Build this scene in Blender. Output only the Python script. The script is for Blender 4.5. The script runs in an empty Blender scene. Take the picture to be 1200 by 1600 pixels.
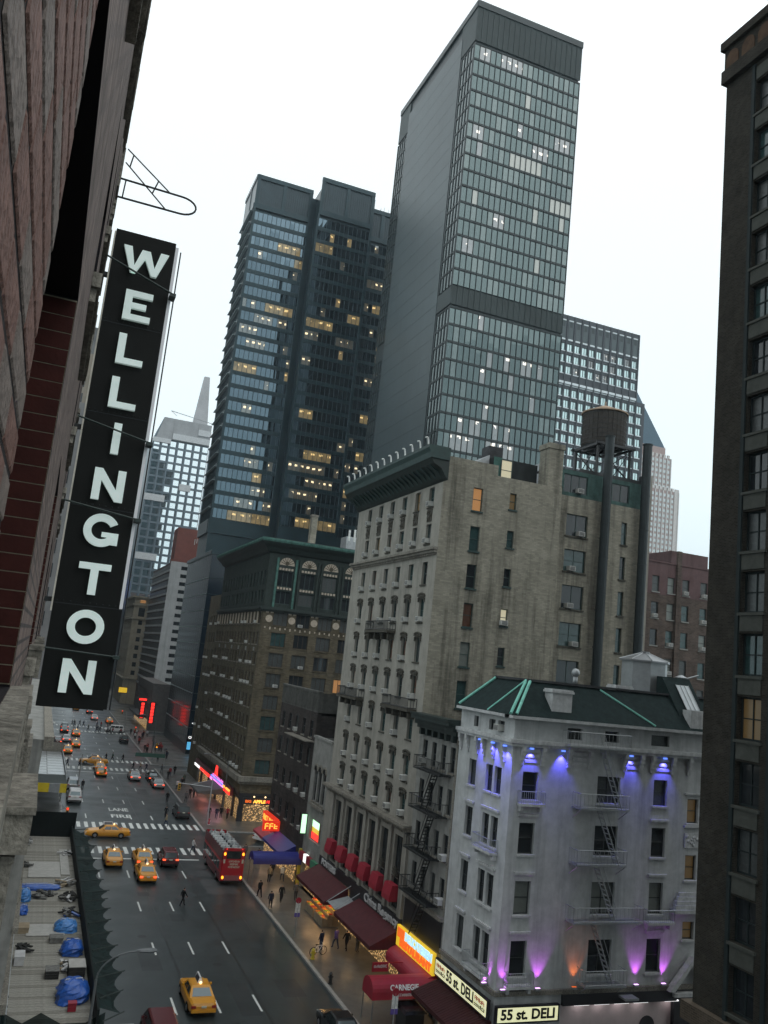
import bpy, math, random
from mathutils import Vector, Matrix
random.seed(7)
R = math.radians
SC = bpy.context.scene
COL = SC.collection

# ------------------------------------------------------------------ camera
cam_d = bpy.data.cameras.new('camera'); cam = bpy.data.objects.new('camera', cam_d); COL.objects.link(cam)
cam.matrix_world = Matrix(((0.92483714, -0.15886907, -0.34559641, 0.0),
                           (-0.36609229, -0.1252421, -0.92211217, 0.0),
                           (0.10321188, 0.97932376, -0.17398929, 25.0),
                           (0, 0, 0, 1)))
cam_d.sensor_fit = 'VERTICAL'; cam_d.sensor_height = 36; cam_d.lens = 1340 / 1600 * 36
cam_d.clip_start = 0.05; cam_d.clip_end = 4000
SC.camera = cam
# ------------------------------------------------------------------ overcast sky
SUN_EL, SUN_AZ = 52, 150
W = bpy.data.worlds.new('World'); SC.world = W; W.use_nodes = True
nt = W.node_tree; nt.nodes.clear()
wo = nt.nodes.new('ShaderNodeOutputWorld'); bg = nt.nodes.new('ShaderNodeBackground')
sky = nt.nodes.new('ShaderNodeTexSky'); sky.sky_type = 'NISHITA'; sky.sun_disc = False
sky.sun_elevation = R(SUN_EL); sky.sun_rotation = R(SUN_AZ); sky.air_density = 1.0; sky.dust_density = 4.0
hs = nt.nodes.new('ShaderNodeHueSaturation'); hs.inputs['Saturation'].default_value = 0.25
tc = nt.nodes.new('ShaderNodeTexCoord'); sx = nt.nodes.new('ShaderNodeSeparateXYZ')
cr = nt.nodes.new('ShaderNodeValToRGB')           # cloud layer: dimmer towards the horizon all the way round
cr.color_ramp.elements[0].position = 0.0; cr.color_ramp.elements[0].color = (0.58, 0.74, 0.79, 1)
cr.color_ramp.elements[1].position = 0.62; cr.color_ramp.elements[1].color = (0.97, 1.03, 1.05, 1)
e = cr.color_ramp.elements.new(0.22); e.color = (0.85, 0.97, 1.0, 1)
sc_ = nt.nodes.new('ShaderNodeVectorMath'); sc_.operation = 'SCALE'; sc_.inputs['Scale'].default_value = 16.4
mx = nt.nodes.new('ShaderNodeMix'); mx.data_type = 'RGBA'; mx.inputs['Factor'].default_value = 0.82
bg.inputs['Strength'].default_value = 0.1
L = nt.links.new
L(sky.outputs[0], hs.inputs['Color']); L(tc.outputs['Generated'], sx.inputs[0]); L(sx.outputs['Z'], cr.inputs[0])
L(cr.outputs[0], sc_.inputs[0]); L(hs.outputs[0], mx.inputs['A']); L(sc_.outputs[0], mx.inputs['B'])
L(mx.outputs['Result'], bg.inputs['Color']); L(bg.outputs[0], wo.inputs[0])
sun_d = bpy.data.lights.new('sun', 'SUN'); sun_d.energy = 0.5; sun_d.angle = R(60); sun_d.color = (1, 0.97, 0.93)
sun = bpy.data.objects.new('sun', sun_d); COL.objects.link(sun)
sun.rotation_euler = (R(90 - SUN_EL), 0, R(180 - SUN_AZ))
vs = SC.view_settings; vs.view_transform = 'Standard'; vs.look = 'None'; vs.exposure = -0.33; vs.gamma = 1.0; vs.use_curve_mapping = False
SC.cycles.use_denoising = True; SC.cycles.max_bounces = 5; SC.cycles.volume_bounces = 0
SC.cycles.sample_clamp_indirect = 4.0; SC.cycles.use_adaptive_sampling = True; SC.cycles.adaptive_threshold = .02; SC.cycles.diffuse_bounces = 3; SC.cycles.glossy_bounces = 3

# ------------------------------------------------------------------ materials
MATS = {}
def P(name, col, rough=.8, metal=0.0, var=.18, scale=1.5, bump=0.0, bscale=25, streak=0.0, spec=.5, emit=None, es=0.0,
      brick=None, alpha=1.0, coords='Object', rvar=0.0, vor=0):
    """procedural principled material: mottled colour, fine relief, optional run-off streaks or brick courses"""
    if name in MATS: return MATS[name]
    if rough >= .6 and spec == .5: spec = .12          # matte masonry, cloth and paint have almost no mirror gloss
    m = bpy.data.materials.new(name); m.use_nodes = True; MATS[name] = m
    n = m.node_tree.nodes; l = m.node_tree.links.new; b = n['Principled BSDF']
    b.inputs['Roughness'].default_value = rough; b.inputs['Metallic'].default_value = metal
    b.inputs['Specular IOR Level'].default_value = spec; b.inputs['Alpha'].default_value = alpha
    c4 = (*col, 1)
    t = n.new('ShaderNodeTexCoord'); co = t.outputs[coords]
    colour = None
    if brick:
        s = n.new('ShaderNodeSeparateXYZ'); l(co, s.inputs[0])
        a = n.new('ShaderNodeMath'); l(s.outputs['X'], a.inputs[0]); l(s.outputs['Y'], a.inputs[1])
        cb = n.new('ShaderNodeCombineXYZ'); l(a.outputs[0], cb.inputs[0]); l(s.outputs['Z'], cb.inputs[1])
        br = n.new('ShaderNodeTexBrick'); l(cb.outputs[0], br.inputs['Vector'])
        bw, bh, mort, mcol = brick
        br.inputs['Scale'].default_value = 1; br.inputs['Brick Width'].default_value = bw; br.inputs['Row Height'].default_value = bh
        br.inputs['Mortar Size'].default_value = mort; br.inputs['Mortar Smooth'].default_value = .3; br.inputs['Bias'].default_value = 0
        br.inputs['Color1'].default_value = tuple(x * (1 + var) for x in col) + (1,)
        br.inputs['Color2'].default_value = tuple(x * (1 - var) for x in col) + (1,)
        br.inputs['Mortar'].default_value = (*mcol, 1)
        colour = br.outputs['Color']
    if var > 0:
        no = n.new('ShaderNodeTexNoise'); no.inputs['Scale'].default_value = scale; no.inputs['Detail'].default_value = 5
        no.inputs['Roughness'].default_value = .65; l(co, no.inputs['Vector'])
        mr = n.new('ShaderNodeMapRange'); mr.inputs['From Min'].default_value = .3; mr.inputs['From Max'].default_value = .7
        mr.inputs['To Min'].default_value = 1 - var; mr.inputs['To Max'].default_value = 1 + var; l(no.outputs['Fac'], mr.inputs['Value'])
        v = n.new('ShaderNodeVectorMath'); v.operation = 'SCALE'; l(mr.outputs[0], v.inputs['Scale'])
        if colour: l(colour, v.inputs[0])
        else: v.inputs[0].default_value = col
        colour = v.outputs[0]
    if streak > 0:
        mp = n.new('ShaderNodeMapping'); mp.inputs['Scale'].default_value = (.9, .9, .07); l(co, mp.inputs['Vector'])
        n2 = n.new('ShaderNodeTexNoise'); n2.inputs['Scale'].default_value = 1.0; n2.inputs['Detail'].default_value = 6; n2.inputs['Roughness'].default_value = .7
        l(mp.outputs[0], n2.inputs['Vector'])
        m2 = n.new('ShaderNodeMapRange'); m2.inputs['From Min'].default_value = .48; m2.inputs['From Max'].default_value = .72
        m2.inputs['To Min'].default_value = 1; m2.inputs['To Max'].default_value = 1 - streak; l(n2.outputs['Fac'], m2.inputs['Value'])
        v2 = n.new('ShaderNodeVectorMath'); v2.operation = 'SCALE'; l(m2.outputs[0], v2.inputs['Scale'])
        if colour: l(colour, v2.inputs[0])
        else: v2.inputs[0].default_value = col
        colour = v2.outputs[0]
    if colour: l(colour, b.inputs['Base Color'])
    else: b.inputs['Base Color'].default_value = c4
    if rvar > 0:
        n3 = n.new('ShaderNodeTexNoise'); n3.inputs['Scale'].default_value = .22; n3.inputs['Detail'].default_value = 6; l(co, n3.inputs['Vector'])
        m3 = n.new('ShaderNodeMapRange'); m3.inputs['From Min'].default_value = .35; m3.inputs['From Max'].default_value = .65
        m3.inputs['To Min'].default_value = max(.03, rough - rvar); m3.inputs['To Max'].default_value = rough + rvar; l(n3.outputs['Fac'], m3.inputs['Value'])
        l(m3.outputs[0], b.inputs['Roughness'])
    if bump > 0:
        nb = n.new('ShaderNodeTexNoise'); nb.inputs['Scale'].default_value = bscale; nb.inputs['Detail'].default_value = 4; l(co, nb.inputs['Vector'])
        bm = n.new('ShaderNodeBump'); bm.inputs['Strength'].default_value = bump; bm.inputs['Distance'].default_value = .02
        l(nb.outputs['Fac'], bm.inputs['Height']); l(bm.outputs[0], b.inputs['Normal'])
    if emit:
        b.inputs['Emission Color'].default_value = (*emit, 1); b.inputs['Emission Strength'].default_value = es
    return m
def office_glow(name, col, es, sx_, sz_, thr):
    """a lit room behind glass: rows of ceiling fixtures glow, the rest is a dim warm room"""
    m = bpy.data.materials.new(name); m.use_nodes = True; MATS[name] = m
    n = m.node_tree.nodes; l = m.node_tree.links.new; b = n['Principled BSDF']
    b.inputs['Base Color'].default_value = (.04, .045, .05, 1); b.inputs['Roughness'].default_value = .12
    t = n.new('ShaderNodeTexCoord'); mp = n.new('ShaderNodeMapping'); mp.inputs['Scale'].default_value = (sx_, sx_, sz_); l(t.outputs['Object'], mp.inputs[0])
    no = n.new('ShaderNodeTexNoise'); no.inputs['Scale'].default_value = 1; no.inputs['Detail'].default_value = 1; l(mp.outputs[0], no.inputs['Vector'])
    mr = n.new('ShaderNodeMapRange'); mr.inputs['From Min'].default_value = thr; mr.inputs['From Max'].default_value = thr + .06
    mr.inputs['To Min'].default_value = es * .12; mr.inputs['To Max'].default_value = es; l(no.outputs['Fac'], mr.inputs['Value'])
    b.inputs['Emission Color'].default_value = (*col, 1); l(mr.outputs[0], b.inputs['Emission Strength'])
    return m
def mat(x): return MATS[x] if isinstance(x, str) else x

# ------------------------------------------------------------------ mesh builder and object helpers
class MB:
    def __init__(s): s.v = []; s.f = []; s.m = []
    def quad(s, a, b, c, d, m=0):
        i = len(s.v); s.v += [tuple(a), tuple(b), tuple(c), tuple(d)]; s.f.append((i, i+1, i+2, i+3)); s.m.append(m)
    def poly(s, pts, m=0):
        i = len(s.v); s.v += [tuple(p) for p in pts]; s.f.append(tuple(range(i, i+len(pts)))); s.m.append(m)
    def box(s, x0, x1, y0, y1, z0, z1, m=0):
        s.hexa([(x0,y0,z0),(x1,y0,z0),(x1,y1,z0),(x0,y1,z0),(x0,y0,z1),(x1,y0,z1),(x1,y1,z1),(x0,y1,z1)], m)
    def hexa(s, p, m=0):
        i = len(s.v); s.v += [tuple(q) for q in p]
        for f in ((0,3,2,1),(4,5,6,7),(0,1,5,4),(1,2,6,5),(2,3,7,6),(3,0,4,7)):
            s.f.append(tuple(i+k for k in f)); s.m.append(m)
    def prism(s, pts, d, m=0):
        """extrude a polygon (3-D points) by vector d"""
        n = len(pts); i = len(s.v); d = Vector(d)
        s.v += [tuple(p) for p in pts] + [tuple(Vector(p) + d) for p in pts]
        s.f.append(tuple(range(i+n-1, i-1, -1))); s.m.append(m); s.f.append(tuple(range(i+n, i+2*n))); s.m.append(m)
        for k in range(n):
            s.f.append((i+k, i+(k+1) % n, i+n+(k+1) % n, i+n+k)); s.m.append(m)
    def loft(s, rings, m=0, cap=True, closed=True):
        i = len(s.v); n = len(rings[0])
        for r in rings: s.v += [tuple(p) for p in r]
        for a in range(len(rings)-1):
            for k in range(n if closed else n-1):
                k2 = (k+1) % n
                s.f.append((i+a*n+k, i+a*n+k2, i+(a+1)*n+k2, i+(a+1)*n+k)); s.m.append(m)
        if cap:
            s.f.append(tuple(range(i+n-1, i-1, -1))); s.m.append(m)
            j = i+(len(rings)-1)*n; s.f.append(tuple(range(j, j+n))); s.m.append(m)
    def cyl(s, p, q, r, r2=None, n=10, m=0, cap=True):
        p, q = Vector(p), Vector(q); d = (q-p)
        if d.length < 1e-6: return
        d.normalize(); a = Vector((0,0,1)) if abs(d.z) < .9 else Vector((1,0,0))
        u = d.cross(a).normalized(); w = d.cross(u); r2 = r if r2 is None else r2
        s.loft([[p+(u*math.cos(6.28319*k/n)+w*math.sin(6.28319*k/n))*r for k in range(n)],
                [q+(u*math.cos(6.28319*k/n)+w*math.sin(6.28319*k/n))*r2 for k in range(n)]], m, cap)
    def tube(s, pts, r, n=6, m=0):
        for a, b in zip(pts[:-1], pts[1:]): s.cyl(a, b, r, n=n, m=m)
    def ball(s, c, rx, ry=None, rz=None, seg=10, rings=6, m=0, jit=0):
        ry = ry or rx; rz = rz or rx; rr = []
        for a in range(rings+1):
            t = math.pi*a/rings; ring = []
            for k in range(seg):
                f = 6.28319*k/seg; j = 1+random.uniform(-jit, jit)
                ring.append((c[0]+rx*j*max(.02, math.sin(t))*math.cos(f), c[1]+ry*j*max(.02, math.sin(t))*math.sin(f), c[2]-rz*j*math.cos(t)))
            rr.append(ring)
        s.loft(rr, m)
    def mesh(s, name, mats, smooth=False):
        me = bpy.data.meshes.new(name); me.from_pydata(s.v, [], s.f)
        for x in mats: me.materials.append(mat(x))
        if len(mats) > 1: me.polygons.foreach_set('material_index', s.m)
        if smooth: me.polygons.foreach_set('use_smooth', [True]*len(s.f))
        me.update(); return me
    def build(s, name, mats, parent=None, loc=None, smooth=False, **k):
        return O(name, s.mesh(name, mats if isinstance(mats, (list, tuple)) else [mats], smooth), parent, loc, **k)
def O(name, me, parent=None, loc=None, rz=0.0, scale=None, rot=None, local=False):
    """link a mesh object; coordinates are the world's unless local=True (then the parent's)"""
    o = bpy.data.objects.new(name, me); COL.objects.link(o)
    if loc is not None: o.location = loc
    if rot is not None: o.rotation_euler = rot
    elif rz: o.rotation_euler = (0, 0, rz)
    if scale is not None: o.scale = scale
    if parent is not None:
        o.parent = parent
        if not local and parent.type == 'EMPTY':
            o.matrix_parent_inverse = Matrix.Translation(parent.location).inverted()
    return o
def tag(o, label=None, cat=None, group=None, kind=None):
    if label: o['label'] = label
    if cat: o['category'] = cat
    if group: o['group'] = group
    if kind: o['kind'] = kind
    return o
def thing(name, label, cat, loc=(0,0,0), rz=0, group=None):
    o = bpy.data.objects.new(name, None); COL.objects.link(o); o.location = loc; o.rotation_euler = (0,0,rz); o.empty_display_size = .3
    return tag(o, label, cat, group)
def struct(name, mb, mats, parent=None):
    o = mb.build(name, mats, parent)
    if parent is None: o['kind'] = 'structure'
    return o
def dup(root, loc, rz, label, cat=None, group=None, mats=None):
    """copy a thing with its parts and sub-parts"""
    def cp(o, par):
        c = o.copy(); COL.objects.link(c); c.parent = par
        if mats:
            for i, sl in enumerate(c.material_slots):
                if sl.material and sl.material.name in mats:
                    sl.link = 'OBJECT'; sl.material = mat(mats[o.material_slots[i].material.name])
        for ch in o.children: cp(ch, c)
        return c
    c = cp(root, None); c.location = loc; c.rotation_euler = (0,0,rz); c['label'] = label
    if cat: c['category'] = cat
    if group: c['group'] = group
    elif 'group' in c: del c['group']
    return c
def txt(body, size, ext=.02, off=.0, mats='lamp_white', sp=1.0):
    cu = bpy.data.curves.new('lettering', 'FONT'); cu.body = body; cu.size = size; cu.extrude = ext; cu.offset = off
    cu.align_x = 'CENTER'; cu.align_y = 'CENTER'; cu.resolution_u = 3; cu.space_character = sp
    ob = bpy.data.objects.new('lettering', cu); COL.objects.link(ob)
    dg = bpy.context.evaluated_depsgraph_get(); me = bpy.data.meshes.new_from_object(ob.evaluated_get(dg))
    bpy.data.objects.remove(ob); me.materials.clear(); me.materials.append(mat(mats)); return me
RX, RN = Matrix.Rotation(R(90), 4, 'X'), None
def letters(body, size, loc, N, parent, mats, ext=.02, off=0.0, name='lettering', wid=None, tilt=0.0):
    """text standing upright on a face whose outward normal is N (radians about z: 0 means facing -Y)"""
    me = txt(body, size, ext, off, mats)
    xs = [v.co.x for v in me.vertices]
    k = 1.0 if not wid else wid/(max(xs)-min(xs))
    o = O(name, me, parent, loc, rot=(R(90)-tilt, 0, N), scale=(k, 1, 1)); return o
def glyphs(n, size, loc, N, parent, mats, wid, d=.012):
    """unreadable lettering: a row of small uneven marks"""
    rg = random.Random(n*31+int(size*100)); p = wid/n
    for k in range(n):
        mb = MB(); x = -wid/2+k*p; h = size*rg.uniform(.62,.78); t = p*.26
        mb.box(x, x+t, -d, 0, -h/2, h/2)
        for q in rg.sample((-.5,-.05,.4), 2): mb.box(x+t, x+p*.8, -d, 0, h*q, h*q+h*.2)
        if rg.random() < .5: mb.box(x+p*.55, x+p*.8, -d-.001, -.001, -h/2+.002, h/2-.002)
        O('lettering', mb.mesh('lettering', [mats]), parent, loc, rz=N)
FN, FE = 0.0, R(-90)       # facing -Y (towards the viewer); facing -X (across the avenue)

# facade frame: u along the wall, v up, w outwards
class F:
    def __init__(s, o, face):
        s.o = Vector(o); s.face = face
        s.U, s.N = {'N': (Vector((1,0,0)), Vector((0,-1,0))), 'E': (Vector((0,1,0)), Vector((-1,0,0))), 'W': (Vector((0,1,0)), Vector((1,0,0)))}[face]
        s.rz = {'N': math.pi, 'E': math.pi/2, 'W': -math.pi/2}[face]
    def p(s, u, v, w=0): return s.o + s.U*u + Vector((0,0,v)) + s.N*w
    def box(s, mb, u0, u1, v0, v1, w0, w1, m=0):
        mb.hexa([s.p(u0,v0,w0), s.p(u1,v0,w0), s.p(u1,v0,w1), s.p(u0,v0,w1), s.p(u0,v1,w0), s.p(u1,v1,w0), s.p(u1,v1,w1), s.p(u0,v1,w1)], m)
    def wall(s, mb, u0, u1, v0, v1, ops, depth=.25, m=0, mr=None, w=0):
        """a wall with real openings (u0,v0,u1,v1) and reveals"""
        us = sorted({round(x, 4) for x in [u0, u1] + [o[0] for o in ops] + [o[2] for o in ops]})
        vs_ = sorted({round(x, 4) for x in [v0, v1] + [o[1] for o in ops] + [o[3] for o in ops]})
        for a, b in zip(us[:-1], us[1:]):
            run = None
            col = [o for o in ops if o[0]-1e-3 <= a and b <= o[2]+1e-3]
            for c, d in zip(vs_[:-1], vs_[1:]):
                hole = any(o[1]-1e-3 <= c and d <= o[3]+1e-3 for o in col)
                if hole:
                    if run is not None: mb.quad(s.p(a,run,w), s.p(b,run,w), s.p(b,c,w), s.p(a,c,w), m); run = None
                elif run is None: run = c
            if run is not None: mb.quad(s.p(a,run,w), s.p(b,run,w), s.p(b,v1,w), s.p(a,v1,w), m)
        mr = m if mr is None else mr
        for a, c, b, d in ops:
            q = w-depth
            mb.quad(s.p(a,c,w), s.p(b,c,w), s.p(b,c,q), s.p(a,c,q), mr); mb.quad(s.p(a,d,w), s.p(b,d,w), s.p(b,d,q), s.p(a,d,q), mr)
            mb.quad(s.p(a,c,w), s.p(a,d,w), s.p(a,d,q), s.p(a,c,q), mr); mb.quad(s.p(b,c,w), s.p(b,d,w), s.p(b,d,q), s.p(b,c,q), mr)
WCACHE = {}
def window(f, u0, v0, u1, v1, parent, frame='frame_dark', pane='glass_dark', depth=.25, rail=True, mull=0, fw=.07, sill=None, ac=False, w=0, sillw=.12, name='window'):
    """one window: frame mesh with its rails, pane as its child, stone sill as another"""
    W_, H_ = round(u1-u0, 3), round(v1-v0, 3); k = (W_, H_, rail, mull, fw, frame)
    if k not in WCACHE:
        mb = MB(); a = -W_/2
        mb.box(a, a+fw, 0, .07, 0, H_); mb.box(-a-fw, -a, 0, .07, 0, H_); mb.box(a+fw, -a-fw, 0, .07, 0, fw); mb.box(a+fw, -a-fw, 0, .07, H_-fw, H_)
        if rail: mb.box(a+fw, -a-fw, .003, .06, H_*.5-.03, H_*.5+.03)
        for i in range(mull):
            x = a+W_*(i+1)/(mull+1); mb.box(x-.03, x+.03, .006, .064, fw, H_-fw)
        g = MB(); g.quad((a+.02,.02,.02), (-a-.02,.02,.02), (-a-.02,.02,H_-.02), (a+.02,.02,H_-.02))
        WCACHE[k] = (mb.mesh('window', [frame]), g)
    me, g = WCACHE[k]
    o = O(name, me, parent, f.p((u0+u1)/2, v0, w-depth), rz=f.rz)
    kk = k+(pane,)
    if kk not in WCACHE: WCACHE[kk] = g.mesh('pane', [pane])
    O('pane', WCACHE[kk], o, local=True)
    if sill:
        ks = ('sill', W_, sill, sillw, depth)
        if ks not in WCACHE:
            mb = MB(); mb.box(-W_/2-.1, W_/2+.1, depth+.002, depth+sillw, -.14, -.004); WCACHE[ks] = mb.mesh('sill', [sill])
        O('sill', WCACHE[ks], o, local=True)
    if ac:
        if 'ac' not in WCACHE:
            mb = MB(); mb.box(-.33, .33, .02, .62, .0, .42); mb2 = MB()
            for i in range(6): mb.box(-.29, .29, .62, .635, .05+i*.058, .085+i*.058, 1)
            WCACHE['ac'] = mb.mesh('air_conditioner', ['ac_white', 'ac_grille'])
        O('air_conditioner', WCACHE['ac'], o, loc=(random.uniform(-.1,.1) if W_ < 1.4 else random.choice((-.4,.4)), depth-.25, .07), local=True)
    return o

for a in (('frame_dark',(.03,.035,.035),.5), ('frame_green',(.03,.06,.055),.5), ('frame_white',(.5,.5,.48),.5), ('frame_brown',(.06,.045,.035),.6), ('frame_metal',(.02,.028,.029),.65)):
    P(a[0], a[1], a[2], var=.1)
P('glass_dark', (.018,.022,.025), .06, var=0, spec=.6)
P('glass_teal', (.03,.06,.06), .1, var=.3, scale=2, spec=.6)
P('glass_blind', (.15,.165,.15), .3, var=.12, scale=3, spec=.5)
P('glass_curtain', (.05,.056,.056), .35, var=.35, scale=6, spec=.5)
P('glass_brown', (.08,.035,.02), .3, var=.3, scale=3)
P('glass_lit', (.2,.1,.05), .3, var=0, emit=(1,.48,.16), es=.35)
P('glass_lit_pale', (.2,.2,.15), .3, var=0, emit=(1,.9,.6), es=.55)
P('glass_lit_dim', (.1,.07,.03), .3, var=0, emit=(1,.6,.2), es=.045)
P('ac_white', (.55,.55,.52), .6); P('ac_grille', (.12,.12,.12), .6)
P('lamp_white', (.8,.8,.8), .4, var=0, emit=(1,1,1), es=1.5)
P('asphalt', (.019,.028,.030), .40, var=.22, scale=.5, bump=.16, bscale=40, rvar=.07, spec=.55)
P('paint_white', (.62,.64,.62), .6, var=.3, scale=6)
P('sidewalk', (.07,.07,.064), .45, var=.25, scale=1.2, bump=.15, bscale=20, rvar=.12)
P('granite', (.28,.28,.27), .5, var=.25, scale=4)
P('far_ground', (.06,.065,.07), .6, var=.2)
P('black_metal', (.012,.014,.015), .45, var=.1); P('steel', (.28,.29,.3), .4, .7, var=.1); P('galv', (.36,.38,.39), .45, .5, var=.15)
P('stone_grey', (.22,.205,.175), .85, var=.5, scale=11, bump=.8, bscale=30, streak=.5)
P('roof_tar', (.05,.052,.055), .6, var=.3)
P('teal_copper', (.06,.135,.115), .7, var=.35, scale=2, streak=.3)
P('green_dark', (.018,.045,.042), .55, var=.3, scale=2, streak=.3)

# ------------------------------------------------------------------ ground, avenue, cross streets, pavements
XL, XR, XF = 6.5, 24.6, 30.5                  # kerbs and the west building line
g = MB(); g.quad((-140,-140,-.35), (470,-140,-.35), (470,690,-.35), (-140,690,-.35)); struct('ground', g, 'far_ground')
g = MB(); g.quad((XL-.02,-60,0), (XR+.02,-60,0), (XR+.02,640,0), (XL-.02,640,0)); road = struct('road', g, 'asphalt')
CROSS = [(38,48.5), (114.2,122.6), (179.2,184.8), (243,250), (306,313), (370,378)]
for a, b in CROSS:
    for x0, x1 in ((-120, XL-.02), (XR+.02, 330)):
        g = MB(); g.quad((x0,a,0), (x1,a,0), (x1,b,0), (x0,b,0)); struct('cross_street', g, 'asphalt')
ys = [-60] + [c for ab in CROSS for c in ab] + [640]
for i in range(0, len(ys), 2):
    a, b = ys[i], ys[i+1]
    for x0, x1 in ((-120, XL), (XR, 330)):
        g = MB(); g.box(x0+(.3 if x0 == XR else 0), x1-(.3 if x1 == XL else 0), a+.3, b-.3, -.3, .15); pv = struct('pavement', g, 'sidewalk')
        kx = (XL-.3, XL) if x1 == XL else (XR, XR+.3)
        k = MB(); k.box(kx[0], kx[1], a, b, -.3, .158)
        k.box(x0 if x1 == XL else XR+.3, XL-.3 if x1 == XL else x1, a, a+.298, -.3, .156); k.box(x0 if x1 == XL else XR+.3, XL-.3 if x1 == XL else x1, b-.298, b, -.3, .156)
        k.build('kerb', 'granite', pv)
def sheet(name, x0, x1, y0, y1, z=.004, m='paint_white'):
    g = MB(); g.quad((x0,y0,z), (x1,y0,z), (x1,y1,z), (x0,y1,z)); return g.build(name, m, road)
for x in (9.6, 12.65, 15.7, 18.65):
    for y in [41.5, 53.3] + [65.2+11.7*i for i in range(4)] + [131+11.7*i for i in range(4)] + [193+11.7*i for i in range(5)] + [256, 268, 280, 292]:
        if x == 9.6 and y < 100: continue
        if abs(x-12.65) < .1 and 129 < y < 135: continue
        sheet('lane_dash', x-.08, x+.08, y-1.5, y+1.5)
for (y0, y1), st in (((109.4,112.8), 107.0), ((123.6,127), None), ((174.6,178), 171.6), ((185.8,189.2), None), ((239,242), None), ((251,254), None)):
    x = 7.2; 
    while x < 24.3: sheet('crosswalk_bar', x, x+.46, y0, y1); x += .98
    if st: sheet('stop_line', 7, 21.4, st-.22, st+.22)
P('asphalt_fresh', (.013,.019,.021), .45, var=.25, scale=2, bump=.2, rvar=.08); P('asphalt_old', (.052,.056,.058), .5, var=.3, scale=1.5, bump=.2, rvar=.12); P('asphalt_seam', (.013,.014,.015), .3, var=.2)
sheet('road_patch', 20.0, 23.4, 93.0, 98.6, .004, 'asphalt_old'); sheet('road_patch', 20.3, 22.0, 99.6, 101.9, .004, 'asphalt_old'); sheet('road_patch', 20.4, 21.8, 103.2, 104.8, .004, 'asphalt_old')
for x, y, w, h in ((11.2,72,1.6,4), (15.1,84,1.2,2.2), (17.1,63,1.5,6), (12.9,92,1.1,1.4), (16.6,98,1.3,2.4), (20.9,66,1.8,3.5), (14.0,141,2,3), (18.6,150,1.8,5), (11.6,160,2.4,3)): sheet('road_patch', x, x+w, y, y+h, .0035, 'asphalt_fresh')
for x, y0, y1 in ((18.95,30,106), (13.9,60,106), (21.9,38,92), (16.6,126,172)): sheet('road_seam', x-.05, x+.05, y0, y1, .003, 'asphalt_seam')
for x, y in ((12.0,80), (17.2,73), (20.6,84), (14.4,104.8), (10.8,139), (19.0,118)):
    g = MB(); g.poly([(x+.38*math.cos(k*.5236), y+.38*math.sin(k*.5236), .006) for k in range(12)]); g.build('manhole_cover', 'black_metal', road)
for s, y in (('FIRE', 131.4), ('LANE', 136.2)):
    me = txt(s, 1.0, 0, .025, 'paint_white'); xs = [v.co.x for v in me.vertices]; yy = [v.co.y for v in me.vertices]
    O('road_lettering', me, road, (14.4, y, .008), scale=(2.75/(max(xs)-min(xs)), 2.3/(max(yy)-min(yy)), 1))

# ================================================================== WEST SIDE, NEAR BUILDINGS
P('white_paint', (.47,.485,.485), .7, var=.14, scale=1.3, bump=.2, bscale=8, streak=.34)
P('white_trim', (.50,.51,.51), .65, var=.2, scale=3, streak=.35)
P('slate_green', (.013,.024,.024), .85, spec=.15, var=.35, scale=2.5, bump=.3, bscale=12)
P('mint_copper', (.22,.55,.46), .6, var=.2, scale=3)
P('cream_brick', (.255,.24,.195), .85, var=.17, scale=.5, brick=(.42,.15,.012,(.215,.205,.165)), streak=.75, bump=.2, bscale=12)
P('cream_stone', (.30,.285,.25), .85, var=.16, scale=.7, streak=.35, bump=.15, bscale=10)
P('dark_stone', (.075,.07,.058), .85, var=.3, scale=4, bump=.4, bscale=20)
P('black_green', (.008,.018,.015), .55, var=.4, scale=2)
P('grey_stucco', (.24,.24,.225), .85, var=.2, scale=1.2, streak=.35)
P('brown_brick', (.08,.06,.05), .85, var=.25, scale=.6, brick=(.5,.18,.02,(.10,.085,.075)), streak=.35)
P('rust_brick', (.11,.07,.07), .85, var=.2, scale=.6, streak=.3)
P('olive_brick', (.098,.082,.055), .85, var=.25, scale=.5, brick=(.5,.18,.02,(.09,.08,.06)), streak=.35)
P('dark_brick', (.045,.038,.036), .85, var=.3, scale=.6, brick=(.5,.18,.02,(.05,.045,.04)), streak=.3)
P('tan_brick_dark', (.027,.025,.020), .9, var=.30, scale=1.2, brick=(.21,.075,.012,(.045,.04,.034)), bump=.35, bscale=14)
P('spandrel', (.065,.068,.06), .8, var=.2, scale=2)
P('terracotta', (.42,.36,.29), .75, var=.2, scale=3)
P('awning_maroon', (.075,.016,.02), .6, var=.2, scale=2); P('awning_red', (.30,.012,.03), .5, var=.12, scale=2); P('awning_brown', (.055,.018,.018), .6, var=.2)
P('awning_blue', (.018,.022,.19), .45, var=.15); P('fascia_black', (.014,.013,.016), .5, var=.2)
P('red_letters', (.5,.02,.01), .5, var=0); P('black_letters', (.01,.01,.012), .5, var=0); P('grey_letters', (.55,.55,.55), .5, var=.1)
P('lamp_soft', (.8,.8,.78), .5, var=0); P('sign_cream', (.8,.78,.55), .4, var=0, emit=(.95,.95,.55), es=.75)
P('sign_yellow', (.8,.6,.05), .4, var=0, emit=(1,.62,.03), es=.7); P('sign_orange', (.8,.2,.05), .4, var=0, emit=(1,.14,.01), es=.9)
P('sign_ice', (.6,.8,.9), .4, var=0, emit=(.45,.8,1), es=1.0); P('neon_red', (.8,.05,.05), .4, var=0, emit=(1,.03,.02), es=2.2)
P('neon_amber', (.8,.5,.1), .4, var=0, emit=(1,.40,.05), es=1.8); P('neon_green', (.4,.9,.5), .4, var=0, emit=(.55,1,.6), es=1.8)
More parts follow.
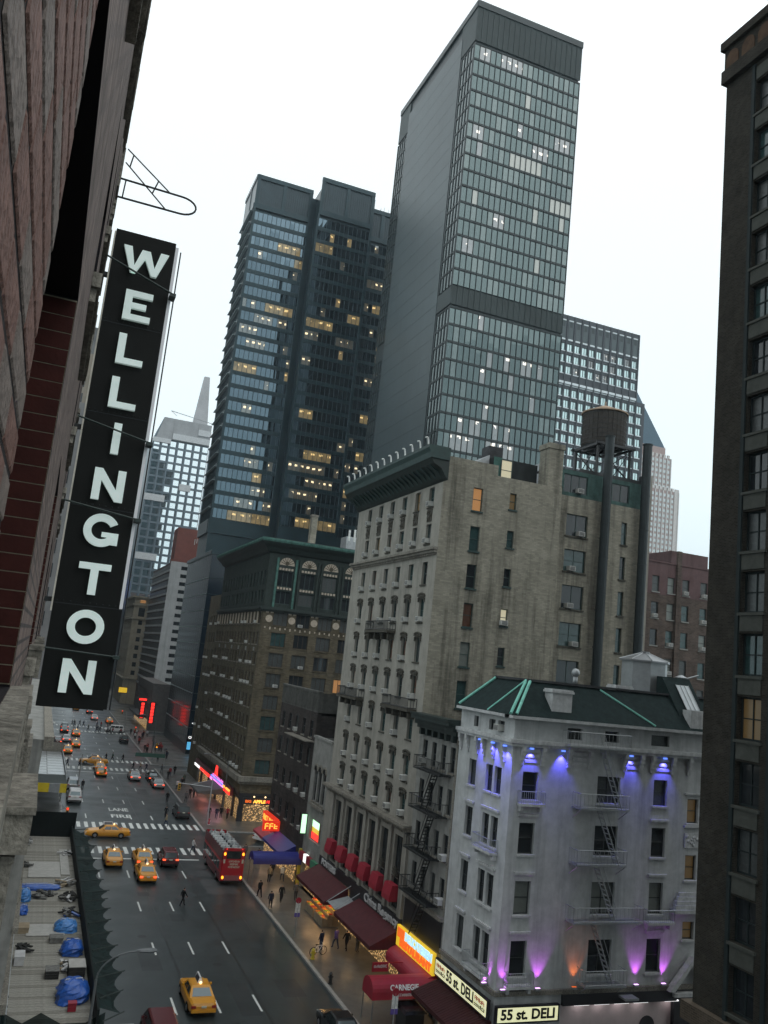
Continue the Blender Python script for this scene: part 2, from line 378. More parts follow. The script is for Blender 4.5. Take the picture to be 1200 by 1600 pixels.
P('neon_pink', (.8,.3,.8), .4, var=0, emit=(1,.25,.75), es=1.7); P('neon_blue', (.2,.3,.9), .4, var=0, emit=(.12,.25,1), es=1.8)
P('neon_violet', (.6,.3,.9), .4, var=0, emit=(.85,.45,1), es=3.0); P('lamp_warm', (.9,.7,.4), .4, var=0, emit=(1,.66,.3), es=3.0)
P('shop_warm', (.3,.18,.08), .35, var=0, emit=(1,.55,.18), es=.55); P('shop_pink', (.55,.47,.46), .7, var=.1, scale=1)
office_glow('shop_goods', (1,.6,.24), .9, 4.5, 6.5, .54)

def spot(parent, loc, d, energy, col, ang=70, r=.08, blend=.7):
    ld = bpy.data.lights.new('spot_lamp', 'SPOT'); ld.energy = energy; ld.color = col; ld.spot_size = R(ang); ld.spot_blend = blend; ld.shadow_soft_size = r
    o = bpy.data.objects.new('spot_lamp', ld); COL.objects.link(o); o.location = loc
    o.rotation_euler = Vector(d).to_track_quat('-Z', 'Y').to_euler(); o.parent = parent; o.matrix_parent_inverse = Matrix.Translation(parent.location).inverted(); return o
def bulb(parent, loc, energy, col, r=.15):
    ld = bpy.data.lights.new('shop_lamp', 'POINT'); ld.energy = energy; ld.color = col; ld.shadow_soft_size = r
    o = bpy.data.objects.new('shop_lamp', ld); COL.objects.link(o); o.location = loc; o.parent = parent; o.matrix_parent_inverse = Matrix.Translation(parent.location).inverted(); return o
def rail(mb, pts, h, r=.022, gap=.16, m=0):
    """railing along a polyline: top and bottom rail and balusters"""
    for a, b in zip(pts[:-1], pts[1:]):
        a, b = Vector(a), Vector(b); n = max(1, int((b-a).length/gap))
        mb.cyl(a+Vector((0,0,h)), b+Vector((0,0,h)), r*1.3, n=5, m=m); mb.cyl(a+Vector((0,0,.08)), b+Vector((0,0,.08)), r, n=4, m=m)
        for k in range(n+1):
            p = a+(b-a)*k/n; mb.cyl(p, p+Vector((0,0,h)), r*.7, n=4, m=m)
def stairs(mb, a, b, w, off, m=0, steps=11):
    """open fire-escape flight between two points; w is the width vector"""
    a, b, w = Vector(a), Vector(b), Vector(w)
    for q in (Vector((0,0,0)), w):
        mb.cyl(a+q, b+q, .05, n=4, m=m); mb.cyl(a+q+Vector((0,0,.8)), b+q+Vector((0,0,.8)), .025, n=4, m=m)
    for k in range(1, steps): 
        p = a+(b-a)*k/steps; mb.hexa([p+Vector((-.09,0,0)), p+Vector((.09,0,0)), p+w+Vector((.09,0,0)), p+w+Vector((-.09,0,0)), p+Vector((-.09,0,.03)), p+Vector((.09,0,.03)), p+w+Vector((.09,0,.03)), p+w+Vector((-.09,0,.03))], m)
def rp(*a): return random.choice(a)

# ------------------------------------------------------------------ white corner building over the deli
B1 = thing('corner_building', 'white painted corner building with green mansard roof and violet floodlights', 'building', (38.5,56,0))
fn, fe = F((30.5,52,0), 'N'), F((30.5,52,0), 'E')
ROWS = [(17.1,18.9), (13.6,15.6), (9.8,11.9), (6.0,8.2)]
on = [(a, v0, b, v1) for a, b in ((.9,2.1), (6.9,8.8), (11.7,12.9)) for v0, v1 in ROWS] + [(14.75,v0,15.75,v1) for v0, v1 in ((16,17.7),(12.1,13.8),(8.1,9.3))] + [(4.2,21.25,5.4,22.0), (7.3,21.25,8.5,22.0), (11.3,21.25,12.9,22.0)]
oe = [(a, v0, b, v1) for a, b in ((1.3,2.25), (2.55,3.5), (5.0,6.1)) for v0, v1 in ROWS] + [(1.4,21.25,2.3,22.0), (2.7,21.25,3.6,22.0), (5.2,21.25,5.9,22.0)]
mb = MB(); fn.wall(mb, 0, 19, 4.9, 22.35, on, .28); fe.wall(mb, 0, 8, 4.9, 22.35, oe, .28)
fn.wall(mb, 0, 5.0, 0, 4.9, [(.5,.15,4.6,3.0)], .3); fe.wall(mb, 0, 8, 0, 4.9, [(.4,.15,3.7,3.0), (4.1,.15,7.6,3.0)], .3)
mb.quad((49.5,52,0), (49.5,66,0), (49.5,66,22.3), (49.5,52,22.3)); mb.quad((30.5,60,0), (49.5,60,0), (49.5,60,22.3), (30.5,60,22.3))
mb.build('wall', 'white_paint', B1)
for o in on:
    window(fn, *o, B1, frame='frame_dark', pane=('glass_lit_dim' if o[0] > 14 else rp('glass_dark','glass_dark','glass_curtain') if o[1] != 9.8 else 'glass_blind'), depth=.28, rail=o[1] < 21, sill='white_trim' if o[1] < 21 else None, mull=1 if o[0] == 6.9 else 0, fw=.08)
for o in oe: window(fe, *o, B1, pane=rp('glass_dark','glass_dark','glass_curtain'), depth=.28, rail=o[1] < 21, sill='white_trim' if o[1] < 21 else None, ac=(o[1] > 21 and o[0] == 1.4), fw=.08)
def hood(f, u0, u1, v, parent, m='white_trim', d=.16, h=.14, name='window_hood'):
    mb = MB(); f.box(mb, u0-.18, u1+.18, v, v+h, .002, d); f.box(mb, u0-.1, u1+.1, v-.08, v-.003, .002, d*.6); mb.build(name, m, parent)
for a, b in ((.9,2.1), (11.7,12.9)):
    for v0, v1 in ROWS[1:]: hood(fn, a, b, v1+.45, B1)
for v0, v1 in ROWS[1:]: hood(fe, 5.0, 6.1, v1+.3, B1); hood(fe, 1.3, 3.5, v1+.35, B1)
mb = MB(); fn.box(mb, -.42, 19, 20.75, 21.0, .004, .42); fn.box(mb, -.3, 19, 20.55, 20.748, .004, .3); fe.box(mb, 0.006, 8, 20.75, 21.0, .004, .42); fe.box(mb, .006, 8, 20.55, 20.748, .004, .3)
fn.box(mb, -.5, 19, 22.353, 22.55, -.6, .5); fe.box(mb, .003, 8.0, 22.353, 22.55, -.6, .5); mb.build('cornice', 'white_trim', B1)
for f, us in ((fn, (.55, 2.15, 4.25, 6.0, 8.9, 10.3, 11.3, 13.1, 14.6)), (fe, (.9, 2.4, 3.8, 4.8, 6.3, 7.4))):
    for u in us:
        mb = MB()
        for k in range(4): f.box(mb, u+.003*k, u+.3-.003*k, 19.35+.3*k, 19.35+.3*k+.299, .003, .12+.07*k)
        mb.build('bracket', 'white_trim', B1)
for u0, u1 in ((.95,2.05), (4.7,5.9), (9.3,10.2), (11.7,13.0)):
    for k in range(3):
        mb = MB(); fn.box(mb, u0, u1, 19.5+k*.35, 19.72+k*.35, .003, .06+.02*k); mb.build('frieze_panel', 'white_trim', B1)
mb = MB(); fn.box(mb, -.12, 18, 4.9, 5.2, .004, .2); fe.box(mb, .006, 8, 4.9, 5.2, .004, .2); mb.build('string_course', 'stone_grey', B1)
# balconettes
for f, u0, u1, v in ((fn,.55,2.45,16.9), (fe,1.0,3.8,13.4), (fe,1.0,3.8,5.7), (fn,.5,2.5,5.6), (fn,11.3,13.6,9.4)):
    mb = MB(); f.box(mb, u0, u1, v-.16, v, .004, .62); f.box(mb, u0+.1, u0+.3, v-.5, v-.163, .004, .4); f.box(mb, u1-.3, u1-.1, v-.5, v-.163, .004, .4)
    bo = mb.build('balcony', 'white_trim', B1)
    mb = MB(); rail(mb, [f.p(u0+.05,v,.03), f.p(u0+.05,v,.57), f.p(u1-.05,v,.57), f.p(u1-.05,v,.03)], .8); mb.build('balcony_rail', 'galv', bo)
# stepped corbel and carved panel beside the stair windows
mb = MB()
for k in range(5): fn.box(mb, 13.6+k*.16, 16.8-k*.1, 9.95+k*.27, 10.2+k*.27, .004, .5-.09*k)
mb.build('corbel', 'white_trim', B1)
mb = MB(); fn.box(mb, 14.6, 16.0, 14.3, 15.3, .004, .07)
for k in range(14): mb.ball(fn.p(14.75+random.random()*1.1, 14.45+random.random()*.7, .07), .14, .06, .12, 6, 4)
mb.build('carved_panel', 'white_trim', B1)
mb = MB(); fn.box(mb, 14.5, 16.0, 18.0, 18.12, .004, .12); fn.box(mb, 14.5, 16.0, 15.72, 15.86, .004, .14); mb.build('window_hood', 'white_trim', B1)
# mansard roof: slate slopes, copper ribs, chimneys, dormer, vents
e0, r0 = 22.553, 24.9
mb = MB(); A_, B_, C_, D_ = (30.0,51.5), (49.5,51.5), (30.0,60), (49.5,60)
mb.quad((30.02,51.52,e0), (49.5,51.52,e0), (49.5,53.9,r0), (32.5,53.9,r0)); mb.quad((30.02,51.52,e0), (32.5,53.9,r0), (32.5,58.6,r0), (30.02,60,e0))
mb.quad((30.02,60,e0), (32.5,58.6,r0), (49.5,58.6,r0), (49.5,60,e0)); rf = mb.build('roof', 'slate_green', B1)
mb = MB(); mb.quad((32.5,53.9,r0), (49.5,53.9,r0), (49.5,58.6,r0), (32.5,58.6,r0)); mb.box(32.3, 49.5, 53.7, 53.95, r0+.01, r0+.16); mb.box(32.3, 32.5, 53.96, 58.6, r0+.01, r0+.16); mb.build('roof_deck', 'roof_tar', rf)
def rib(a, b, w=.11):
    mb = MB(); mb.cyl(a, b, w, n=6); mb.build('copper_rib', 'mint_copper', rf)
rib((30.35,51.62,22.66), (32.45,53.7,24.9)); rib((30.02,51.85,22.66), (32.3,54.0,24.93)); rib((30.05,55.2,22.6), (32.35,54.2,24.9), .07); rib((30.05,59.7,22.7), (32.4,58.5,24.95))
rib((38.4,53.75,24.8), (41.8,51.6,22.66), .08)
def chimney(x0, x1, y0, y1, z0, z1):
    mb = MB(); mb.box(x0, x1, y0, y1, z0, z1-.25); mb.box(x0-.1, x1+.1, y0-.1, y1+.1, z1-.248, z1-.1); mb.box(x0-.04, x1+.04, y0-.04, y1+.04, z1-.098, z1); mb.build('chimney', 'white_trim', rf)
chimney(33.3, 34.9, 52.0, 53.0, 22.56, 24.55); chimney(40.0, 41.4, 54.0, 55.0, 23.8, 25.3)
mb = MB(); mb.box(39.8, 40.6, 53.5, 53.9, 23.9, 24.05); mb.box(40.7, 41.3, 53.5, 53.9, 23.75, 23.9); mb.build('copper_flashing', 'mint_copper', rf)
mb = MB(); mb.cyl((37.4,55.5,24.9), (37.4,55.5,25.6), .18); mb.ball((37.4,55.5,25.85), .32, .32, .34); mb.build('turbine_vent', 'galv', rf, smooth=True)
mb = MB(); c = (44.8,57.0); pts = [(c[0]+1.8*math.cos(k*.7854+.39), c[1]+1.8*math.sin(k*.7854+.39)) for k in range(8)]
mb.loft([[(x,y,24.91) for x, y in pts], [(x,y,27.3) for x, y in pts]]); bk = mb.build('roof_lantern', 'galv', rf)
mb = MB(); p2 = [(c[0]+2.0*math.cos(k*.7854+.39), c[1]+2.0*math.sin(k*.7854+.39)) for k in range(8)]; p3 = [(c[0]+.35*math.cos(k*.7854+.39), c[1]+.35*math.sin(k*.7854+.39)) for k in range(8)]
mb.loft([[(x,y,27.302) for x, y in p2], [(x,y,27.42) for x, y in p2], [(x,y,28.0) for x, y in p3], [(x,y,28.15) for x, y in p3]]); lr = MB()
for (x, y), (X, Y) in zip(p2, p3): lr.cyl((x,y,27.43), (X,Y,28.02), .05, n=4)
mb.build('lantern_roof', 'steel', rf); lr.build('lantern_rib', 'galv', rf)
mb = MB(); mb.prism([(44.6,51.9,22.8), (44.6,54.6,26.3), (44.6,55.2,26.3), (44.6,55.2,22.8)], (2.6,0,0)); dm = mb.build('dormer', 'slate_green', rf)
mb = MB(); mb.quad((45.5,52.75,24.02), (46.7,52.75,24.02), (46.7,54.1,25.77), (45.5,54.1,25.77))
for x in (45.5,45.9,46.3,46.7): mb.cyl((x,52.73,24.04), (x,54.08,25.79), .03, n=4, m=1)
mb.build('skylight', [P('skylight_glass', (.45,.5,.52), .15, var=.1), 'galv'], rf)
mb = MB(); mb.box(45.0, 47.5, 51.7, 52.6, 22.56, 24.0); mb.build('parapet_block', 'white_trim', rf)
mb = MB(); mb.cyl((47.6,56,24.9), (47.6,56,26.4), .25, n=8); mb.cyl((47.6,56,26.4), (47.6,56,26.6), .5, .1, n=8); mb.cyl((47.6,56,26.2), (48.8,55.4,26.7), .07, n=5); mb.build('roof_vent', 'galv', rf)
# fire escape
PX0, PX1 = 35.4, 39.4
fesc = bpy.data.objects.new('fire_escape', None); COL.objects.link(fesc); fesc.parent = B1
LV = [(20.9,34.3,39.3), (16.85,35.4,39.4), (13.2,35.4,39.4), (9.55,35.4,41.0), (5.6,36.6,39.9)]
for z, a, b in LV:
    mb = MB(); mb.box(a, b, 50.95, 51.06, z-.1, z); mb.box(a, b, 51.85, 51.98, z-.1, z)
    for k in range(int((b-a)/.12)): mb.box(a+k*.12, a+k*.12+.05, 51.062, 51.848, z-.07, z-.03)
    for x in (a+.1, b-.1): mb.cyl((x,51.02,z-.1), (x,51.97,z-.75), .03, n=4)
    O('platform', mb.mesh('platform', ['galv']), B1)
    mb = MB(); rail(mb, [(a,51.95,z), (a,50.98,z), (b,50.98,z), (b,51.95,z)], .95, r=.02, gap=.3); mb.build('platform_rail', 'galv', B1)
for (z1, a1, b1), (z0, a0, b0) in zip(LV[:-1], LV[1:]):
    mb = MB(); stairs(mb, (37.2,51.15,z1), (38.9,51.15,z0), (0,.55,0), 0); mb.build('stair_flight', 'galv', B1)
mb = MB(); mb.box(39.9, 41.0, 51.0, 51.9, 4.62, 4.75); mb.build('ladder_landing', 'galv', B1)
bpy.data.objects.remove(fesc)
# violet uplighters and blue cornice lamps
for x, y, col in ((30.2,53.0,0), (30.9,51.75,0), (33.5,51.75,0), (36.3,51.75,1), (41.3,51.75,0), (43.6,51.75,0)):
    mb = MB(); mb.box(x-.2, x+.2, y-.1, y+.1, 5.22, 5.36); mb.box(x-.16, x+.16, y-.07, y+.07, 5.362, 5.38, 1)
    fx = mb.build('floodlight', ['galv', 'sign_orange' if col else 'neon_violet'], B1)
    spot(B1, (x, y-.12 if x > 30.5 else y, 5.45), (.06,.12,1) if x > 30.5 else (.12,0,1), 330 if not col else 170, (.7,.13,1) if not col else (1,.2,.03), 60)
for x, y in ((34.3,51.75), (39.95,51.75), (42.9,51.75), (31.8,51.75), (30.2,54.3), (30.2,56.2), (30.2,52.6)):
    mb = MB(); mb.box(x-.12, x+.12, y-.08, y+.08, 20.4, 20.5); mb.build('cornice_lamp', 'neon_blue', B1)
    spot(B1, (x, y-.1, 20.35) if x > 30.5 else (x-.1, y, 20.35), (0,.28,-1) if x > 30.5 else (.28,0,-1), 480, (.09,.08,1), 78)
# ground floor: deli corner, pale side hall
mb = MB(); fn.box(mb, 5.0, 14.3, 4.2, 4.9, -.3, .25); fn.box(mb, 14.3, 19, 0, 4.9, -.3, .0); mb.build('fascia_band', 'fascia_black', B1)
mb = MB(); fn.box(mb, 5.0, 14.3, 0, 4.2, -.6, -.35); mb.build('hall_front', 'shop_pink', B1)
for u in (6.0,7.6,9.2,10.8,13.4):
    mb = MB(); fn.box(mb, u, u+1.2, 4.12, 4.19, -.2, .1); mb.build('strip_lamp', 'lamp_white', B1); bulb(B1, fn.p(u+.6, 4.0, .0), 4, (1,.82,.9), .3)
mb = MB(); pts = [fn.p(11.6+1.3*(k/10), 0, 0) for k in range(1)]
arc = [(12.3+.62*math.cos(math.pi*k/10), 2.5+.62*math.sin(math.pi*k/10)) for k in range(11)]
mb.prism([fn.p(12.92,.15,-.35)] + [fn.p(u,v,-.35) for u, v in arc] + [fn.p(11.68,.15,-.35)], fn.N*.05); mb.build('arched_door', 'fascia_black', B1)
mb = MB(); mb.prism([fn.p(13.4,4.9,.1), fn.p(15.4,7.1,.1), fn.p(17.4,4.9,.1), fn.p(17.0,4.9,.1), fn.p(15.4,6.65,.1), fn.p(13.85,4.9,.1)], fn.N*.5); mb.build('entrance_gable', 'white_trim', B1)
mb = MB(); fn.box(mb, 13.9, 17.0, 4.5, 4.75, .02, .5); mb.build('gable_base', 'white_trim', B1)
for f, spans in ((fn, ((.5,4.6),)), (fe, ((.4,3.7), (4.1,7.6)))):
    for a, b in spans:
        mb = MB(); f.box(mb, a, b, .15, 3.0, -.32, -.29); mb.build('shop_window', 'shop_goods', B1)
# deli signs and awnings
S1 = thing('deli_sign', 'lit cream sign reading 55 st. DELI facing the side street', 'shop sign', (32.8,51.6,3.5))
mb = MB(); fn.box(mb, -.1, 4.6, 3.4, 4.45, .26, .5); mb.build('sign_box', 'fascia_black', S1)
mb = MB(); fn.box(mb, .02, 4.48, 3.5, 4.35, .501, .515); mb.build('sign_face', 'sign_cream', S1)
letters('55 st. DELI', .85, fn.p(2.25, 3.92, .53), FN, S1, 'black_letters', .01, .03, wid=4.0)
S2 = thing('deli_sign', 'long lit cream 55 st. DELI sign facing the avenue above a brown awning', 'shop sign', (30.1,56,3.5))
mb = MB(); fe.box(mb, 0, 7.9, 3.5, 4.65, .26, .48); mb.build('sign_box', 'fascia_black', S2)
mb = MB(); fe.box(mb, .12, 7.78, 3.6, 4.55, .481, .495); mb.build('sign_face', 'sign_cream', S2)
letters('55 st. DELI', .95, fe.p(3.9, 4.08, .51), FE, S2, 'black_letters', .01, .03, wid=4.1)
glyphs(8, .34, fe.p(6.9, 4.25, .497), FE, S2, 'red_letters', 1.4); glyphs(9, .32, fe.p(6.9, 3.9, .497), FE, S2, 'black_letters', 1.5)
glyphs(8, .34, fe.p(1.0, 4.25, .497), FE, S2, 'red_letters', 1.4); glyphs(9, .32, fe.p(1.0, 3.9, .497), FE, S2, 'black_letters', 1.5)
def awning(name, label, y0, y1, zt, zb, out, m, x=30.45, ribs=True, front=.28, round_=False, cat='awning'):
    a = thing(name, label, cat, (x-out/2, (y0+y1)/2, zb)); mb = MB(); n = 8; prof = []
    for k in range(n+1):
        t = k/n
        if round_: prof.append((x-out*math.sin(t*math.pi/2), zb+(zt-zb)*math.cos(t*math.pi/2)))
        else: prof.append((x-out*t, zt+(zb-zt)*t))
    prof.append((x-out, zb-front))
    top = [[(p[0], y, p[1]) for p in prof] for y in (y0, y1)]; bot = [[(p[0]+.03, y, p[1]-.04) for p in prof] for y in (y0, y1)]
    for q in (top, bot): mb.loft(q, 0, cap=False, closed=False)
    for y in (y0, y1): mb.poly([(x,y,zt)] + [(p[0],y,p[1]) for p in prof[1:]] + [(x,y,zb-front)])
    mb.build('canvas', m, a)
    mb = MB()
    for k in range(int((y1-y0)/1.5)+1):
        y = y0+.02+k*(y1-y0-.04)/max(1, int((y1-y0)/1.5)); mb.cyl((x,y,zb-.2), (x-out+.05,y,zb-.22), .02, n=4)
    mb.build('awning_frame', 'galv', a); return a
aw = awning('shop_awning', 'dark brown ribbed awning under the long deli sign', 52.1, 59.7, 3.35, 2.55, 2.2, 'awning_brown')
mb = MB()
for k in range(26): mb.cyl((30.4,52.2+k*.29,3.37), (28.27,52.2+k*.29,2.58), .025, n=4)
mb.build('rib', 'awning_brown', aw)
bulb(B1, (29.4,54,2.2), 22, (1,.7,.4)); bulb(B1, (29.4,58,2.2), 18, (1,.7,.4))
# ------------------------------------------------------------------ neon deli next door
S3 = thing('neon_sign', 'glowing yellow, orange and ice blue restaurant sign slanting above red awning', 'neon sign', (30.0,63.6,3.6))
mb = MB(); fe.box(mb, 8.2, 15.1, 3.25, 4.75, .27, .5); mb.build('sign_box', 'sign_yellow', S3)
letters('DELICATESSEN', .75, fe.p(10.9, 4.3, .52), FE, S3, 'sign_ice', .03, .05, wid=5.0); letters('RESTAURANT', .75, fe.p(11.4, 3.65, .52), FE, S3, 'sign_orange', .03, .05, wid=5.9)
mb = MB(); fe.box(mb, 13.55, 14.9, 3.95, 4.65, .501, .54); mb.build('sign_panel', 'sign_orange', S3)
a = awning('shop_awning', 'rounded red awning below the glowing restaurant sign', 60.2, 67.0, 3.25, 2.5, 1.3, 'awning_red', round_=True)
C1 = thing('entrance_canopy', 'red barrel canopy lettered CARNEGIE reaching across the pavement', 'canopy', (27.9,60.7,0))
mb = MB(); rg = []
for x in (25.3, 30.35):
    rg.append([(x, 60.7+1.0*math.cos(math.pi*k/10), 2.45+.75*math.sin(math.pi*k/10)) for k in range(11)])
mb.loft([rg[0], rg[1]], cap=True, closed=False); mb.quad((25.3,59.7,2.452), (30.35,59.7,2.452), (30.35,59.7,1.95), (25.3,59.7,1.95)); mb.quad((25.3,61.7,2.452), (30.35,61.7,2.452), (30.35,61.7,1.95), (25.3,61.7,1.95)); mb.quad((25.3,59.7,2.452), (25.3,61.7,2.452), (25.3,61.7,1.95), (25.3,59.7,1.95))
mb.build('canvas', 'awning_red', C1, smooth=False)
for y in (59.75,61.65):
    mb = MB(); mb.cyl((25.4,y,.15), (25.4,y,2.4), .04, n=6); mb.build('post', 'steel', C1)
letters('CARNEGIE', .5, (27.7,59.70,2.72), FN, C1, 'lamp_soft', .01, .015, wid=2.2, tilt=.3); glyphs(14, .24, (28.0,59.69,2.25), FN, C1, 'grey_letters', 2.2)
C2 = thing('hanging_board', 'small dark red board behind the CARNEGIE canopy', 'sign', (27.5,64.0,2.6))
mb = MB(); mb.box(26.9, 28.2, 64.0, 64.12, 2.3, 2.95); mb.box(28.2, 30.4, 64.03, 64.09, 2.88, 2.94); mb.build('board', 'awning_red', C2); glyphs(8, .28, (27.55,63.99,2.68), FN, C2, 'grey_letters', 1.1)
# ------------------------------------------------------------------ narrow grey building with black fire escape
B2 = thing('narrow_building', 'narrow grey four bay building with black cornice and fire escape', 'building', (38,63.6,0))
f2 = F((30.5,60,0), 'E'); cols = (.45, 2.1, 3.85, 5.6); R2 = [(17.4,19.3), (14.3,16.2), (11.0,12.9), (7.9,9.8)]
ops = [(c, v0, c+.85, v1) for c in cols for v0, v1 in R2]
mb = MB(); f2.wall(mb, .004, 7.28, 5, 21, ops, .25); f2.wall(mb, .004, 7.28, 0, 5, [(.5,.15,6.8,3.2)], .4); mb.quad((30.5,60.004,16), (45,60.004,16), (45,60.004,21), (30.5,60.004,21))
mb.build('wall', 'grey_stucco', B2)
for o in ops: window(f2, *o, B2, pane=rp('glass_dark','glass_dark','glass_curtain'), sill='stone_grey', ac=(o[1] in (11.0,7.9) and o[0] == .45) or (o[1] == 17.4 and o[0] == 5.6))
mb = MB(); f2.box(mb, .8, 6.6, .15, 3.2, -.42, -.38); mb.build('shop_window', 'shop_goods', B2)
mb = MB(); f2.box(mb, .2, 7.0, 4.75, 6.9, .01, .1); mb.build('poster_panel', 'fascia_black', B2)
mb = MB(); mb.box(30.5, 45, 60.01, 67.27, 20.6, 21.0); mb.build('roof', 'roof_tar', B2)
mb = MB()
for k, (d, z0, z1) in enumerate(((.35,20.2,20.5), (.6,20.502,20.9), (1.0,20.902,21.25), (1.1,21.252,21.4))): f2.box(mb, -.0+.003*k, 7.27-.003*k, z0, z1, .004, d)
for u in (.3,1.5,2.7,3.9,5.1,6.3): f2.box(mb, u, u+.35, 19.7, 20.2, .004, .4)
mb.build('cornice', 'black_green', B2)
mb = MB(); f2.box(mb, 0.01, 7.2, 6.95, 7.2, .004, .3); mb.build('string_course', 'stone_grey', B2)
for k in range(24):
    mb = MB(); f2.box(mb, .02, .34 if k % 2 else .24, 7.3+k*.53, 7.3+k*.53+.48, .003, .05); mb.build('quoin', 'stone_grey', B2)
for z, a, b in ((17.15,.9,5.9), (14.1,.9,6.2), (10.9,1.6,6.4), (7.7,1.2,6.6)):
    mb = MB(); f2.box(mb, a, b, z-.08, z, .9, 1.0); f2.box(mb, a, b, z-.08, z, .02, .12)
    for k in range(int((b-a)/.15)): f2.box(mb, a+k*.15, a+k*.15+.06, z-.06, z-.02, .122, .898)
    mb.build('platform', 'black_metal', B2)
    mb = MB(); rail(mb, [f2.p(a,z,.03), f2.p(a,z,.97), f2.p(b,z,.97), f2.p(b,z,.03)], .95, r=.025, gap=.2); mb.build('platform_rail', 'black_metal', B2)
for (z1, z0) in ((17.15,14.1), (14.1,10.9), (10.9,7.7), (7.7,4.9)):
    mb = MB()
    for q in (.25,.75):
        mb.cyl(f2.p(2.6,z1,q), f2.p(4.3,z0,q), .06, n=4); mb.cyl(f2.p(2.6,z1+.8,q), f2.p(4.3,z0+.8,q), .03, n=4)
    for k in range(1,11): mb.cyl(f2.p(2.6+1.7*k/11, z1+(z0-z1)*k/11, .25), f2.p(2.6+1.7*k/11, z1+(z0-z1)*k/11, .75), .04, n=4)
    mb.build('stair_flight', 'black_metal', B2)
# ------------------------------------------------------------------ tall cream building
B3 = thing('cream_building', 'tall cream brick building with dark green overhanging cornice', 'building', (36.5,78,0))
f3e, f3n = F((30.5,67.3,0), 'E'), F((30.5,67.3,0), 'N')
CY = [2.3, 5.45, 8.6, 11.75, 14.95, 18.2]; CW = 1.1
R3 = [(39.3,41.1), (35.95,37.75), (32.3,34.3), (28.95,31.05), (25.5,27.6), (22.3,24.3), (18.9,21.0), (15.45,17.55), (12.6,14.4)]
ops = [(c-CW/2, v0, c+CW/2, v1) for c in CY for v0, v1 in R3]; base = [(c-.85, 5.2, c+.85, 11.0) for c in CY]
mb = MB(); f3e.wall(mb, 0, 21.9, 5.0, 44, ops + base, .32); mb.build('wall', 'cream_stone', B3)
NR = [(39.2,41.3), (35.6,37.8), (32.3,34.4), (28.9,31.0), (25.5,27.6), (22.0,24.3)]
on1 = [(3.0, v0, 3.95, v1) for v0, v1 in NR]; on2 = [(6.7, v0, 7.4, v1) for v0, v1 in ((39.9,41.4), (36.4,37.95), (32.9,34.5), (29.4,30.9), (25.9,27.5))]
mb = MB(); f3n.wall(mb, 0, 5.3, 18, 43.7, on1, .25); f3n.wall(mb, 5.3, 12.1, 18, 42.75, on2, .25)
mb.quad((42.6,67.3,18), (42.6,69.2,18), (42.6,69.2,43), (42.6,67.3,43)); mb.quad((35.8,67.3,42.75), (35.8,67.6,42.75), (35.8,67.6,43.7), (35.8,67.3,43.7)); mb.build('side_wall', 'cream_brick', B3)
mb = MB(); mb.box(30.6, 42.6, 67.65, 89.2, 42.2, 42.5); mb.box(30.55, 35.8, 67.31, 67.64, 42.6, 43.69); mb.box(35.81, 42.6, 67.31, 67.64, 42.2, 42.74); mb.build('roof', 'roof_tar', B3)
for i, o in enumerate(ops):
    window(f3e, *o, B3, frame='frame_green', pane=rp('glass_dark','glass_dark','glass_teal','glass_curtain','glass_brown') if i not in (9,37) else 'glass_lit_dim', depth=.3, sill='dark_stone', ac=random.random() < .82)
for i, o in enumerate(on1 + on2): window(f3n, *o, B3, frame='frame_green', pane={0:'glass_lit',6:'glass_lit_dim',3:'glass_brown',1:'glass_teal',4:'glass_blind',9:'glass_lit_pale'}.get(i, rp('glass_dark','glass_teal')), sill='green_dark', ac=i in (9,), depth=.22)
hm = None
for c in CY:
    for v0, v1 in R3[3:]:
        if hm is None:
            mb = MB(); mb.box(-.72, .72, .003, .16, .1, .22); mb.box(-.55, .55, .003, .12, .0, .098)
            for k in range(7): mb.ball((-.6+k*.2, .12, .27+.1*math.cos((k-3)*.5)), .13, .09, .12, 6, 4)
            for s in (-1,1): mb.box(s*.62-.08, s*.62+.08, .003, .12, -.35, .0)
            hm = mb.mesh('window_hood', ['dark_stone'])
        O('window_hood', hm, B3, f3e.p(c, v1+.04, 0), rz=f3e.rz)
    mb = MB(); f3e.box(mb, c-.5, c+.5, 37.95, 39.1, -.1, .06)                     # carved spandrel between the two top rows
    for k in range(12): mb.ball(f3e.p(c+random.uniform(-.4,.4), random.uniform(38.1,38.95), .07), .1, .12, .1, 5, 4)
    mb.build('carved_spandrel', 'dark_stone', B3)
    # tall base bay: dark window, fan ornament and red awning
    window(f3e, c-.85, 5.2, c+.85, 11.0, B3, frame='frame_dark', pane='glass_dark', depth=.32, mull=1, rail=True)
    mb = MB()
    for k in range(9): mb.cyl(f3e.p(c, 7.7, .02), f3e.p(c+.75*math.cos(math.pi*k/8), 7.7+.85*math.sin(math.pi*k/8), .05), .05, n=4)
    mb.build('fan_ornament', 'dark_stone', B3)
    mb = MB(); mb.prism([f3e.p(c-.85,7.2,.0), f3e.p(c-.85,7.2,.55), f3e.p(c-.85,6.35,.75), f3e.p(c-.85,5.95,.75), f3e.p(c-.85,5.95,0)], f3e.U*1.7); mb.build('window_awning', 'awning_red', B3)
for k in range(7):
    u = .72+k*3.16 if k else .55
    mb = MB(); f3e.box(mb, u-.3 if k else .1, u+.3 if k < 6 else 21.8, 5.0, 11.7, .003, .22); f3e.box(mb, max(.06,u-.4), min(21.85,u+.4), 11.4, 11.698, .223, .3); mb.build('pilaster', 'cream_stone', B3)
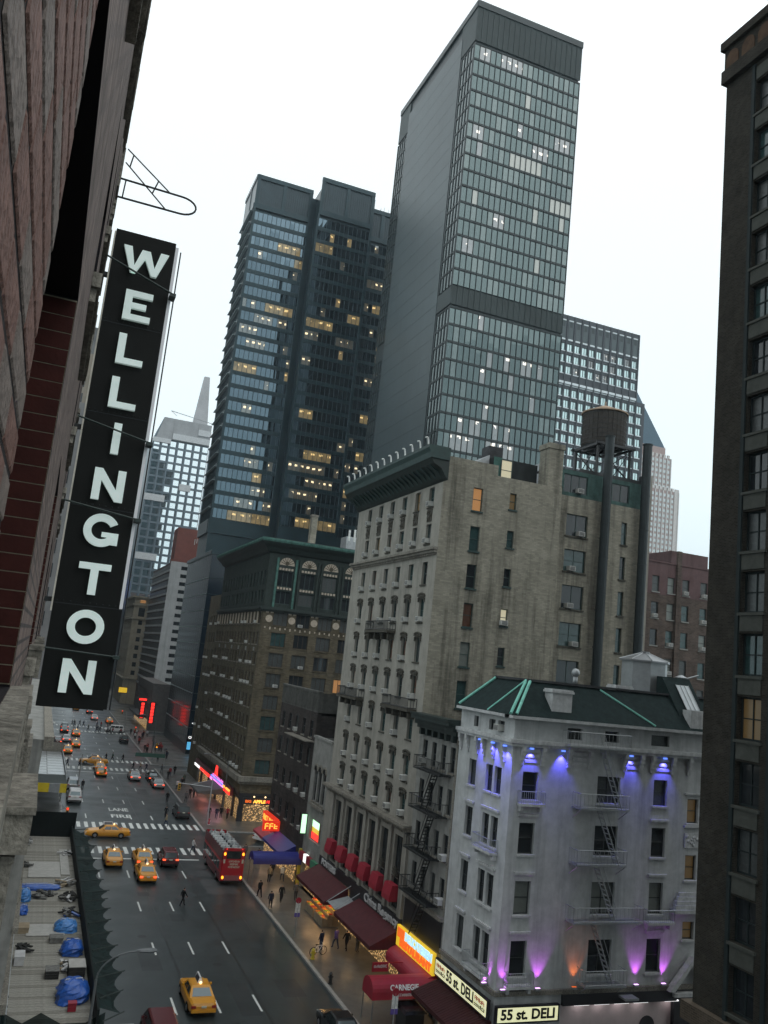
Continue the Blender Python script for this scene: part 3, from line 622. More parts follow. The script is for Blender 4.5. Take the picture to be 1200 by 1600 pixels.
for z, h, d in ((35.0,.45,.5), (11.75,.5,.75)):
    mb = MB(); f3e.box(mb, -.05, 21.9, z, z+h*.5, .004, d*.6); f3e.box(mb, -.1, 21.9, z+h*.5+.002, z+h, .004, d)
    for k in range(54): f3e.box(mb, k*.4+.1, k*.4+.3, z-.22, z-.003, .004, d*.4)
    mb.build('belt_course', 'stone_grey', B3)
for u0, u1, z in ((7.7,13.7,28.2), (14.2,20.1,21.5), (1.2,7.2,21.5)):
    mb = MB(); f3e.box(mb, u0, u1, z-.25, z, .004, .9)
    for u in (u0+.3, u0+1.9, u1-2.2, u1-.6): f3e.box(mb, u, u+.3, z-.85, z-.253, .004, .6)
    bo = mb.build('balcony', 'dark_stone', B3); mb = MB(); rail(mb, [f3e.p(u0+.05,z,.03), f3e.p(u0+.05,z,.85), f3e.p(u1-.05,z,.85), f3e.p(u1-.05,z,.03)], .85, r=.035, gap=.22); mb.build('balcony_rail', 'black_metal', bo)
mb = MB(); mb.loft([[(30.49-d, y, z) for d, z in ((0,41.3), (.25,41.5), (.7,42.2), (1.5,42.6), (1.75,43.0), (1.8,43.5), (2.0,43.9), (2.0,44.1), (0,44.1))] for y in (66.4, 89.4)])
cn = mb.build('cornice', 'black_green', B3)
mb = MB(); mb.loft([[(30.48-d, y, z) for d, z in ((1.82,43.0), (1.9,43.5), (2.08,43.88), (2.08,44.14), (0,44.14), (0,43.0))] for y in (66.3, 89.45)]); mb.build('cornice_lip', 'green_dark', cn)
for k in range(23):
    mb = MB(); y = 67.2+k*.97; mb.prism([(30.45,y,41.35), (29.9,y,41.9), (29.1,y,42.45), (28.8,y,42.95), (30.45,y,42.95)], (0,.4,0)); mb.build('bracket', 'green_dark', cn)
for k in range(13):
    y = 66.9+k*1.75; mb = MB(); mb.tube([(28.55,y,44.14), (28.5,y,44.55), (28.4,y,44.85), (28.2,y,44.8)], .075, n=6); mb.build('cornice_finial', 'paint_white', cn)
mb = MB(); f3e.box(mb, 0, 21.9, 2.9, 5.0, -.3, .2); mb.build('fascia', 'fascia_black', B3)
mb = MB(); f3e.box(mb, 0, 21.9, 0, 2.9, -.5, -.4); mb.build('shop_window', 'shop_goods', B3)
# roof hut, chimney
H3 = MB(); H3.box(36.3, 41.0, 69.3, 74, 42.5, 45.0); hut = H3.build('roof_hut', P('hut_dark', (.03,.035,.035), .6, var=.2, streak=.3), B3)
mb = MB(); mb.quad((36.3,69.28,42.5), (37.2,69.28,42.5), (37.2,69.28,45.05), (36.3,69.28,45.05)); mb.build('copper_trim', 'teal_copper', hut)
window(F((36.5,69.25,0), 'N'), .55, 42.9, 1.75, 44.9, B3, pane='glass_lit_pale', depth=.0, frame='frame_green')
mb = MB(); mb.prism([(34.1,70,42.5), (36.2,70,42.5), (36.2,70,45.3), (34.1,70,43.9)], (0,3,0)); mb.build('roof_shed', 'galv', B3)
mb = MB(); mb.box(36.6, 38.1, 71, 72.5, 45.01, 46.5); mb.build('roof_cooler', 'roof_tar', B3)
mb = MB(); mb.box(41.0, 42.55, 67.33, 69.0, 42.75, 46.4); mb.box(40.9, 42.65, 67.25, 69.1, 46.402, 46.9); mb.build('chimney', 'cream_brick', B3)
mb = MB(); mb.box(42.7, 45.0, 71.5, 75, 42.6, 46.0); mb.build('roof_tank_house', 'galv', B3)
# ------------------------------------------------------------------ rear wing with flues
B4 = thing('rear_wing', 'stained tan rear wing with tall dark flues behind the cream building', 'building', (48,74,0))
f4 = F((42.62,68.9,0), 'N')
R4 = [(38.8,40.9), (35.4,37.5), (31.9,34.1), (28.4,30.6), (25.0,27.1)]
big = [(1.7, v0, 4.1, v1) for v0, v1 in R4]; sm = [(5.55, v0+.3, 6.35, v1+.1) for v0, v1 in R4]; nr = [(8.0, v0, 8.65, v1+.1) for v0, v1 in R4]
mb = MB(); f4.wall(mb, 0, 11.3, 18, 42.6, big + sm + nr, .25); mb.quad((53.92,68.9,18), (53.92,88,18), (53.92,88,45.6), (53.92,68.9,45.6)); mb.build('wall', 'cream_brick', B4)
for i, o in enumerate(big): window(f4, *o, B4, frame='frame_green', pane=('glass_dark','glass_teal')[i % 2], mull=1, rail=i % 2 == 1, sill='dark_stone', ac=i != 4)
for o in sm + nr: window(f4, *o, B4, frame='frame_green', pane=rp('glass_dark','glass_teal'), sill='dark_stone', ac=(o[0] < 6 and 31 < o[1] < 33))
mb = MB(); f4.wall(mb, .3, 11.2, 42.6, 45.2, [(1.3,43.0,4.0,44.8), (5.9,43.0,8.9,44.8)], .15, w=-.25); mb.build('copper_storey', P('copper_dirty', (.06,.11,.10), .7, var=.4, scale=1.2, streak=.5), B4)
for o in ((1.3,43.0,4.0,44.8), (5.9,43.0,8.9,44.8)): window(f4, *o, B4, frame='frame_green', pane='glass_dark', mull=2, depth=.15, w=-.25, ac=o[0] < 2, rail=False)
mb = MB(); mb.box(42.7, 53.9, 69.2, 88, 45.0, 45.25); mb.box(53.2, 53.95, 68.85, 70, 42.6, 46.2); mb.build('roof', 'roof_tar', B4)
mb = MB(); f4.box(mb, 11.0, 11.32, 18, 46.2, .003, .12); mb.build('corner_strip', 'cream_stone', B4)
P('flue_metal', (.018,.026,.028), .5, .3, var=.25)
for i, (x, zt) in enumerate(((48.2,49.0), (52.7,49.0))):
    fl = thing('flue', ('tall dark steel flue in front of the water tank legs', 'dark steel flue at the right corner of the tan rear wing')[i], 'flue', (x,68.2,18))
    mb = MB(); mb.cyl((x,68.2,18), (x,68.2,zt), .44, n=14); mb.build('pipe', 'flue_metal', fl, smooth=False)
    for k in range(9):
        mb = MB(); z = 20+k*3.4; mb.cyl((x,68.2,z), (x,68.2,z+.09), .47, n=14); mb.box(x-.05, x+.05, 68.64, 68.89, z, z+.09); mb.build('clamp', 'flue_metal', fl)
    mb = MB(); mb.cyl((x,68.2,zt), (x,68.2,zt+.12), .5, n=14); mb.build('rim', 'flue_metal', fl)
# water tank
P('tank_wood', (.055,.05,.045), .85, var=.35, scale=5, streak=.4); P('tank_roof', (.34,.25,.18), .8, var=.2)
T = thing('water_tank', 'round wooden water tank with tan conical lid on steel legs', 'water tank', (49.8,71.6,45.3)); cx, cy = 49.8, 71.6
for k in range(28):
    a0, a1 = 6.28319*k/28, 6.28319*(k+.93)/28; mb = MB()
    mb.hexa([(cx+r*math.cos(a), cy+r*math.sin(a), z) for z in (48.9,52.3) for r, a in ((2.05,a0), (2.2,a0), (2.2,a1), (2.05,a1))]); mb.build('stave', 'tank_wood', T)
mb = MB(); mb.cyl((cx,cy,48.8), (cx,cy,52.2), 2.1, n=24); mb.build('tank_core', 'black_metal', T)
for z in (49.1,49.5,49.9,50.4,50.9,51.5,52.1):
    mb = MB(); mb.cyl((cx,cy,z), (cx,cy,z+.05), 2.24, n=28, cap=True); mb.build('hoop', 'black_metal', T)
mb = MB(); mb.cyl((cx,cy,52.32), (cx,cy,52.45), 2.35, n=24); mb.cyl((cx,cy,52.45), (cx,cy,53.4), 2.3, .1, n=24); mb.cyl((cx,cy,53.4), (cx,cy,53.8), .08, n=6); mb.build('lid', 'tank_roof', T)
mb = MB(); mb.box(cx-2.3, cx+2.3, cy-2.3, cy-2.05, 48.55, 48.78); mb.box(cx-2.3, cx+2.3, cy+2.05, cy+2.3, 48.55, 48.78)
for k in range(6): mb.box(cx-2+k*.8-.1, cx-2+k*.8+.1, cy-2.04, cy+2.04, 48.5, 48.72)
mb.build('platform', 'black_metal', T)
for sx_ in (-1,1):
    for sy in (-1,1):
        mb = MB(); mb.box(cx+sx_*1.9-.1, cx+sx_*1.9+.1, cy+sy*1.9-.1, cy+sy*1.9+.1, 45.2, 48.49); mb.build('leg', 'black_metal', T)
mb = MB()
for s in (-1,1):
    for a, b in (((-1.9,45.4), (1.9,48.4)), ((1.9,45.4), (-1.9,48.4))):
        mb.cyl((cx+a[0],cy+s*1.9,a[1]), (cx+b[0],cy+s*1.9,b[1]), .05, n=4); mb.cyl((cx+s*1.9,cy+a[0],a[1]), (cx+s*1.9,cy+b[0],b[1]), .05, n=4)
mb.box(cx-3.8, cx+3.6, cy-2.1, cy-1.8, 45.27, 45.65); mb.box(cx-3.8, cx+3.6, cy+1.8, cy+2.1, 45.27, 45.65); mb.build('bracing', 'black_metal', T)
# ------------------------------------------------------------------ brown apartment block behind
B5 = thing('brick_apartment_block', 'brown brick apartment block with rust coloured top storey behind the rear wing', 'building', (72,95,0))
f5 = F((54.5,88,0), 'N'); cols = (15.2, 17.6, 19.9, 22.8, 25.2); R5 = [(37.5,39.5), (34.2,36.2), (30.8,32.8), (27.3,29.3), (23.9,25.9)]
ops = [(c, v0, c+1.1, v1) for c in cols for v0, v1 in R5]
mb = MB(); f5.wall(mb, 0, 30, 15, 37.2+.0, [o for o in ops if o[3] < 37], .22); mb.build('wall', 'brown_brick', B5)
mb = MB(); f5.wall(mb, 0, 30, 37.2, 41.2, [o for o in ops if o[3] > 37], .22); f5.box(mb, 0, 30, 41.202, 41.4, -.3, .1); mb.build('top_storey', 'rust_brick', B5)
for o in ops: window(f5, *o, B5, frame='frame_dark', pane=rp('glass_dark','glass_teal','glass_curtain','glass_blind'), depth=.22, sill='grey_stucco', ac=random.random() < .45)
mb = MB(); mb.box(54.5, 84.5, 88.3, 105, 40.6, 41.0); mb.build('roof', 'roof_tar', B5)
mb = MB(); f5.box(mb, 18.8, 20.0-.6, 15, 43, .004, .35); mb.build('flue_stack', 'brown_brick', B5)
mb = MB(); mb.box(75, 81, 91, 96, 41.0, 43.6); mb.build('lift_house', 'rust_brick', B5)
# ------------------------------------------------------------------ low arched building and dark brick building
B6 = thing('arched_building', 'low pale building with three arched windows and lit shop sign', 'building', (38,92.6,0))
f6 = F((30.5,89.25,0), 'E'); ops = [(1.2+1.5*k, 9.5, 2.3+1.5*k, 12.7) for k in range(3)]
mb = MB(); f6.wall(mb, 0, 6.7, 3.2, 16.1, ops + [(1.0,5.5,4.9,7.7)], .3); f6.wall(mb, 0, 6.7, 0, 3.2, [(.5,.15,6.2,3.0)], .4); mb.quad((30.5,95.95,0), (40,95.95,0), (40,95.95,16.1), (30.5,95.95,16.1)); f6.box(mb, 0.01, 6.69, 16.11, 16.35, -.3, .15); mb.build('wall', 'grey_stucco', B6)
mb = MB(); mb.box(30.8, 42, 89.3, 95.9, 15.6, 15.9); mb.build('roof', 'roof_tar', B6)
for o in ops:
    window(f6, *o, B6, frame='frame_dark', pane='glass_dark', depth=.3, sill='stone_grey')
    c = (o[0]+o[2])/2; mb = MB(); mb.prism([f6.p(c+.55*math.cos(math.pi*k/8), 12.7+.55*math.sin(math.pi*k/8), .01) for k in range(9)], f6.N*.02); mb.build('arch_light', 'glass_dark', B6)
    mb = MB()
    for k in range(8):
        a0, a1 = math.pi*k/8, math.pi*(k+1)/8; mb.prism([f6.p(c+r*math.cos(a), 12.72+r*math.sin(a), .003) for r, a in ((.56,a0), (.75,a0), (.75,a1), (.56,a1))], f6.N*.12)
    mb.build('arch_moulding', 'stone_grey', B6)
mb = MB(); f6.box(mb, .6, 5.3, 9.0, 9.3, .004, .3); mb.build('string_course', 'stone_grey', B6)
mb = MB(); f6.box(mb, 2.4, 4.8, 5.6, 6.3, -.28, -.25); sg = mb.build('sign_panel', 'neon_red', B6)
mb = MB(); f6.box(mb, 2.4, 4.8, 6.302, 6.8, -.28, -.25); mb.build('sign_panel', 'sign_yellow', B6)
mb = MB(); f6.box(mb, 2.4, 4.8, 6.802, 7.5, -.28, -.25); mb.build('sign_panel', 'neon_green', B6)
mb = MB(); f6.box(mb, .5, 6.2, .15, 3.0, -.42, -.4); mb.build('shop_window', 'shop_goods', B6)
S4 = thing('vertical_sign', 'bright white green vertical sign on the pale arched building', 'shop sign', (30.1,95.3,5.8))
mb = MB(); mb.box(29.75, 30.45, 95.2, 95.5, 5.7, 7.9); mb.build('sign_box', 'fascia_black', S4); mb = MB(); mb.box(29.82, 30.38, 95.17, 95.199, 5.8, 7.8); mb.build('sign_face', 'neon_green', S4)
B7 = thing('dark_brick_building', 'dark brown brick building with pale parapet band at the side street', 'building', (38,104,0))
f7 = F((30.5,96,0), 'E'); ops = [(1.2+3.1*k, v, 2.3+3.1*k, v+1.9) for k in range(5) for v in (5.6,9.2,12.8,15.9)]
mb = MB(); f7.wall(mb, 0, 16, 0, 18.8, ops, .2); mb.quad((30.5,96,10), (46,96,10), (46,96,18.8), (30.5,96,18.8)); mb.build('wall', 'dark_brick', B7)
for o in ops: window(f7, *o, B7, frame='frame_dark', pane=rp('glass_dark','glass_curtain'), depth=.2, sill='stone_grey', ac=random.random() < .2)
mb = MB(); f7.box(mb, -.05, 16, 18.8, 21.0, -.35, .02); mb.quad((30.5,95.97,18.8), (46,95.97,18.8), (46,95.97,21), (30.5,95.97,21))
for k in range(40): f7.box(mb, k*.4+.05, k*.4+.25, 19.0, 20.8, .021, .08)
f7.box(mb, -.1, 16, 21.002, 21.2, -.4, .15); mb.build('parapet', P('parapet_grey', (.10,.10,.092), .8, var=.3, streak=.4), B7)
mb = MB(); mb.box(30.9, 46, 96, 112, 18.5, 18.79); mb.build('roof', 'roof_tar', B7)
mb = MB(); f7.box(mb, -.1, 9, 16.0-.5, 16.0-.38, .02, 1.1); mb.build('ledge', 'stone_grey', B7)
# ------------------------------------------------------------------ dark tower at the right edge
B8 = thing('dark_tower', 'dark brown brick tower with arched cornice at the right edge', 'building', (36,26,0))
f8 = F((30.5,20,0), 'E'); R8 = [11.6+2.925*k for k in range(17)]
ops = [(a, v, b, v+1.95) for a, b in ((10.55,11.98), (7.6,9.1), (4.6,6.1)) for v in R8 if v+1.95 < 59.9]
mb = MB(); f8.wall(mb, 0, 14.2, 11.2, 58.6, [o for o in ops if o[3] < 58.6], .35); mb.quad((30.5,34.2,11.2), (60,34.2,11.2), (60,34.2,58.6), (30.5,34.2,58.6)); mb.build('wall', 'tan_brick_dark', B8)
for i, o in enumerate(ops):
    if o[3] >= 58.6: continue
    window(f8, *o, B8, frame='frame_metal', pane='glass_lit_dim' if i == 4 else rp('glass_dark','glass_curtain','glass_curtain','glass_teal'), depth=.33, sill='spandrel', mull=1, fw=.09)
    mb = MB(); f8.box(mb, o[0]+.02, o[2]-.02, o[3]+.1, o[3]+.86, .004, .05); mb.build('spandrel_panel', 'spandrel', B8)
for u in (12.02, 9.9, 9.14, 7.0):
    mb = MB(); f8.box(mb, u, u+.2, 11.2, 58.5, .003, .1); mb.build('metal_pier', 'frame_metal', B8)
mb = MB(); f8.box(mb, -.1, 14.3, 58.61, 59.4, -.5, .32); f8.box(mb, -.1, 14.22, 59.402, 60.7, -.5, .18); f8.box(mb, -.1, 14.35, 60.702, 61.2, -.6, .4); mb.build('cornice', 'tan_brick_dark', B8)
for k in range(9):
    mb = MB(); c = 13.6-k*1.15; mb.prism([f8.p(c+.45*math.cos(math.pi*j/8), 59.95+.5*math.sin(math.pi*j/8), .181) for j in range(9)] + [f8.p(c-.45,59.45,.181), f8.p(c+.45,59.45,.181)], f8.N*.05); mb.build('cornice_arch', P('rust_clay', (.075,.045,.028), .8, var=.3), B8)
mb = MB(); mb.box(30.6, 60, 20, 34.1, 58.7, 59.2); mb.build('roof', 'roof_tar', B8)
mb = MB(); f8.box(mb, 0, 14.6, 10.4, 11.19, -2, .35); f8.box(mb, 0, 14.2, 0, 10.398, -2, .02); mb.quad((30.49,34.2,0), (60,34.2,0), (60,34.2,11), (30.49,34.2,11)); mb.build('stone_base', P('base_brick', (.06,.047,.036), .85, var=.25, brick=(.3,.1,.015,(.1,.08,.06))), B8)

# ================================================================== BLOCKS BEYOND THE SIDE STREET, TOWERS, FAR BUILDINGS
def glow(name, col, es, amb, ku, z0, pitch, lo, hi, base, metal):
    """reflective pane with the room behind it lit: short ceiling fixtures in rows under each floor slab"""
    m = bpy.data.materials.new(name); m.use_nodes = True; MATS[name] = m
    n = m.node_tree.nodes; l = m.node_tree.links.new; b = n['Principled BSDF']
    b.inputs['Base Color'].default_value = (*base, 1); b.inputs['Roughness'].default_value = .05; b.inputs['Metallic'].default_value = metal
    g = n.new('ShaderNodeNewGeometry'); s = n.new('ShaderNodeSeparateXYZ'); l(g.outputs['Position'], s.inputs[0])
    def M(op, a, c=None):
        q = n.new('ShaderNodeMath'); q.operation = op
        for i, v in enumerate((a, c)):
            if v is None: continue
            if isinstance(v, (int, float)): q.inputs[i].default_value = v
            else: l(v, q.inputs[i])
        return q.outputs[0]
    no = n.new('ShaderNodeTexNoise'); no.inputs['Scale'].default_value = .55; no.inputs['Detail'].default_value = 2; l(g.outputs['Position'], no.inputs['Vector'])
    u = M('FRACT', M('MULTIPLY', M('ADD', M('ADD', s.outputs['X'], s.outputs['Y']), M('MULTIPLY', no.outputs['Fac'], .6)), ku)); v = M('FRACT', M('DIVIDE', M('SUBTRACT', s.outputs['Z'], z0), pitch))
    v = M('ADD', v, M('MULTIPLY', M('SUBTRACT', no.outputs['Fac'], .5), .25))
    bar = M('MULTIPLY', M('MULTIPLY', M('GREATER_THAN', u, .3), M('LESS_THAN', u, .74)), M('MULTIPLY', M('GREATER_THAN', v, lo), M('LESS_THAN', v, hi)))
    bar = M('MULTIPLY', bar, M('GREATER_THAN', no.outputs['Fac'], .44))
    b.inputs['Emission Color'].default_value = (*col, 1); l(M('ADD', M('MULTIPLY', bar, es), M('MULTIPLY', no.outputs['Fac'], amb)), b.inputs['Emission Strength'])
glow('office_lit', (1,.80,.48), 1.7, .10, .62, 57.0, 3.56, .36, .50, (.16,.19,.2), .8); glow('office_row', (1,.70,.28), 1.0, .38, .45, 57.0, 3.56, .40, .54, (.1,.11,.1), .6); glow('office_white', (1,.93,.8), 1.5, .12, .55, 98.0, 3.5, .40, .56, (.2,.22,.23), .8)
P('tower_glass', (.105,.138,.14), .02, 1, var=.06, scale=.2); P('tower_blind', (.145,.18,.18), .12, .85, var=.1, scale=1); P('tower_blind_pale', (.42,.43,.40), .3, .3, var=.05)
P('tower_black', (.016,.026,.028), .4, .2, var=.2, scale=.5); P('tower_louvre', (.030,.043,.043), .55, .2, var=.2, scale=.3)
P('tower_side', (.055,.075,.08), .40, .25, var=.12, scale=.12, streak=.15); P('seam_dark', (.03,.034,.037), .6, var=0)
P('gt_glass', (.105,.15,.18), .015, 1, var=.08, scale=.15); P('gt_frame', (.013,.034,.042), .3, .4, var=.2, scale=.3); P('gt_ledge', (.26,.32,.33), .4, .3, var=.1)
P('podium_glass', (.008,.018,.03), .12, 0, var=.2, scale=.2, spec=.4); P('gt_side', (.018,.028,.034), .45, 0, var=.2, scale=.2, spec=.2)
def pane_mesh(w, h, m, key):
    k = ('pm', w, h, m)
    if k not in WCACHE: g = MB(); g.quad((-w/2,0,0), (w/2,0,0), (w/2,0,h), (-w/2,0,h)); WCACHE[k] = g.mesh('pane', [m])
    return WCACHE[k]
def curtain(root, f, u0, n, pw, floors, wh, choose, frame, own, w=0, tilt=.006, fin=.09, find=.13, gap=.0):
    """curtain wall: fins and spandrels as one frame part, every pane its own part up to `own` panes, the rest joined"""
    fr = MB(); rest = {}; fl_h = floors[1]-floors[0] if len(floors) > 1 else 3.5; made = 0
    v_lo, v_hi = floors[0]-.3, floors[-1]+wh+.35
    for k in range(n+1): f.box(fr, u0+k*pw-fin/2, u0+k*pw+fin/2, v_lo, v_hi, w-.1, w+find)
    for i, v in enumerate(floors):
        top = floors[i+1] if i+1 < len(floors) else v_hi
        if top-(v+wh) < 6: f.box(fr, u0, u0+n*pw, v+wh, top, w-.12, w+.05)
        f.box(fr, u0, u0+n*pw, v+wh+.12, v+wh+.2, w+.052, w+.1)
    fr.build('curtain_frame', frame, root)
    order = sorted(((i, k) for i in range(len(floors)) for k in range(n)), key=lambda t: -t[0])
    for i, k in order:
        v = floors[i]; m = choose(i, k); c = u0+(k+.5)*pw; rx, rz = random.gauss(0, tilt), random.gauss(0, tilt)
        if made < own:
            o = O('pane', pane_mesh(round(pw-fin, 3), wh, m, 0), root, f.p(c, v, w-.05), rot=(rx, 0, f.rz+rz)); made += 1
        else:
            g = rest.setdefault(m, MB()); hw = (pw-fin)/2; t = rz*hw; s = rx*wh
            g.quad(f.p(c-hw,v,w-.05-t), f.p(c+hw,v,w-.05+t), f.p(c+hw,v+wh,w-.05+t+s), f.p(c-hw,v+wh,w-.05-t+s))
    for m, g in rest.items(): tag(g.build('joined_panes', m, root), kind='stuff')

# ------------------------------------------------------------------ old hotel block with copper cornice
B9 = thing('old_hotel_block', 'olive brick block with copper green cornice and arched top windows', 'building', (44,147,0))
f9e, f9n = F((30.7,130,0), 'E'), F((30.7,130,0), 'N')
CX = [2.9+3.62*k for k in range(8)]; Z9 = [30.2, 27.0, 23.9, 20.8, 17.5, 14.4, 11.2, 8.0]
on = [(c-1.15, z-1.05, c+1.15, z+1.05) for c in CX for z in Z9]; at = [(c-1.2, a, c+1.2, b) for c in CX for a, b in ((32.5,34.5), (35.2,37.6))]
EU = [1.6+2.35*k for k in range(15)]
oe = [(u-.6, z-.95, u+.6, z+.95) for u in EU for z in Z9]; et = [(u-.6, a, u+.6, b) for u in EU for a, b in ((32.6,34.5), (35.3,37.6))]
mb = MB(); f9n.wall(mb, 0, 30, 4.2, 31.6, on, .25); f9e.wall(mb, 0, 36, 4.2, 31.6, oe, .25); mb.build('wall', 'olive_brick', B9)
mb = MB(); f9n.wall(mb, .02, 30, 31.6, 41.0, at, .35); f9e.wall(mb, .02, 36, 31.6, 41.0, et, .3); mb.build('attic_wall', P('attic_green', (.030,.040,.036), .7, var=.3, streak=.4), B9)
for o in on: window(f9n, *o, B9, frame='frame_brown', pane=rp('glass_dark','glass_dark','glass_curtain','glass_teal') if (o[1] != 19.75 or o[0] < 9) else 'glass_lit', depth=.22, mull=2, rail=False, sill='olive_brick', ac=random.random() < .25)
for o in at: window(f9n, *o, B9, frame='frame_green', pane=rp('glass_dark','glass_curtain'), depth=.33, mull=2, rail=False)
for o in oe: window(f9e, *o, B9, frame='frame_brown', pane=rp('glass_dark','glass_dark','glass_curtain'), depth=.22, sill='stone_grey', ac=random.random() < .3)
for o in et: window(f9e, *o, B9, frame='frame_green', pane='glass_dark', depth=.28)
for c in CX:
    mb = MB(); mb.prism([f9n.p(c+1.2*math.cos(math.pi*k/12), 38.55+1.2*math.sin(math.pi*k/12), .01) for k in range(13)], f9n.N*.06); fanl = mb.build('fan_panel', 'terracotta', B9)
    mb = MB()
    for k in range(1,8): mb.cyl(f9n.p(c,38.58,.08), f9n.p(c+1.1*math.cos(math.pi*k/8),38.58+1.1*math.sin(math.pi*k/8),.08), .05, n=4)
    mb.cyl(f9n.p(c,38.9,.05), f9n.p(c,38.9,.12), .28, n=10); mb.build('fan_rays', 'olive_brick', fanl)
    for v in (37.75, 34.75):
        for k in range(5): 
            mb = MB(); f9n.box(mb, c-1.15+k*.48, c-.83+k*.48, v, v+.34, .003, .05); mb.build('tile_block', 'terracotta', B9)
    mb = MB()
    for s in (-1,1): f9n.box(mb, c+s*1.5-.16, c+s*1.5+.16, 31.8, 39.6, .003, .3)
    mb.build('pilaster', 'teal_copper' if c < 4 else 'attic_green', B9)
for u in [1.08+3.62*k for k in range(8)]:
    mb = MB(); mb.cyl(f9n.p(u,30.1,.003), f9n.p(u,30.1,.1), .55, n=14); mb.cyl(f9n.p(u,30.1,.1), f9n.p(u,30.1,.16), .2, n=8); mb.build('rosette', 'terracotta', B9)
    mb = MB(); f9n.box(mb, u-.6, u-.15, 30.95, 31.35, .003, .08); f9n.box(mb, u+.15, u+.6, 30.95, 31.35, .003, .08); mb.build('tile_block', 'terracotta', B9)
for k in range(36):
    mb = MB(); u = .5+k*.8; f9n.box(mb, u, u+.2, 28.6-.15*(k % 2), 28.85, .003, .07); mb.build('tile_block', 'terracotta', B9)
mb = MB(); f9n.box(mb, -.5, 30, 31.45, 31.9, .004, .6); f9e.box(mb, 0.004, 36, 31.45, 31.9, .004, .6); f9n.box(mb, -.2, 30, 31.15, 31.448, .004, .3); f9e.box(mb, 0.004, 36, 31.15, 31.448, .004, .3); mb.build('belt_course', 'black_green', B9)
for u in EU:
    mb = MB(); f9e.box(mb, u+.95, u+1.35, 29.3, 31.1, .003, .16); mb.build('tile_block', 'terracotta', B9)
for k in range(6): 
    mb = MB(); f9e.box(mb, 2.5+k*5.6, 3.1+k*5.6, 25.0-.0, 25.6, .003, .12); mb.build('tile_block', 'grey_stucco', B9)
mb = MB(); pr = ((0,40.2), (.5,40.4), (.9,41.0), (1.5,41.4), (1.8,41.8), (1.8,42.2), (0,42.5))
def ring9(d, z): return [(30.7-d,130-d,z), (62,130-d,z), (62,166,z), (30.7-d,166,z)]
mb.loft([ring9(d, z) for d, z in pr]); cn = mb.build('cornice', 'black_green', B9)
mb = MB(); mb.loft([ring9(d, z) for d, z in ((1.81,41.75), (1.92,42.0), (1.92,42.25), (1.7,42.3))]); mb.build('cornice_lip', 'teal_copper', cn)
mb = MB(); mb.box(30.4, 62, 129.9, 166, 42.52, 42.6); mb.build('roof', 'roof_tar', cn)
mb = MB(); f9n.box(mb, -.6, 6.2, 5.9, 6.6, .004, .75); f9e.box(mb, .004, 36, 5.9, 6.6, .004, .75); f9n.box(mb, -.3, 6.2, 5.5, 5.898, .004, .35); f9e.box(mb, .004, 36, 5.5, 5.898, .004, .35); mb.build('stone_ledge', 'stone_grey', B9)
mb = MB(); f9n.box(mb, 0, 30, 3.6, 4.2, -.4, 0); f9e.box(mb, .004, 36, 3.6, 4.2, -.4, 0); f9n.box(mb, 0, .8, 0, 3.6, -.4, 0); f9n.box(mb, 5.4, 30, 0, 3.6, -.4, 0); mb.build('base', 'fascia_black', B9)
mb = MB(); f9n.box(mb, .8, 5.4, .15, 2.6, -.4, -.35); mb.build('shop_window', 'shop_goods', B9); mb = MB(); f9e.box(mb, .5, 35.5, .15, 3.0, -.4, -.35); mb.build('shop_window', 'shop_goods', B9)
for u in (4,11,18,25,32):
    mb = MB(); f9e.box(mb, u, u+.5, 0, 3.6, -.34, .02); mb.build('shop_pier', 'fascia_black', B9)
S5 = thing('gift_shop_sign', 'amber lit APPLE shop sign facing the side street', 'shop sign', (33.6,129.9,2.6))
mb = MB(); f9n.box(mb, .6, 5.6, 2.62, 3.55, .01, .2); mb.build('sign_box', 'fascia_black', S5)
letters('BIG', .5, f9n.p(1.4,3.05,.22), FN, S5, 'sign_orange', .02, .02, wid=.9); letters('APPLE', .6, f9n.p(3.1,3.05,.22), FN, S5, 'neon_amber', .02, .03, wid=1.9); glyphs(5, .55, f9n.p(4.8,3.05,.21), FN, S5, 'neon_red', 1.2)
for u in (2.2,3.9):
    mb = MB(); mb.ball(f9n.p(u,3.75,.3), .12); mb.build('lamp', 'lamp_warm', S5); 
bulb(B9, f9n.p(3.1,2.4,.8), 60, (1,.65,.3)); 
for u, c in ((3,(1,.55,.2)), (9,(1,.4,.5)), (15,(1,.45,.6)), (22,(1,.3,.2)), (30,(1,.3,.2))): bulb(B9, f9e.p(u,2.3,.9), 70, c)
S6 = thing('diner_neon_sign', 'pink and red neon diner sign with tall red letter A above the pavement', 'neon sign', (30.2,150,3.2))
mb = MB(); f9e.box(mb, 3.5, 36, 3.1, 4.3, .2, .6); mb.build('sign_box', P('neon_back', (.10,.02,.03), .4, var=0), S6)
for u0, u1, m in ((9,20,'neon_pink'), (9.3,19.5,'neon_blue'), (21,30,'neon_red'), (31,36,'lamp_white'), (4,8.5,'neon_red')):
    for v in ((3.2,3.45) if m != 'neon_blue' else (3.8,)):
        mb = MB(); mb.cyl(f9e.p(u0,v,.65), f9e.p(u1,v,.65), .09, n=6); mb.build('neon_tube', m, S6)
glyphs(9, .8, f9e.p(14,3.95,.61), FE, S6, 'neon_pink', 9)
mb = MB()
for a, b in (((15,4.3),(15.8,6.1)), ((16.6,4.3),(15.8,6.1)), ((15.4,5.0),(16.2,5.0))): mb.cyl(f9e.p(a[0],a[1],.6), f9e.p(b[0],b[1],.6), .14, n=6)
mb.build('neon_letter', 'neon_red', S6)
for k in range(7):
    mb = MB(); mb.ball(f9e.p(4.2+k*.75,3.75,.7), .16); mb.build('bulb', 'neon_amber', S6)
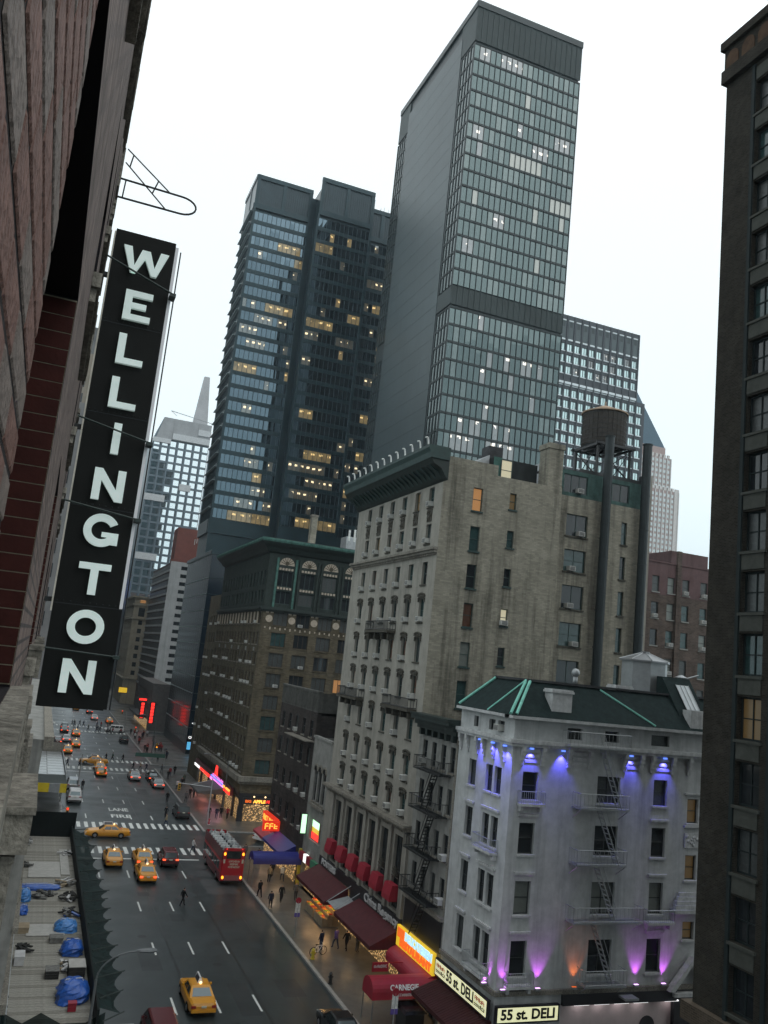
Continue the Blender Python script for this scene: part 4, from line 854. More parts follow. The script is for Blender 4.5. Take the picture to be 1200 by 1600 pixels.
awning('shop_awning', 'wide grey awning under the pink neon diner sign', 138.4, 146.5, 3.4, 2.7, 4.2, P('awning_grey', (.10,.10,.10), .6, var=.15), x=30.3)
# rooftop aerials
for x, y, h in ((43.5,131,3.2), (44.5,131.2,3.4)):
    a = thing('roof_aerial', 'slim white panel aerial on the copper corniced roof, %s' % ('left of the pair' if x < 44 else 'right of the pair'), 'aerial', (x,y,42.6))
    mb = MB(); mb.cyl((x,y,42.6), (x,y,42.6+h), .05, n=5); mb.build('mast', 'galv', a); mb = MB(); mb.box(x-.15, x+.15, y-.25, y-.06, 44, 42.6+h); mb.build('panel', 'paint_white', a)
a = thing('roof_stack', 'square tan chimney stack on the copper corniced roof', 'chimney', (38.2,134,42.6)); mb = MB(); mb.box(37.7, 38.7, 133.5, 134.5, 42.6, 47.5); mb.build('stack', 'cream_brick', a); mb = MB(); mb.box(37.6, 38.8, 133.4, 134.6, 47.502, 47.8); mb.build('cap', 'stone_grey', a)
a = thing('roof_duct', 'curved grey duct and tank on the copper corniced roof', 'duct', (47,134,42.6)); mb = MB(); mb.tube([(46,133,42.6), (46.2,133,44.2), (47,133,44.8), (48,133,44.6), (48.4,133,43.6), (48.4,133,42.6)], .3, n=8); mb.build('duct', 'galv', a); mb = MB(); mb.box(44.8, 49, 136, 139, 42.6, 45.5); mb.build('cooling_tank', 'galv', a)
# brown annexe between the hotel block and the glass podium
B10 = thing('tan_annexe', 'narrow tan brick annexe between hotel block and dark glass podium', 'building', (36,172,0))
f10 = F((30.8,166.1,0), 'E'); ops = [(1.2+2.6*k, v, 2.4+2.6*k, v+1.9) for k in range(4) for v in [6+3.3*j for j in range(8)]]
mb = MB(); f10.wall(mb, 0, 11.5, 0, 35, ops, .2); mb.box(30.81, 45, 166.11, 177.6, 34.5, 35); mb.build('wall', 'olive_brick', B10)
for o in ops: window(f10, *o, B10, frame='frame_dark', pane=rp('glass_dark','glass_curtain'), depth=.2, ac=random.random() < .3)
# ------------------------------------------------------------------ green-black glass tower and podium
G1 = thing('green_glass_tower', 'dark green glass office tower with three bays and sky reflections', 'tower', (55,225,0))
FL = [57.0+3.56*k for k in range(24)]
mb = MB(); mb.box(34.6, 51.59, 216.4, 230.9, 47, 150); mb.box(51.6, 66.6, 210.4, 250, 47, 151.5); mb.box(66.61, 75, 216.4, 226, 47, 150); mb.build('core', 'gt_frame', G1)
lit1 = {}
random.seed(11)
def rowlit(seed, p):
    rnd = random.Random(seed); d = {}
    for i in range(24):
        k = 0
        while k < 16:
            if rnd.random() < p: 
                n = rnd.choice((1,1,2,3,4)); m = rnd.choice(('office_lit','office_lit','office_row'))
                for j in range(n): d[(i,k+j)] = m
                k += n
            k += 1
    return d
l1, l2, l3 = rowlit(3,.07), rowlit(8,.10), rowlit(5,.13)
for k in range(3,14): l1[(0,k)] = 'office_row'; l2[(0,k)] = 'office_row'
for k in range(6,11): l1[(16,k)] = 'office_row'; l1[(21,k)] = 'office_row'
for k in range(0,5): l1[(11,k)] = 'office_row'
for k in range(0,6): l2[(15,k)] = 'office_row'; l2[(4,k+2)] = 'office_lit'; l2[(3,k+4)] = 'office_lit'; l2[(2,k+1)] = 'office_lit'; l2[(5,k+3)] = 'office_row'
fg = F((34.4,216,0), 'N'); fg2 = F((50.9,210,0), 'N'); fg3 = F((67.2,216,0), 'N')
curtain(G1, fg2, .2, 12, 1.25, FL, 2.45, lambda i, k: l2.get((i,k), 'gt_glass'), 'gt_frame', 288, tilt=.008)
curtain(G1, fg, .3, 12, 1.27, FL, 2.45, lambda i, k: l1.get((i,k), 'gt_glass'), 'gt_frame', 0, tilt=.008)
curtain(G1, fg3, .2, 6, 1.2, FL, 2.45, lambda i, k: l3.get((i,k), 'gt_glass'), 'gt_frame', 0, tilt=.008)
fge = F((34.4,216,0), 'E')
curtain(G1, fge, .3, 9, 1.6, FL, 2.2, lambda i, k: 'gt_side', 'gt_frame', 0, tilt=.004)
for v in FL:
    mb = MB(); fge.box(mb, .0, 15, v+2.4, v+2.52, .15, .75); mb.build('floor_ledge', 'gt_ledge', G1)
for f, u1, zt in ((fg,15.8,152), (fg2,15.4,153.2), (fg3,7.6,152)):
    mb = MB(); f.box(mb, 0, u1, 142.2, 143.6, -.2, .25); f.box(mb, 0, u1, zt-1.2, zt, -.4, .3)
    for u in (0, u1*.47, u1-.9): f.box(mb, u, u+.9, 143.602, zt-1.202, -.2, .22)
    mb.build('crown_frame', 'gt_frame', G1)
    mb = MB(); f.box(mb, .1, u1-.1, 143.5, zt-1, -.6, -.1)
    for k in range(int(u1/.6)): f.box(mb, .3+k*.6, .42+k*.6, 143.6, zt-1.2, -.099, .02)
    mb.build('crown_louvre', P('crown_panel', (.028,.05,.06), .45, .2, var=.2, scale=.3), G1)
mb = MB(); fge.box(mb, 0, 15.2, 142.2, 143.6, -.2, .2); fge.box(mb, 0, 15.2, 150.8, 152, -.4, .2); fge.box(mb, 0, 15.2, 143.602, 150.798, -.3, -.02); fge.box(mb, 6.5, 7.5, 143.603, 150.797, -.019, .15); mb.build('crown_side', 'gt_frame', G1)
for f, us, h in ((fg, (0,15.2), 95), (fg2, (-.25,14.9), 95), (fg3, (-.3,7.3), 95)):
    for u in us:
        mb = MB(); f.box(mb, u, u+.55, 47, 142.2, -.1, .32); mb.build('corner_column', 'gt_frame', G1)
mb = MB(); f = fg; f.box(mb, -.2, 16, 53, 56.5, -.2, .4); fg2.box(mb, -.1, 15.3, 53, 56.5, -.2, .4); fge.box(mb, .5, 15, 53, 56.5, -.2, .3); mb.build('transfer_band', 'gt_frame', G1)
for k in range(7): 
    mb = MB(); x = 70.5+random.random()*4; mb.cyl((x,217+k*.2,151.9), (x+.1,217+k*.2,153.2+random.random()), .06, n=4); mb.build('roof_mast', 'galv', G1)
B11 = thing('glass_podium', 'dark blue black glass podium block with pale floor lines below the green tower', 'building', (50,222,0))
mb = MB(); mb.box(34.6, 76, 205.2, 243, 0, 47.3); mb.build('core', 'gt_frame', B11)
fpe, fpn = F((34.4,205,0), 'E'), F((34.4,205,0), 'N'); PZ = [2.2, 6.0] + [9.9+3.87*k for k in range(9)]
for f, n, pw in ((fpe, 12, 3.1), (fpn, 13, 3.1)):
    for i, z in enumerate(PZ):
        h = (PZ[i+1]-z if i+1 < len(PZ) else 46.5-z)-.22
        for k in range(n): O('pane', pane_mesh(3.02, round(h,2), 'shop_warm' if (i == 1 and f is fpn and k == 1) else 'podium_glass', 0), B11, f.p((k+.5)*pw, z+.2, .0), rz=f.rz)
    for z in PZ[1:] + [46.6]:
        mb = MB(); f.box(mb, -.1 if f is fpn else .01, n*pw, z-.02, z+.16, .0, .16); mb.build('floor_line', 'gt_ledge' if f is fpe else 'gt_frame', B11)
mb = MB(); fpn.box(mb, -.2, 40, 46.8, 47.6, -.3, .25); fpe.box(mb, .1, 38, 46.8, 47.6, -.3, .25); mb.build('coping', 'gt_frame', B11)
S7 = thing('bank_sign', 'white lit CHASE sign over a blue lit window on the podium', 'sign', (35.8,204.7,1.5))
mb = MB(); fpn.box(mb, .2, 2.8, 3.5, 4.3, .1, .3); mb.build('sign_box', 'fascia_black', S7); letters('CHASE', .75, fpn.p(1.5,3.9,.32), FN, S7, 'lamp_white', .02, .02, wid=2.3)
mb = MB(); fpn.box(mb, .3, 2.9, 1.2, 2.9, .1, .15); mb.build('lit_window', P('bank_blue', (.1,.4,.7), .3, var=0, emit=(.12,.5,.85), es=.9), S7)
mb = MB(); fpn.box(mb, .8, 2.8, 7.0, 7.2, .1, .3); mb.build('light_strip', 'lamp_white', S7)
# ------------------------------------------------------------------ black slab tower
G2 = thing('black_slab_tower', 'tall black slab office tower with blank grey side wall', 'tower', (74.5,162,0))
mb = MB(); mb.box(62.2, 86.8, 141.8, 182.3, 0, 159.8); mb.build('core', 'tower_black', G2)
UP = [98.0+3.5*k for k in range(15)]; LO = [44.6+3.5*k for k in range(14)]
fb, fbe, fbw = F((62,141.5,0), 'N'), F((62,141.5,0), 'E'), F((87,141.5,0), 'W')
rnd = random.Random(4); bl = {}
for i in range(15):
    for k in range(20):
        r = rnd.random(); bl[(i,k)] = 'tower_glass' if r < .8 else 'tower_blind' if r < .97 else 'tower_blind_pale'
for k in range(8,14): bl[(8,k)] = 'tower_blind_pale'
for k in range(16,20): bl[(6,k)] = 'tower_blind_pale'
for i, ks in ((14,(1,2,5,6,7,8)), (9,(1,2)), (10,(9,)), (8,(2,)), (10,(16,17,18)), (4,(6,7)), (2,(1,2)), (9,(12,13,14))):
    for k in ks: bl[(i,k)] = 'office_white'
lb = {}
for i in range(14):
    for k in range(20):
        r = rnd.random(); lb[(i,k)] = 'tower_glass' if r < .76 else 'tower_blind' if r < .95 else 'office_white'
for i in (6,7):
    for k in range(2,12): lb[(i,k)] = 'office_white' if rnd.random() < .6 else 'tower_glass'
curtain(G2, fb, 0, 20, 1.25, UP, 3.0, lambda i, k: bl[(i,k)], 'tower_black', 300, tilt=.004)
curtain(G2, fb, 0, 20, 1.25, LO, 3.0, lambda i, k: lb[(i,k)], 'tower_black', 0, tilt=.004)
for u0 in (.3, 35.2):
    for fl in (UP, LO): curtain(G2, fbe, u0, 4, 1.4, fl, 3.0, lambda i, k: 'tower_blind', 'tower_black', 0, tilt=.003, fin=.3, find=.1)
for za, zb_ in ((150.9,158.6), (93.9,97.6)):
    mb = MB(); fb.box(mb, 0, 25, za, zb_, -.2, 0)
    for k in range(21): fb.box(mb, max(0,k*1.25-.045), min(25,k*1.25+.045), za, zb_, -.05, .16)
    for k in range(80): fb.box(mb, .1+k*.31, .2+k*.31, za+.1, zb_-.1, -.05, .06)
    mb.build('louvre_band', 'tower_louvre', G2)
mb = MB(); fb.box(mb, -.15, 25.15, 158.6, 160.0, -.5, .25); fbe.box(mb, 0.01, 41, 158.6, 160.0, -.5, .25); mb.build('parapet', 'tower_black', G2)
for ua, ub, za, zb_ in ((.01,7,150.9,158.6), (34.6,41,150.9,158.6), (.01,7,93.9,97.6)): mb = MB(); fbe.box(mb, ua, ub, za, zb_, -.2, .05); mb.build('louvre_band', 'tower_louvre', G2)
for j in range(44):                                                          # blank side wall: one panel per half storey
    z = 5+j*3.5
    if z+3.5 < 158.6:
        mb = MB(); fbe.box(mb, 6.4, 34.9, z+.02, z+3.47, -.1, .12); mb.build('wall_panel', 'tower_side', G2)
mb = MB()
for x in (68.5,70.2): mb.cyl((x,146,160), (x-.3,146,163.5), .08, n=5)
mb.build('roof_mast', 'galv', G2)
# ------------------------------------------------------------------ grey gridded tower and pyramid tower
P('grid_pier', (.075,.08,.088), .6, var=.15, scale=.1); P('grid_glass', (.62,.80,.80), .15, .6, var=.15, scale=.1); P('grid_sill', (.65,.7,.72), .5, var=.1)
G3 = thing('grey_gridded_tower', 'grey office tower with pale square windows behind the water tank', 'tower', (204,320,0))
fk = F((176,300,0), 'N'); mb = MB(); mb.box(176, 224.6, 300.7, 340, 0, 179.8); mb.box(176, 229, 301, 345, 0, 149); mb.build('core', 'grid_pier', G3)
rows = [167.3-5.0*k for k in range(4)] + [147.3-5.0*k for k in range(11)]; cols = [4.2+3.72*k for k in range(13)]; mb = MB()
ops = [(c, z-3.3, c+2.6, z) for c in cols for z in rows if c+2.3 < (48 if z > 149 else 52.5)]
fk.wall(mb, 0, 48.6, 149, 180, [o for o in ops if o[1] > 149], .5); fk.wall(mb, 0, 53, 90, 149, [o for o in ops if o[1] < 147], .5); mb.build('wall', 'grid_pier', G3)
n = 0; rest = MB()
for o in ops:
    O('pane', pane_mesh(2.6, 3.3, 'office_white' if (o[1] > 150 and random.random() < .3) else 'grid_glass', 0), G3, fk.p((o[0]+o[2])/2, o[1], -.4), rz=fk.rz)
    fk.box(rest, o[0]-.1, o[2]+.1, o[1]-.4, o[1]-.02, .0, .2, 1); fk.box(rest, (o[0]+o[2])/2-.09, (o[0]+o[2])/2+.09, o[1], o[3], -.38, -.25, 0)
for c in cols[:-1]: fk.box(rest, c+2.7, c+3.2, 92, 179.8, .01, .5); fk.box(rest, c, c+2.3, 168.6, 169.3, .01, .3, 1); fk.box(rest, c, c+2.3, 177.3, 177.8, .01, .3, 1)
for k in range(12): fk.box(rest, cols[k]-.4, cols[k]+2.6, 149.2, 150.2, .01, .7, 1)
rest.build('mullion_grid', ['grid_pier', 'grid_sill'], G3)
for c in cols[:-1]:
    mb = MB(); fk.box(mb, c, c+2.3, 169.4, 177.2, -.02, .1); fk.box(mb, c+.5, c+1.9, 174.6, 177.0, .101, .14, 1); mb.build('louvre_panel', ['tower_side', 'tower_black'], G3)
P('pink_stone', (.36,.27,.25), .8, var=.1); P('pale_stone', (.55,.52,.50), .8, var=.1); P('lead_roof', (.06,.10,.13), .6, var=.15)
G4 = thing('pyramid_roofed_tower', 'pale pink stepped tower with dark pyramid roof in the haze', 'tower', (336,480,0))
mb = MB(); mb.box(298, 374, 450, 520, 0, 156); mb.box(304, 368, 451, 515, 156, 178); mb.box(308, 363.5, 452, 513, 178, 185); mb.build('wall', 'pink_stone', G4)
mb = MB(); mb.loft([[(309,452.4,185.1), (363.2,452.4,185.1), (363.2,512,185.1), (309,512,185.1)], [(335,480,262), (337,480,262), (337,482,262), (335,482,262)]]); mb.build('pyramid_roof', 'lead_roof', G4)
fw1, fw2 = F((298,450,0), 'N'), F((304,451,0), 'N'); mb = MB(); gl = MB()
for k in range(24):
    u = 1.2+k*3.15
    fw1.box(mb, u+2.0, u+2.7, 60, 156, .01, .6)
    for j in range(27):
        fw1.box(gl, u, u+1.5, 62+j*3.45, 64.1+j*3.45, .01, .1)
    if k < 20:
        fw2.box(mb, u+2.0, u+2.7, 156, 178, .01, .6)
        for j in range(6): fw2.box(gl, u, u+1.5, 157.4+j*3.45, 159.5+j*3.45, .01, .1)
for z, x0, x1, y in ((156,298,374,450), (178,304,368,451)):
    for k in range(int((x1-x0)/3.2)): mb.box(x0+k*3.2, x0+k*3.2+1.6, y-.1, y+1, z+.01, z+2.2)
tag(mb.build('stone_piers', 'pale_stone', G4), kind='stuff'); tag(gl.build('joined_windows', P('pale_glass', (.5,.55,.55), .2, .4, var=.1), G4), kind='stuff')
mb = MB(); mb.box(374.01-3, 374.3, 449.8, 450.5, 60, 158); mb.build('corner_pier', 'pale_stone', G4)
# ------------------------------------------------------------------ far avenue group
P('far_white', (.55,.57,.58), .7, var=.1); P('far_grey', (.34,.35,.36), .7, var=.15, scale=.2); P('obelisk', (.42,.42,.43), .7, var=.12, scale=.15); P('far_glass', (.80,.86,.88), .02, 1, var=.06, scale=.1); P('far_frame', (.13,.17,.20), .4, .4, var=.1)
G5 = thing('obelisk_topped_tower', 'mirror glass stepped tower topped by a pale obelisk, far down the avenue', 'tower', (48,440,0))
f5n = F((34.5,420,0), 'N'); mb = MB(); mb.box(34.7, 61.6, 420.5, 452, 0, 121.5); mb.prism([(34.7,420.5,121.5), (61.6,420.5,121.5), (61.6,420.5,132.5), (38.4,420.5,132.5)], (0,30,0)); mb.build('core', 'far_frame', G5)
rows = [120.9-3.75*k for k in range(26)]; mb = MB()
for z in rows:
    for k in range(7): O('pane', pane_mesh(2.7, 2.6, 'far_glass', 0), G5, f5n.p(2.0+k*3.9, z-2.6, .1), rot=(random.gauss(0,.004), 0, f5n.rz+.035+random.gauss(0,.004)))
    f5n.box(mb, .2, 27, z-2.6-1.0, z-2.7, .0, .12)
for k in range(8): f5n.box(mb, -.1+k*3.9+.1, .75+k*3.9, 25, 121.2, .13, .25)
mb.build('frame_grid', 'far_frame', G5)
for u0, u1, z, h in ((0,9.5,90.6,3.2), (0,9.8,62,3.2), (0,9,36,3.2), (9,27,122.0,3.0), (0,8.5,119.5,2.2), (21,27.2,126.2,3.0), (15.5,21,97.5,3.2)):
    mb = MB(); f5n.box(mb, u0, u1, z, z+h, .26, .9); mb.build('white_band', 'far_white', G5)
mb = MB(); mb.prism([f5n.p(1.2,121.6,.02), f5n.p(27.1,121.6,.02), f5n.p(27.1,132.4,.02), f5n.p(4.0,132.4,.02)], f5n.N*.3); 
for u in (9,20.8): f5n.box(mb, u, u+.5, 121.7, 132.2, .33, .6)
mb.build('crown_panel', 'far_grey', G5)
mb = MB(); mb.loft([[(x0,430,z), (x1,430,z), (x1,430+x1-x0,z), (x0,430+x1-x0,z)] for x0, x1, z in ((53.6,61.0,132.4), (55.9,58.6,160.0))]); mb.build('obelisk', 'obelisk', G5)
mb = MB(); mb.cyl((41,419.5,136), (62,419.5,133.3), .18, n=5); mb.cyl((41,419.5,136), (44,419.5,134), .12, n=4); mb.build('window_crane', 'far_grey', G5)
# striped hotel with red brick cap
P('stripe_white', (.46,.47,.47), .7, var=.12, scale=.4, streak=.25); P('stripe_brown', (.16,.13,.125), .7, var=.2, scale=.4); P('cap_red', (.22,.085,.07), .8, var=.15, scale=.3)
B12 = thing('striped_hotel', 'white and brown striped hotel slab with red brick rooftop block', 'building', (42,310,0))
mb = MB(); mb.box(36.4, 60, 293.4, 346, 0, 51.4); mb.build('core', 'stripe_brown', B12)
fh, fhe = F((36,293,0), 'N'), F((36,293,0), 'E'); zs = [9.4+2.64*k for k in range(16)]
mb = MB(); ops = [(3.6, z, 6.9, z+1.25) for z in zs]; fh.wall(mb, 0, 7.2, 6, 51.6, ops, .3); mb.build('end_wall', 'stripe_white', B12)
for o in ops: window(fh, *o, B12, frame='frame_dark', pane='glass_dark', depth=.3, rail=False, mull=2)
for z in zs:
    mb = MB(); fhe.box(mb, .01, 53, z-.75, z-.1, -.2, .05); mb.build('floor_band', 'stripe_white', B12)
    mb = MB()
    for k in range(16): fhe.box(mb, 1.2+k*3.3, 2.9+k*3.3, z, z+1.5, -.38, -.3)
    tag(mb.build('joined_windows', 'glass_curtain', B12), kind='stuff')
mb = MB(); mb.box(37.4, 45, 298, 308, 51.42, 63.8); mb.build('rooftop_block', 'cap_red', B12); mb = MB(); mb.box(35.9, 46, 293, 296, 51.6, 52.4); mb.build('coping', 'cap_red', B12)
mb = MB(); mb.box(43.4, 43.6, 297.7, 297.95, 58.6, 60.5); mb.box(44.1, 44.3, 297.7, 297.95, 59.2, 60.8); mb.build('wall_aerial', 'paint_white', B12)
for k in range(9):
    pass
# beige old tower
B13 = thing('beige_stone_tower', 'slender beige stone tower beyond the striped hotel', 'building', (40,360,0))
P('beige_stone', (.38,.34,.26), .8, var=.15, scale=.4, streak=.25)
fz, fze = F((31.2,347,0), 'N'), F((31.2,347,0), 'E'); ops = [(2.4, z, 3.9, z+1.7) for z in [11+3.2*k for k in range(7)]] + [(1.9,33.4,4.3,36.8), (2.0,38.6,4.2,39.9)]
mb = MB(); fz.wall(mb, 0, 6.4, 0, 41, ops, .3); oz = [(2+3.5*k, z, 3.4+3.5*k, z+1.7) for k in range(10) for z in [11+3.2*j for j in range(9)]]; fze.wall(mb, 0, 40, 0, 41, oz, .3); mb.build('wall', 'beige_stone', B13)
for o in ops: window(fz, *o, B13, pane='glass_lit' if o[1] in (38.6, 30.2) else 'glass_dark', depth=.3)
g = MB()
for o in oz: fze.box(g, o[0], o[2], o[1], o[3], -.32, -.28)
tag(g.build('joined_windows', 'glass_dark', B13), kind='stuff')
mb = MB()
for z, d in ((40.6,.8), (37.6,.5), (32.3,.5), (9.4,.8)): fz.box(mb, -.1, 6.5, z, z+.6, .01, d); fze.box(mb, 0.02, 40, z, z+.6, .01, d)
mb.build('cornice', 'beige_stone', B13)
# low theatre row with red neon
B14 = thing('theatre_row_building', 'low grey building with red neon theatre signs beyond the podium', 'building', (37,270,0))
f14 = F((31.2,253,0), 'E'); mb = MB(); ops = [(2+3.6*k, z, 3.8+3.6*k, z+2) for k in range(10) for z in (5.2,8.6)]; f14.wall(mb, 0, 39, 0, 13, ops, .25); mb.box(31.21, 36, 253.01, 292, 12.6, 12.95); mb.quad((31.2,253,0), (50,253,0), (50,253,13), (31.2,253,13)); mb.build('wall', P('theatre_grey', (.13,.12,.115), .8, var=.2), B14)
for o in ops: window(f14, *o, B14, pane='glass_dark', depth=.25)
mb = MB(); f14.box(mb, 6, 30, 3.0, 3.6, .1, 2.5); mb.build('marquee', 'fascia_black', B14); mb = MB(); f14.box(mb, 2, 37, .15, 2.8, .01, .05); mb.build('shop_window', 'shop_goods', B14)
for x, y, z0, z1, lab in ((30.2,239.5,3.2,8.8,'tall red neon blade sign beside the glass podium'), (30.2,262,2.4,7.2,'second red neon blade sign further down the avenue')):
    s = thing('neon_blade_sign', lab, 'neon sign', (x,y,z0)); mb = MB(); mb.box(x-.75, x+.75, y, y+.35, z0, z1); mb.build('sign_box', 'fascia_black', s)
    for k in range(int((z1-z0)/.9)):
        mb = MB(); mb.box(x-.42, x+.42, y-.06, y-.01, z0+.2+k*.9, z0+.9+k*.9); mb.build('neon_letter', 'neon_red', s)
    mb = MB(); mb.box(x+.75, x+1.3, y+.1, y+.25, z0+.5, z0+.65); mb.box(x+.75, x+1.3, y+.1, y+.25, z1-.65, z1-.5); mb.build('bracket', 'black_metal', s)
s = thing('neon_panel_sign', 'short red neon panel above the second blade sign', 'neon sign', (30,262,7.5)); mb = MB(); mb.box(28.9, 31.2, 262.5, 262.8, 7.35, 8.2); mb.build('sign_box', 'fascia_black', s); mb = MB(); mb.box(29, 31.1, 262.44, 262.49, 7.5, 8.05); mb.build('neon_letter', 'neon_red', s)
# far end: both sides of the avenue run on
rnd = random.Random(9)
P('far_block', (.16,.16,.16), .8, var=.2, scale=.2); P('far_block_tan', (.24,.21,.17), .8, var=.2, scale=.2)
def far_block(x0, x1, y0, y1, h, m, lab, face='E'):
    b = thing('far_building', lab, 'building', ((x0+x1)/2,(y0+y1)/2,0)); mb = MB(); mb.box(x0, x1, y0, y1, 0, h); mb.build('wall', m, b)
    g = MB(); f = F((x0,y0,0), 'E') if face == 'E' else F((x1,y0,0), 'W')
    for k in range(int((y1-y0)/3.2)):
        for j in range(int((h-5)/3.4)): f.box(g, 1+k*3.2, 2.4+k*3.2, 5+j*3.4, 7+j*3.4, .0, .05)
    fn_ = F((x0,y0,0), 'N')
    for k in range(int((x1-x0)/3.2)):
        for j in range(int((h-5)/3.4)): fn_.box(g, 1+k*3.2, 2.4+k*3.2, 5+j*3.4, 7+j*3.4, .0, .05)
    tag(g.build('joined_windows', 'glass_dark', b), kind='stuff'); return b
far_block(31, 60, 460, 520, 70, 'far_block_tan', 'tan block far down the avenue behind the obelisk tower'); far_block(31, 60, 530, 600, 95, 'far_block', 'tall grey block closing the far end of the avenue')
for x, y, z0, z1, m, lab in ((27.5,452,58,72,'sign_ice','tall pale blue lit screen far down the avenue'), (27.0,452.5,40,54,'neon_blue','blue lit screen below the pale one, far down the avenue'), (30.2,330,5,7.2,'sign_yellow','small yellow lit sign board far down the avenue')):
    s = thing('lit_billboard', lab, 'billboard', (x,y,z0)); mb = MB(); mb.box(x-1.6, x+1.6, y, y+.6, z0, z1); mb.build('screen_box', 'fascia_black', s); mb = MB()
    mb.box(x-1.45, x+1.45, y-.08, y-.01, z0+.2, z1-.2); mb.build('screen', m, s); mb = MB(); mb.cyl((x+1.5,y+.3,z0+.5), (31.5,y+.3,z0+.5), .2, n=5); mb.build('bracket', 'black_metal', s)

# ================================================================== EAST SIDE: HOTEL WALL BESIDE THE CAMERA, ITS SIGN, NEXT BLOCK AND SHEDS
P('near_brick', (.15,.085,.07), .62, var=.35, scale=9, bump=.5, bscale=60); P('near_brick_grey', (.155,.125,.11), .62, var=.3, scale=8, bump=.5, bscale=60); P('near_mortar', (.03,.027,.027), .9, var=.3, scale=12)
P('jamb_red', (.04,.010,.008), .6, var=.3, scale=6, bump=.08, bscale=50); P('jamb_mortar', (.24,.22,.16), .9, var=.2, scale=10)
P('hotel_wall', (.17,.13,.115), .7, var=.3, scale=3, brick=(.21,.076,.012,(.08,.07,.068)), bump=.3, bscale=40); P('reveal_shade', (.012,.010,.012), .7, var=.2)
HB = thing('hotel_building', 'weathered red brick hotel wall close on the left with stone sills', 'building', (-5,15,0))
fh = F((-.09,0,0), 'W'); WY = [(1.47+6.1*k, 3.9+6.1*k) for k in range(-1,6)]; WZ = [(24.75+3.3*j, 26.45+3.3*j) for j in range(-6,13)]
ops = [(a, c, b, d) for a, b in WY for c, d in WZ if b < 34]
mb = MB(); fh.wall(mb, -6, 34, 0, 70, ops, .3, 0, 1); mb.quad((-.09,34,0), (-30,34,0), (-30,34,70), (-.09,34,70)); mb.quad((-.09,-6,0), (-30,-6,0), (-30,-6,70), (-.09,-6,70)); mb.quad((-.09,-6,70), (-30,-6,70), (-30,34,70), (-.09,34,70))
mb.build('wall', ['hotel_wall', 'reveal_shade'], HB)  # near-black reveals: shade under the window heads put into the colour
for a, c, b, d in ops: window(fh, a, c, b, d, HB, frame='frame_dark', pane='glass_dark', depth=.29, mull=1, fw=.06)
sill_me = {}
for a, c, b, d in ops:
    near = abs(c-24.75) < .1
    k = (near, round(b-a,2))
    if k not in sill_me:
        s = MB(); L_ = b-a+.24; s.box(0, .075, -L_/2, L_/2, -.13, 0); s.box(0, .05, -L_/2+.05, L_/2-.05, -.25, -.132); sill_me[k] = s.mesh('stone_sill', ['stone_grey'])
    O('stone_sill', sill_me[k], HB, (-.088, (a+b)/2, c))
# bricks of the pier beside the camera and of the window jambs
bm_ = {}
def brick_mesh(l, key, m):
    if key not in bm_:
        s = MB(); e = .004
        s.loft([[(0,0,0), (0,l,0), (0,l,.064), (0,0,.064)], [(.0022,e,e), (.0022,l-e,e), (.0022,l-e,.064-e), (.0022,e,.064-e)]]); bm_[key] = s.mesh('brick', [m])
    return bm_[key]
rnd = random.Random(2)
mb = MB(); mb.quad((-.0885,.2,24.3), (-.0885,1.468,24.3), (-.0885,1.468,26.9), (-.0885,.2,26.9)); mb.build('mortar_bed', 'near_mortar', HB)
for j in range(30):
    z = 24.55+j*.076; y = .24-(.1 if j % 2 else 0); i = 0
    while y < 1.46:
        l = min(.20, 1.466-y)
        if l > .03 and y > .1:
            m = rnd.choice(('near_brick','near_brick','near_brick_grey')); O('brick', brick_mesh(l, (round(l,3), m), m), HB, (-.0885+rnd.uniform(0,.0009), y, z))
        y += .21
for yj in (3.9, 10.0):
    mb = MB(); mb.box(-.36, -.092, yj-.004, yj-.001, 24.76, 26.44); mb.build('mortar_bed', 'jamb_mortar', HB)
    for j in range(22):
        z = 24.765+j*.076; s = MB(); s.box(-.093-.26, -.093, yj-.0075, yj-.0045, z, z+.0715); s.build('brick', 'jamb_red', HB)
# stone brackets, ledge block and pilasters below the sill line
def stone(x1, y0, y1, z0, z1, name='stone_block', m='stone_grey'):
    s = MB(); s.box(-.088, x1, y0, y1, z0, z1-.04); s.box(-.088, x1+.012, y0-.02, y1+.02, z1-.038, z1); s.build(name, m, HB)
stone(.105, 5.0, 6.1, 23.84, 24.08, 'ledge_block'); stone(.04, 5.15, 6.0, 18, 23.80, 'pilaster'); stone(-.03, 4.3, 5.0, 23.9, 24.62, 'pilaster')
stone(-.012, 6.3, 7.5, 23.6, 24.55, 'pilaster'); stone(.022, 8.0, 8.4, 24.58, 24.85, 'stone_bracket'); stone(.030, 10.15, 10.6, 24.6, 24.82, 'stone_bracket'); stone(.035, 13.6, 14.0, 24.55, 24.83, 'stone_bracket'); stone(.03, 16.3, 16.8, 24.5, 24.85, 'stone_bracket'); stone(.06, 14.2, 15.2, 23.35, 23.55, 'stone_bracket')
stone(.0, 8.2, 9.8, 19, 24.3, 'pilaster'); stone(.02, 14.2, 15.4, 17, 23.3, 'pilaster'); stone(.1, 24, 26, 15, 22.3, 'pilaster'); stone(.25, 30, 33.8, 12, 21.3, 'pilaster')
for j in range(3,13): stone(.0, 31.2, 33.9, 24.75+3.3*j, 26.3+3.3*j, 'stone_block')
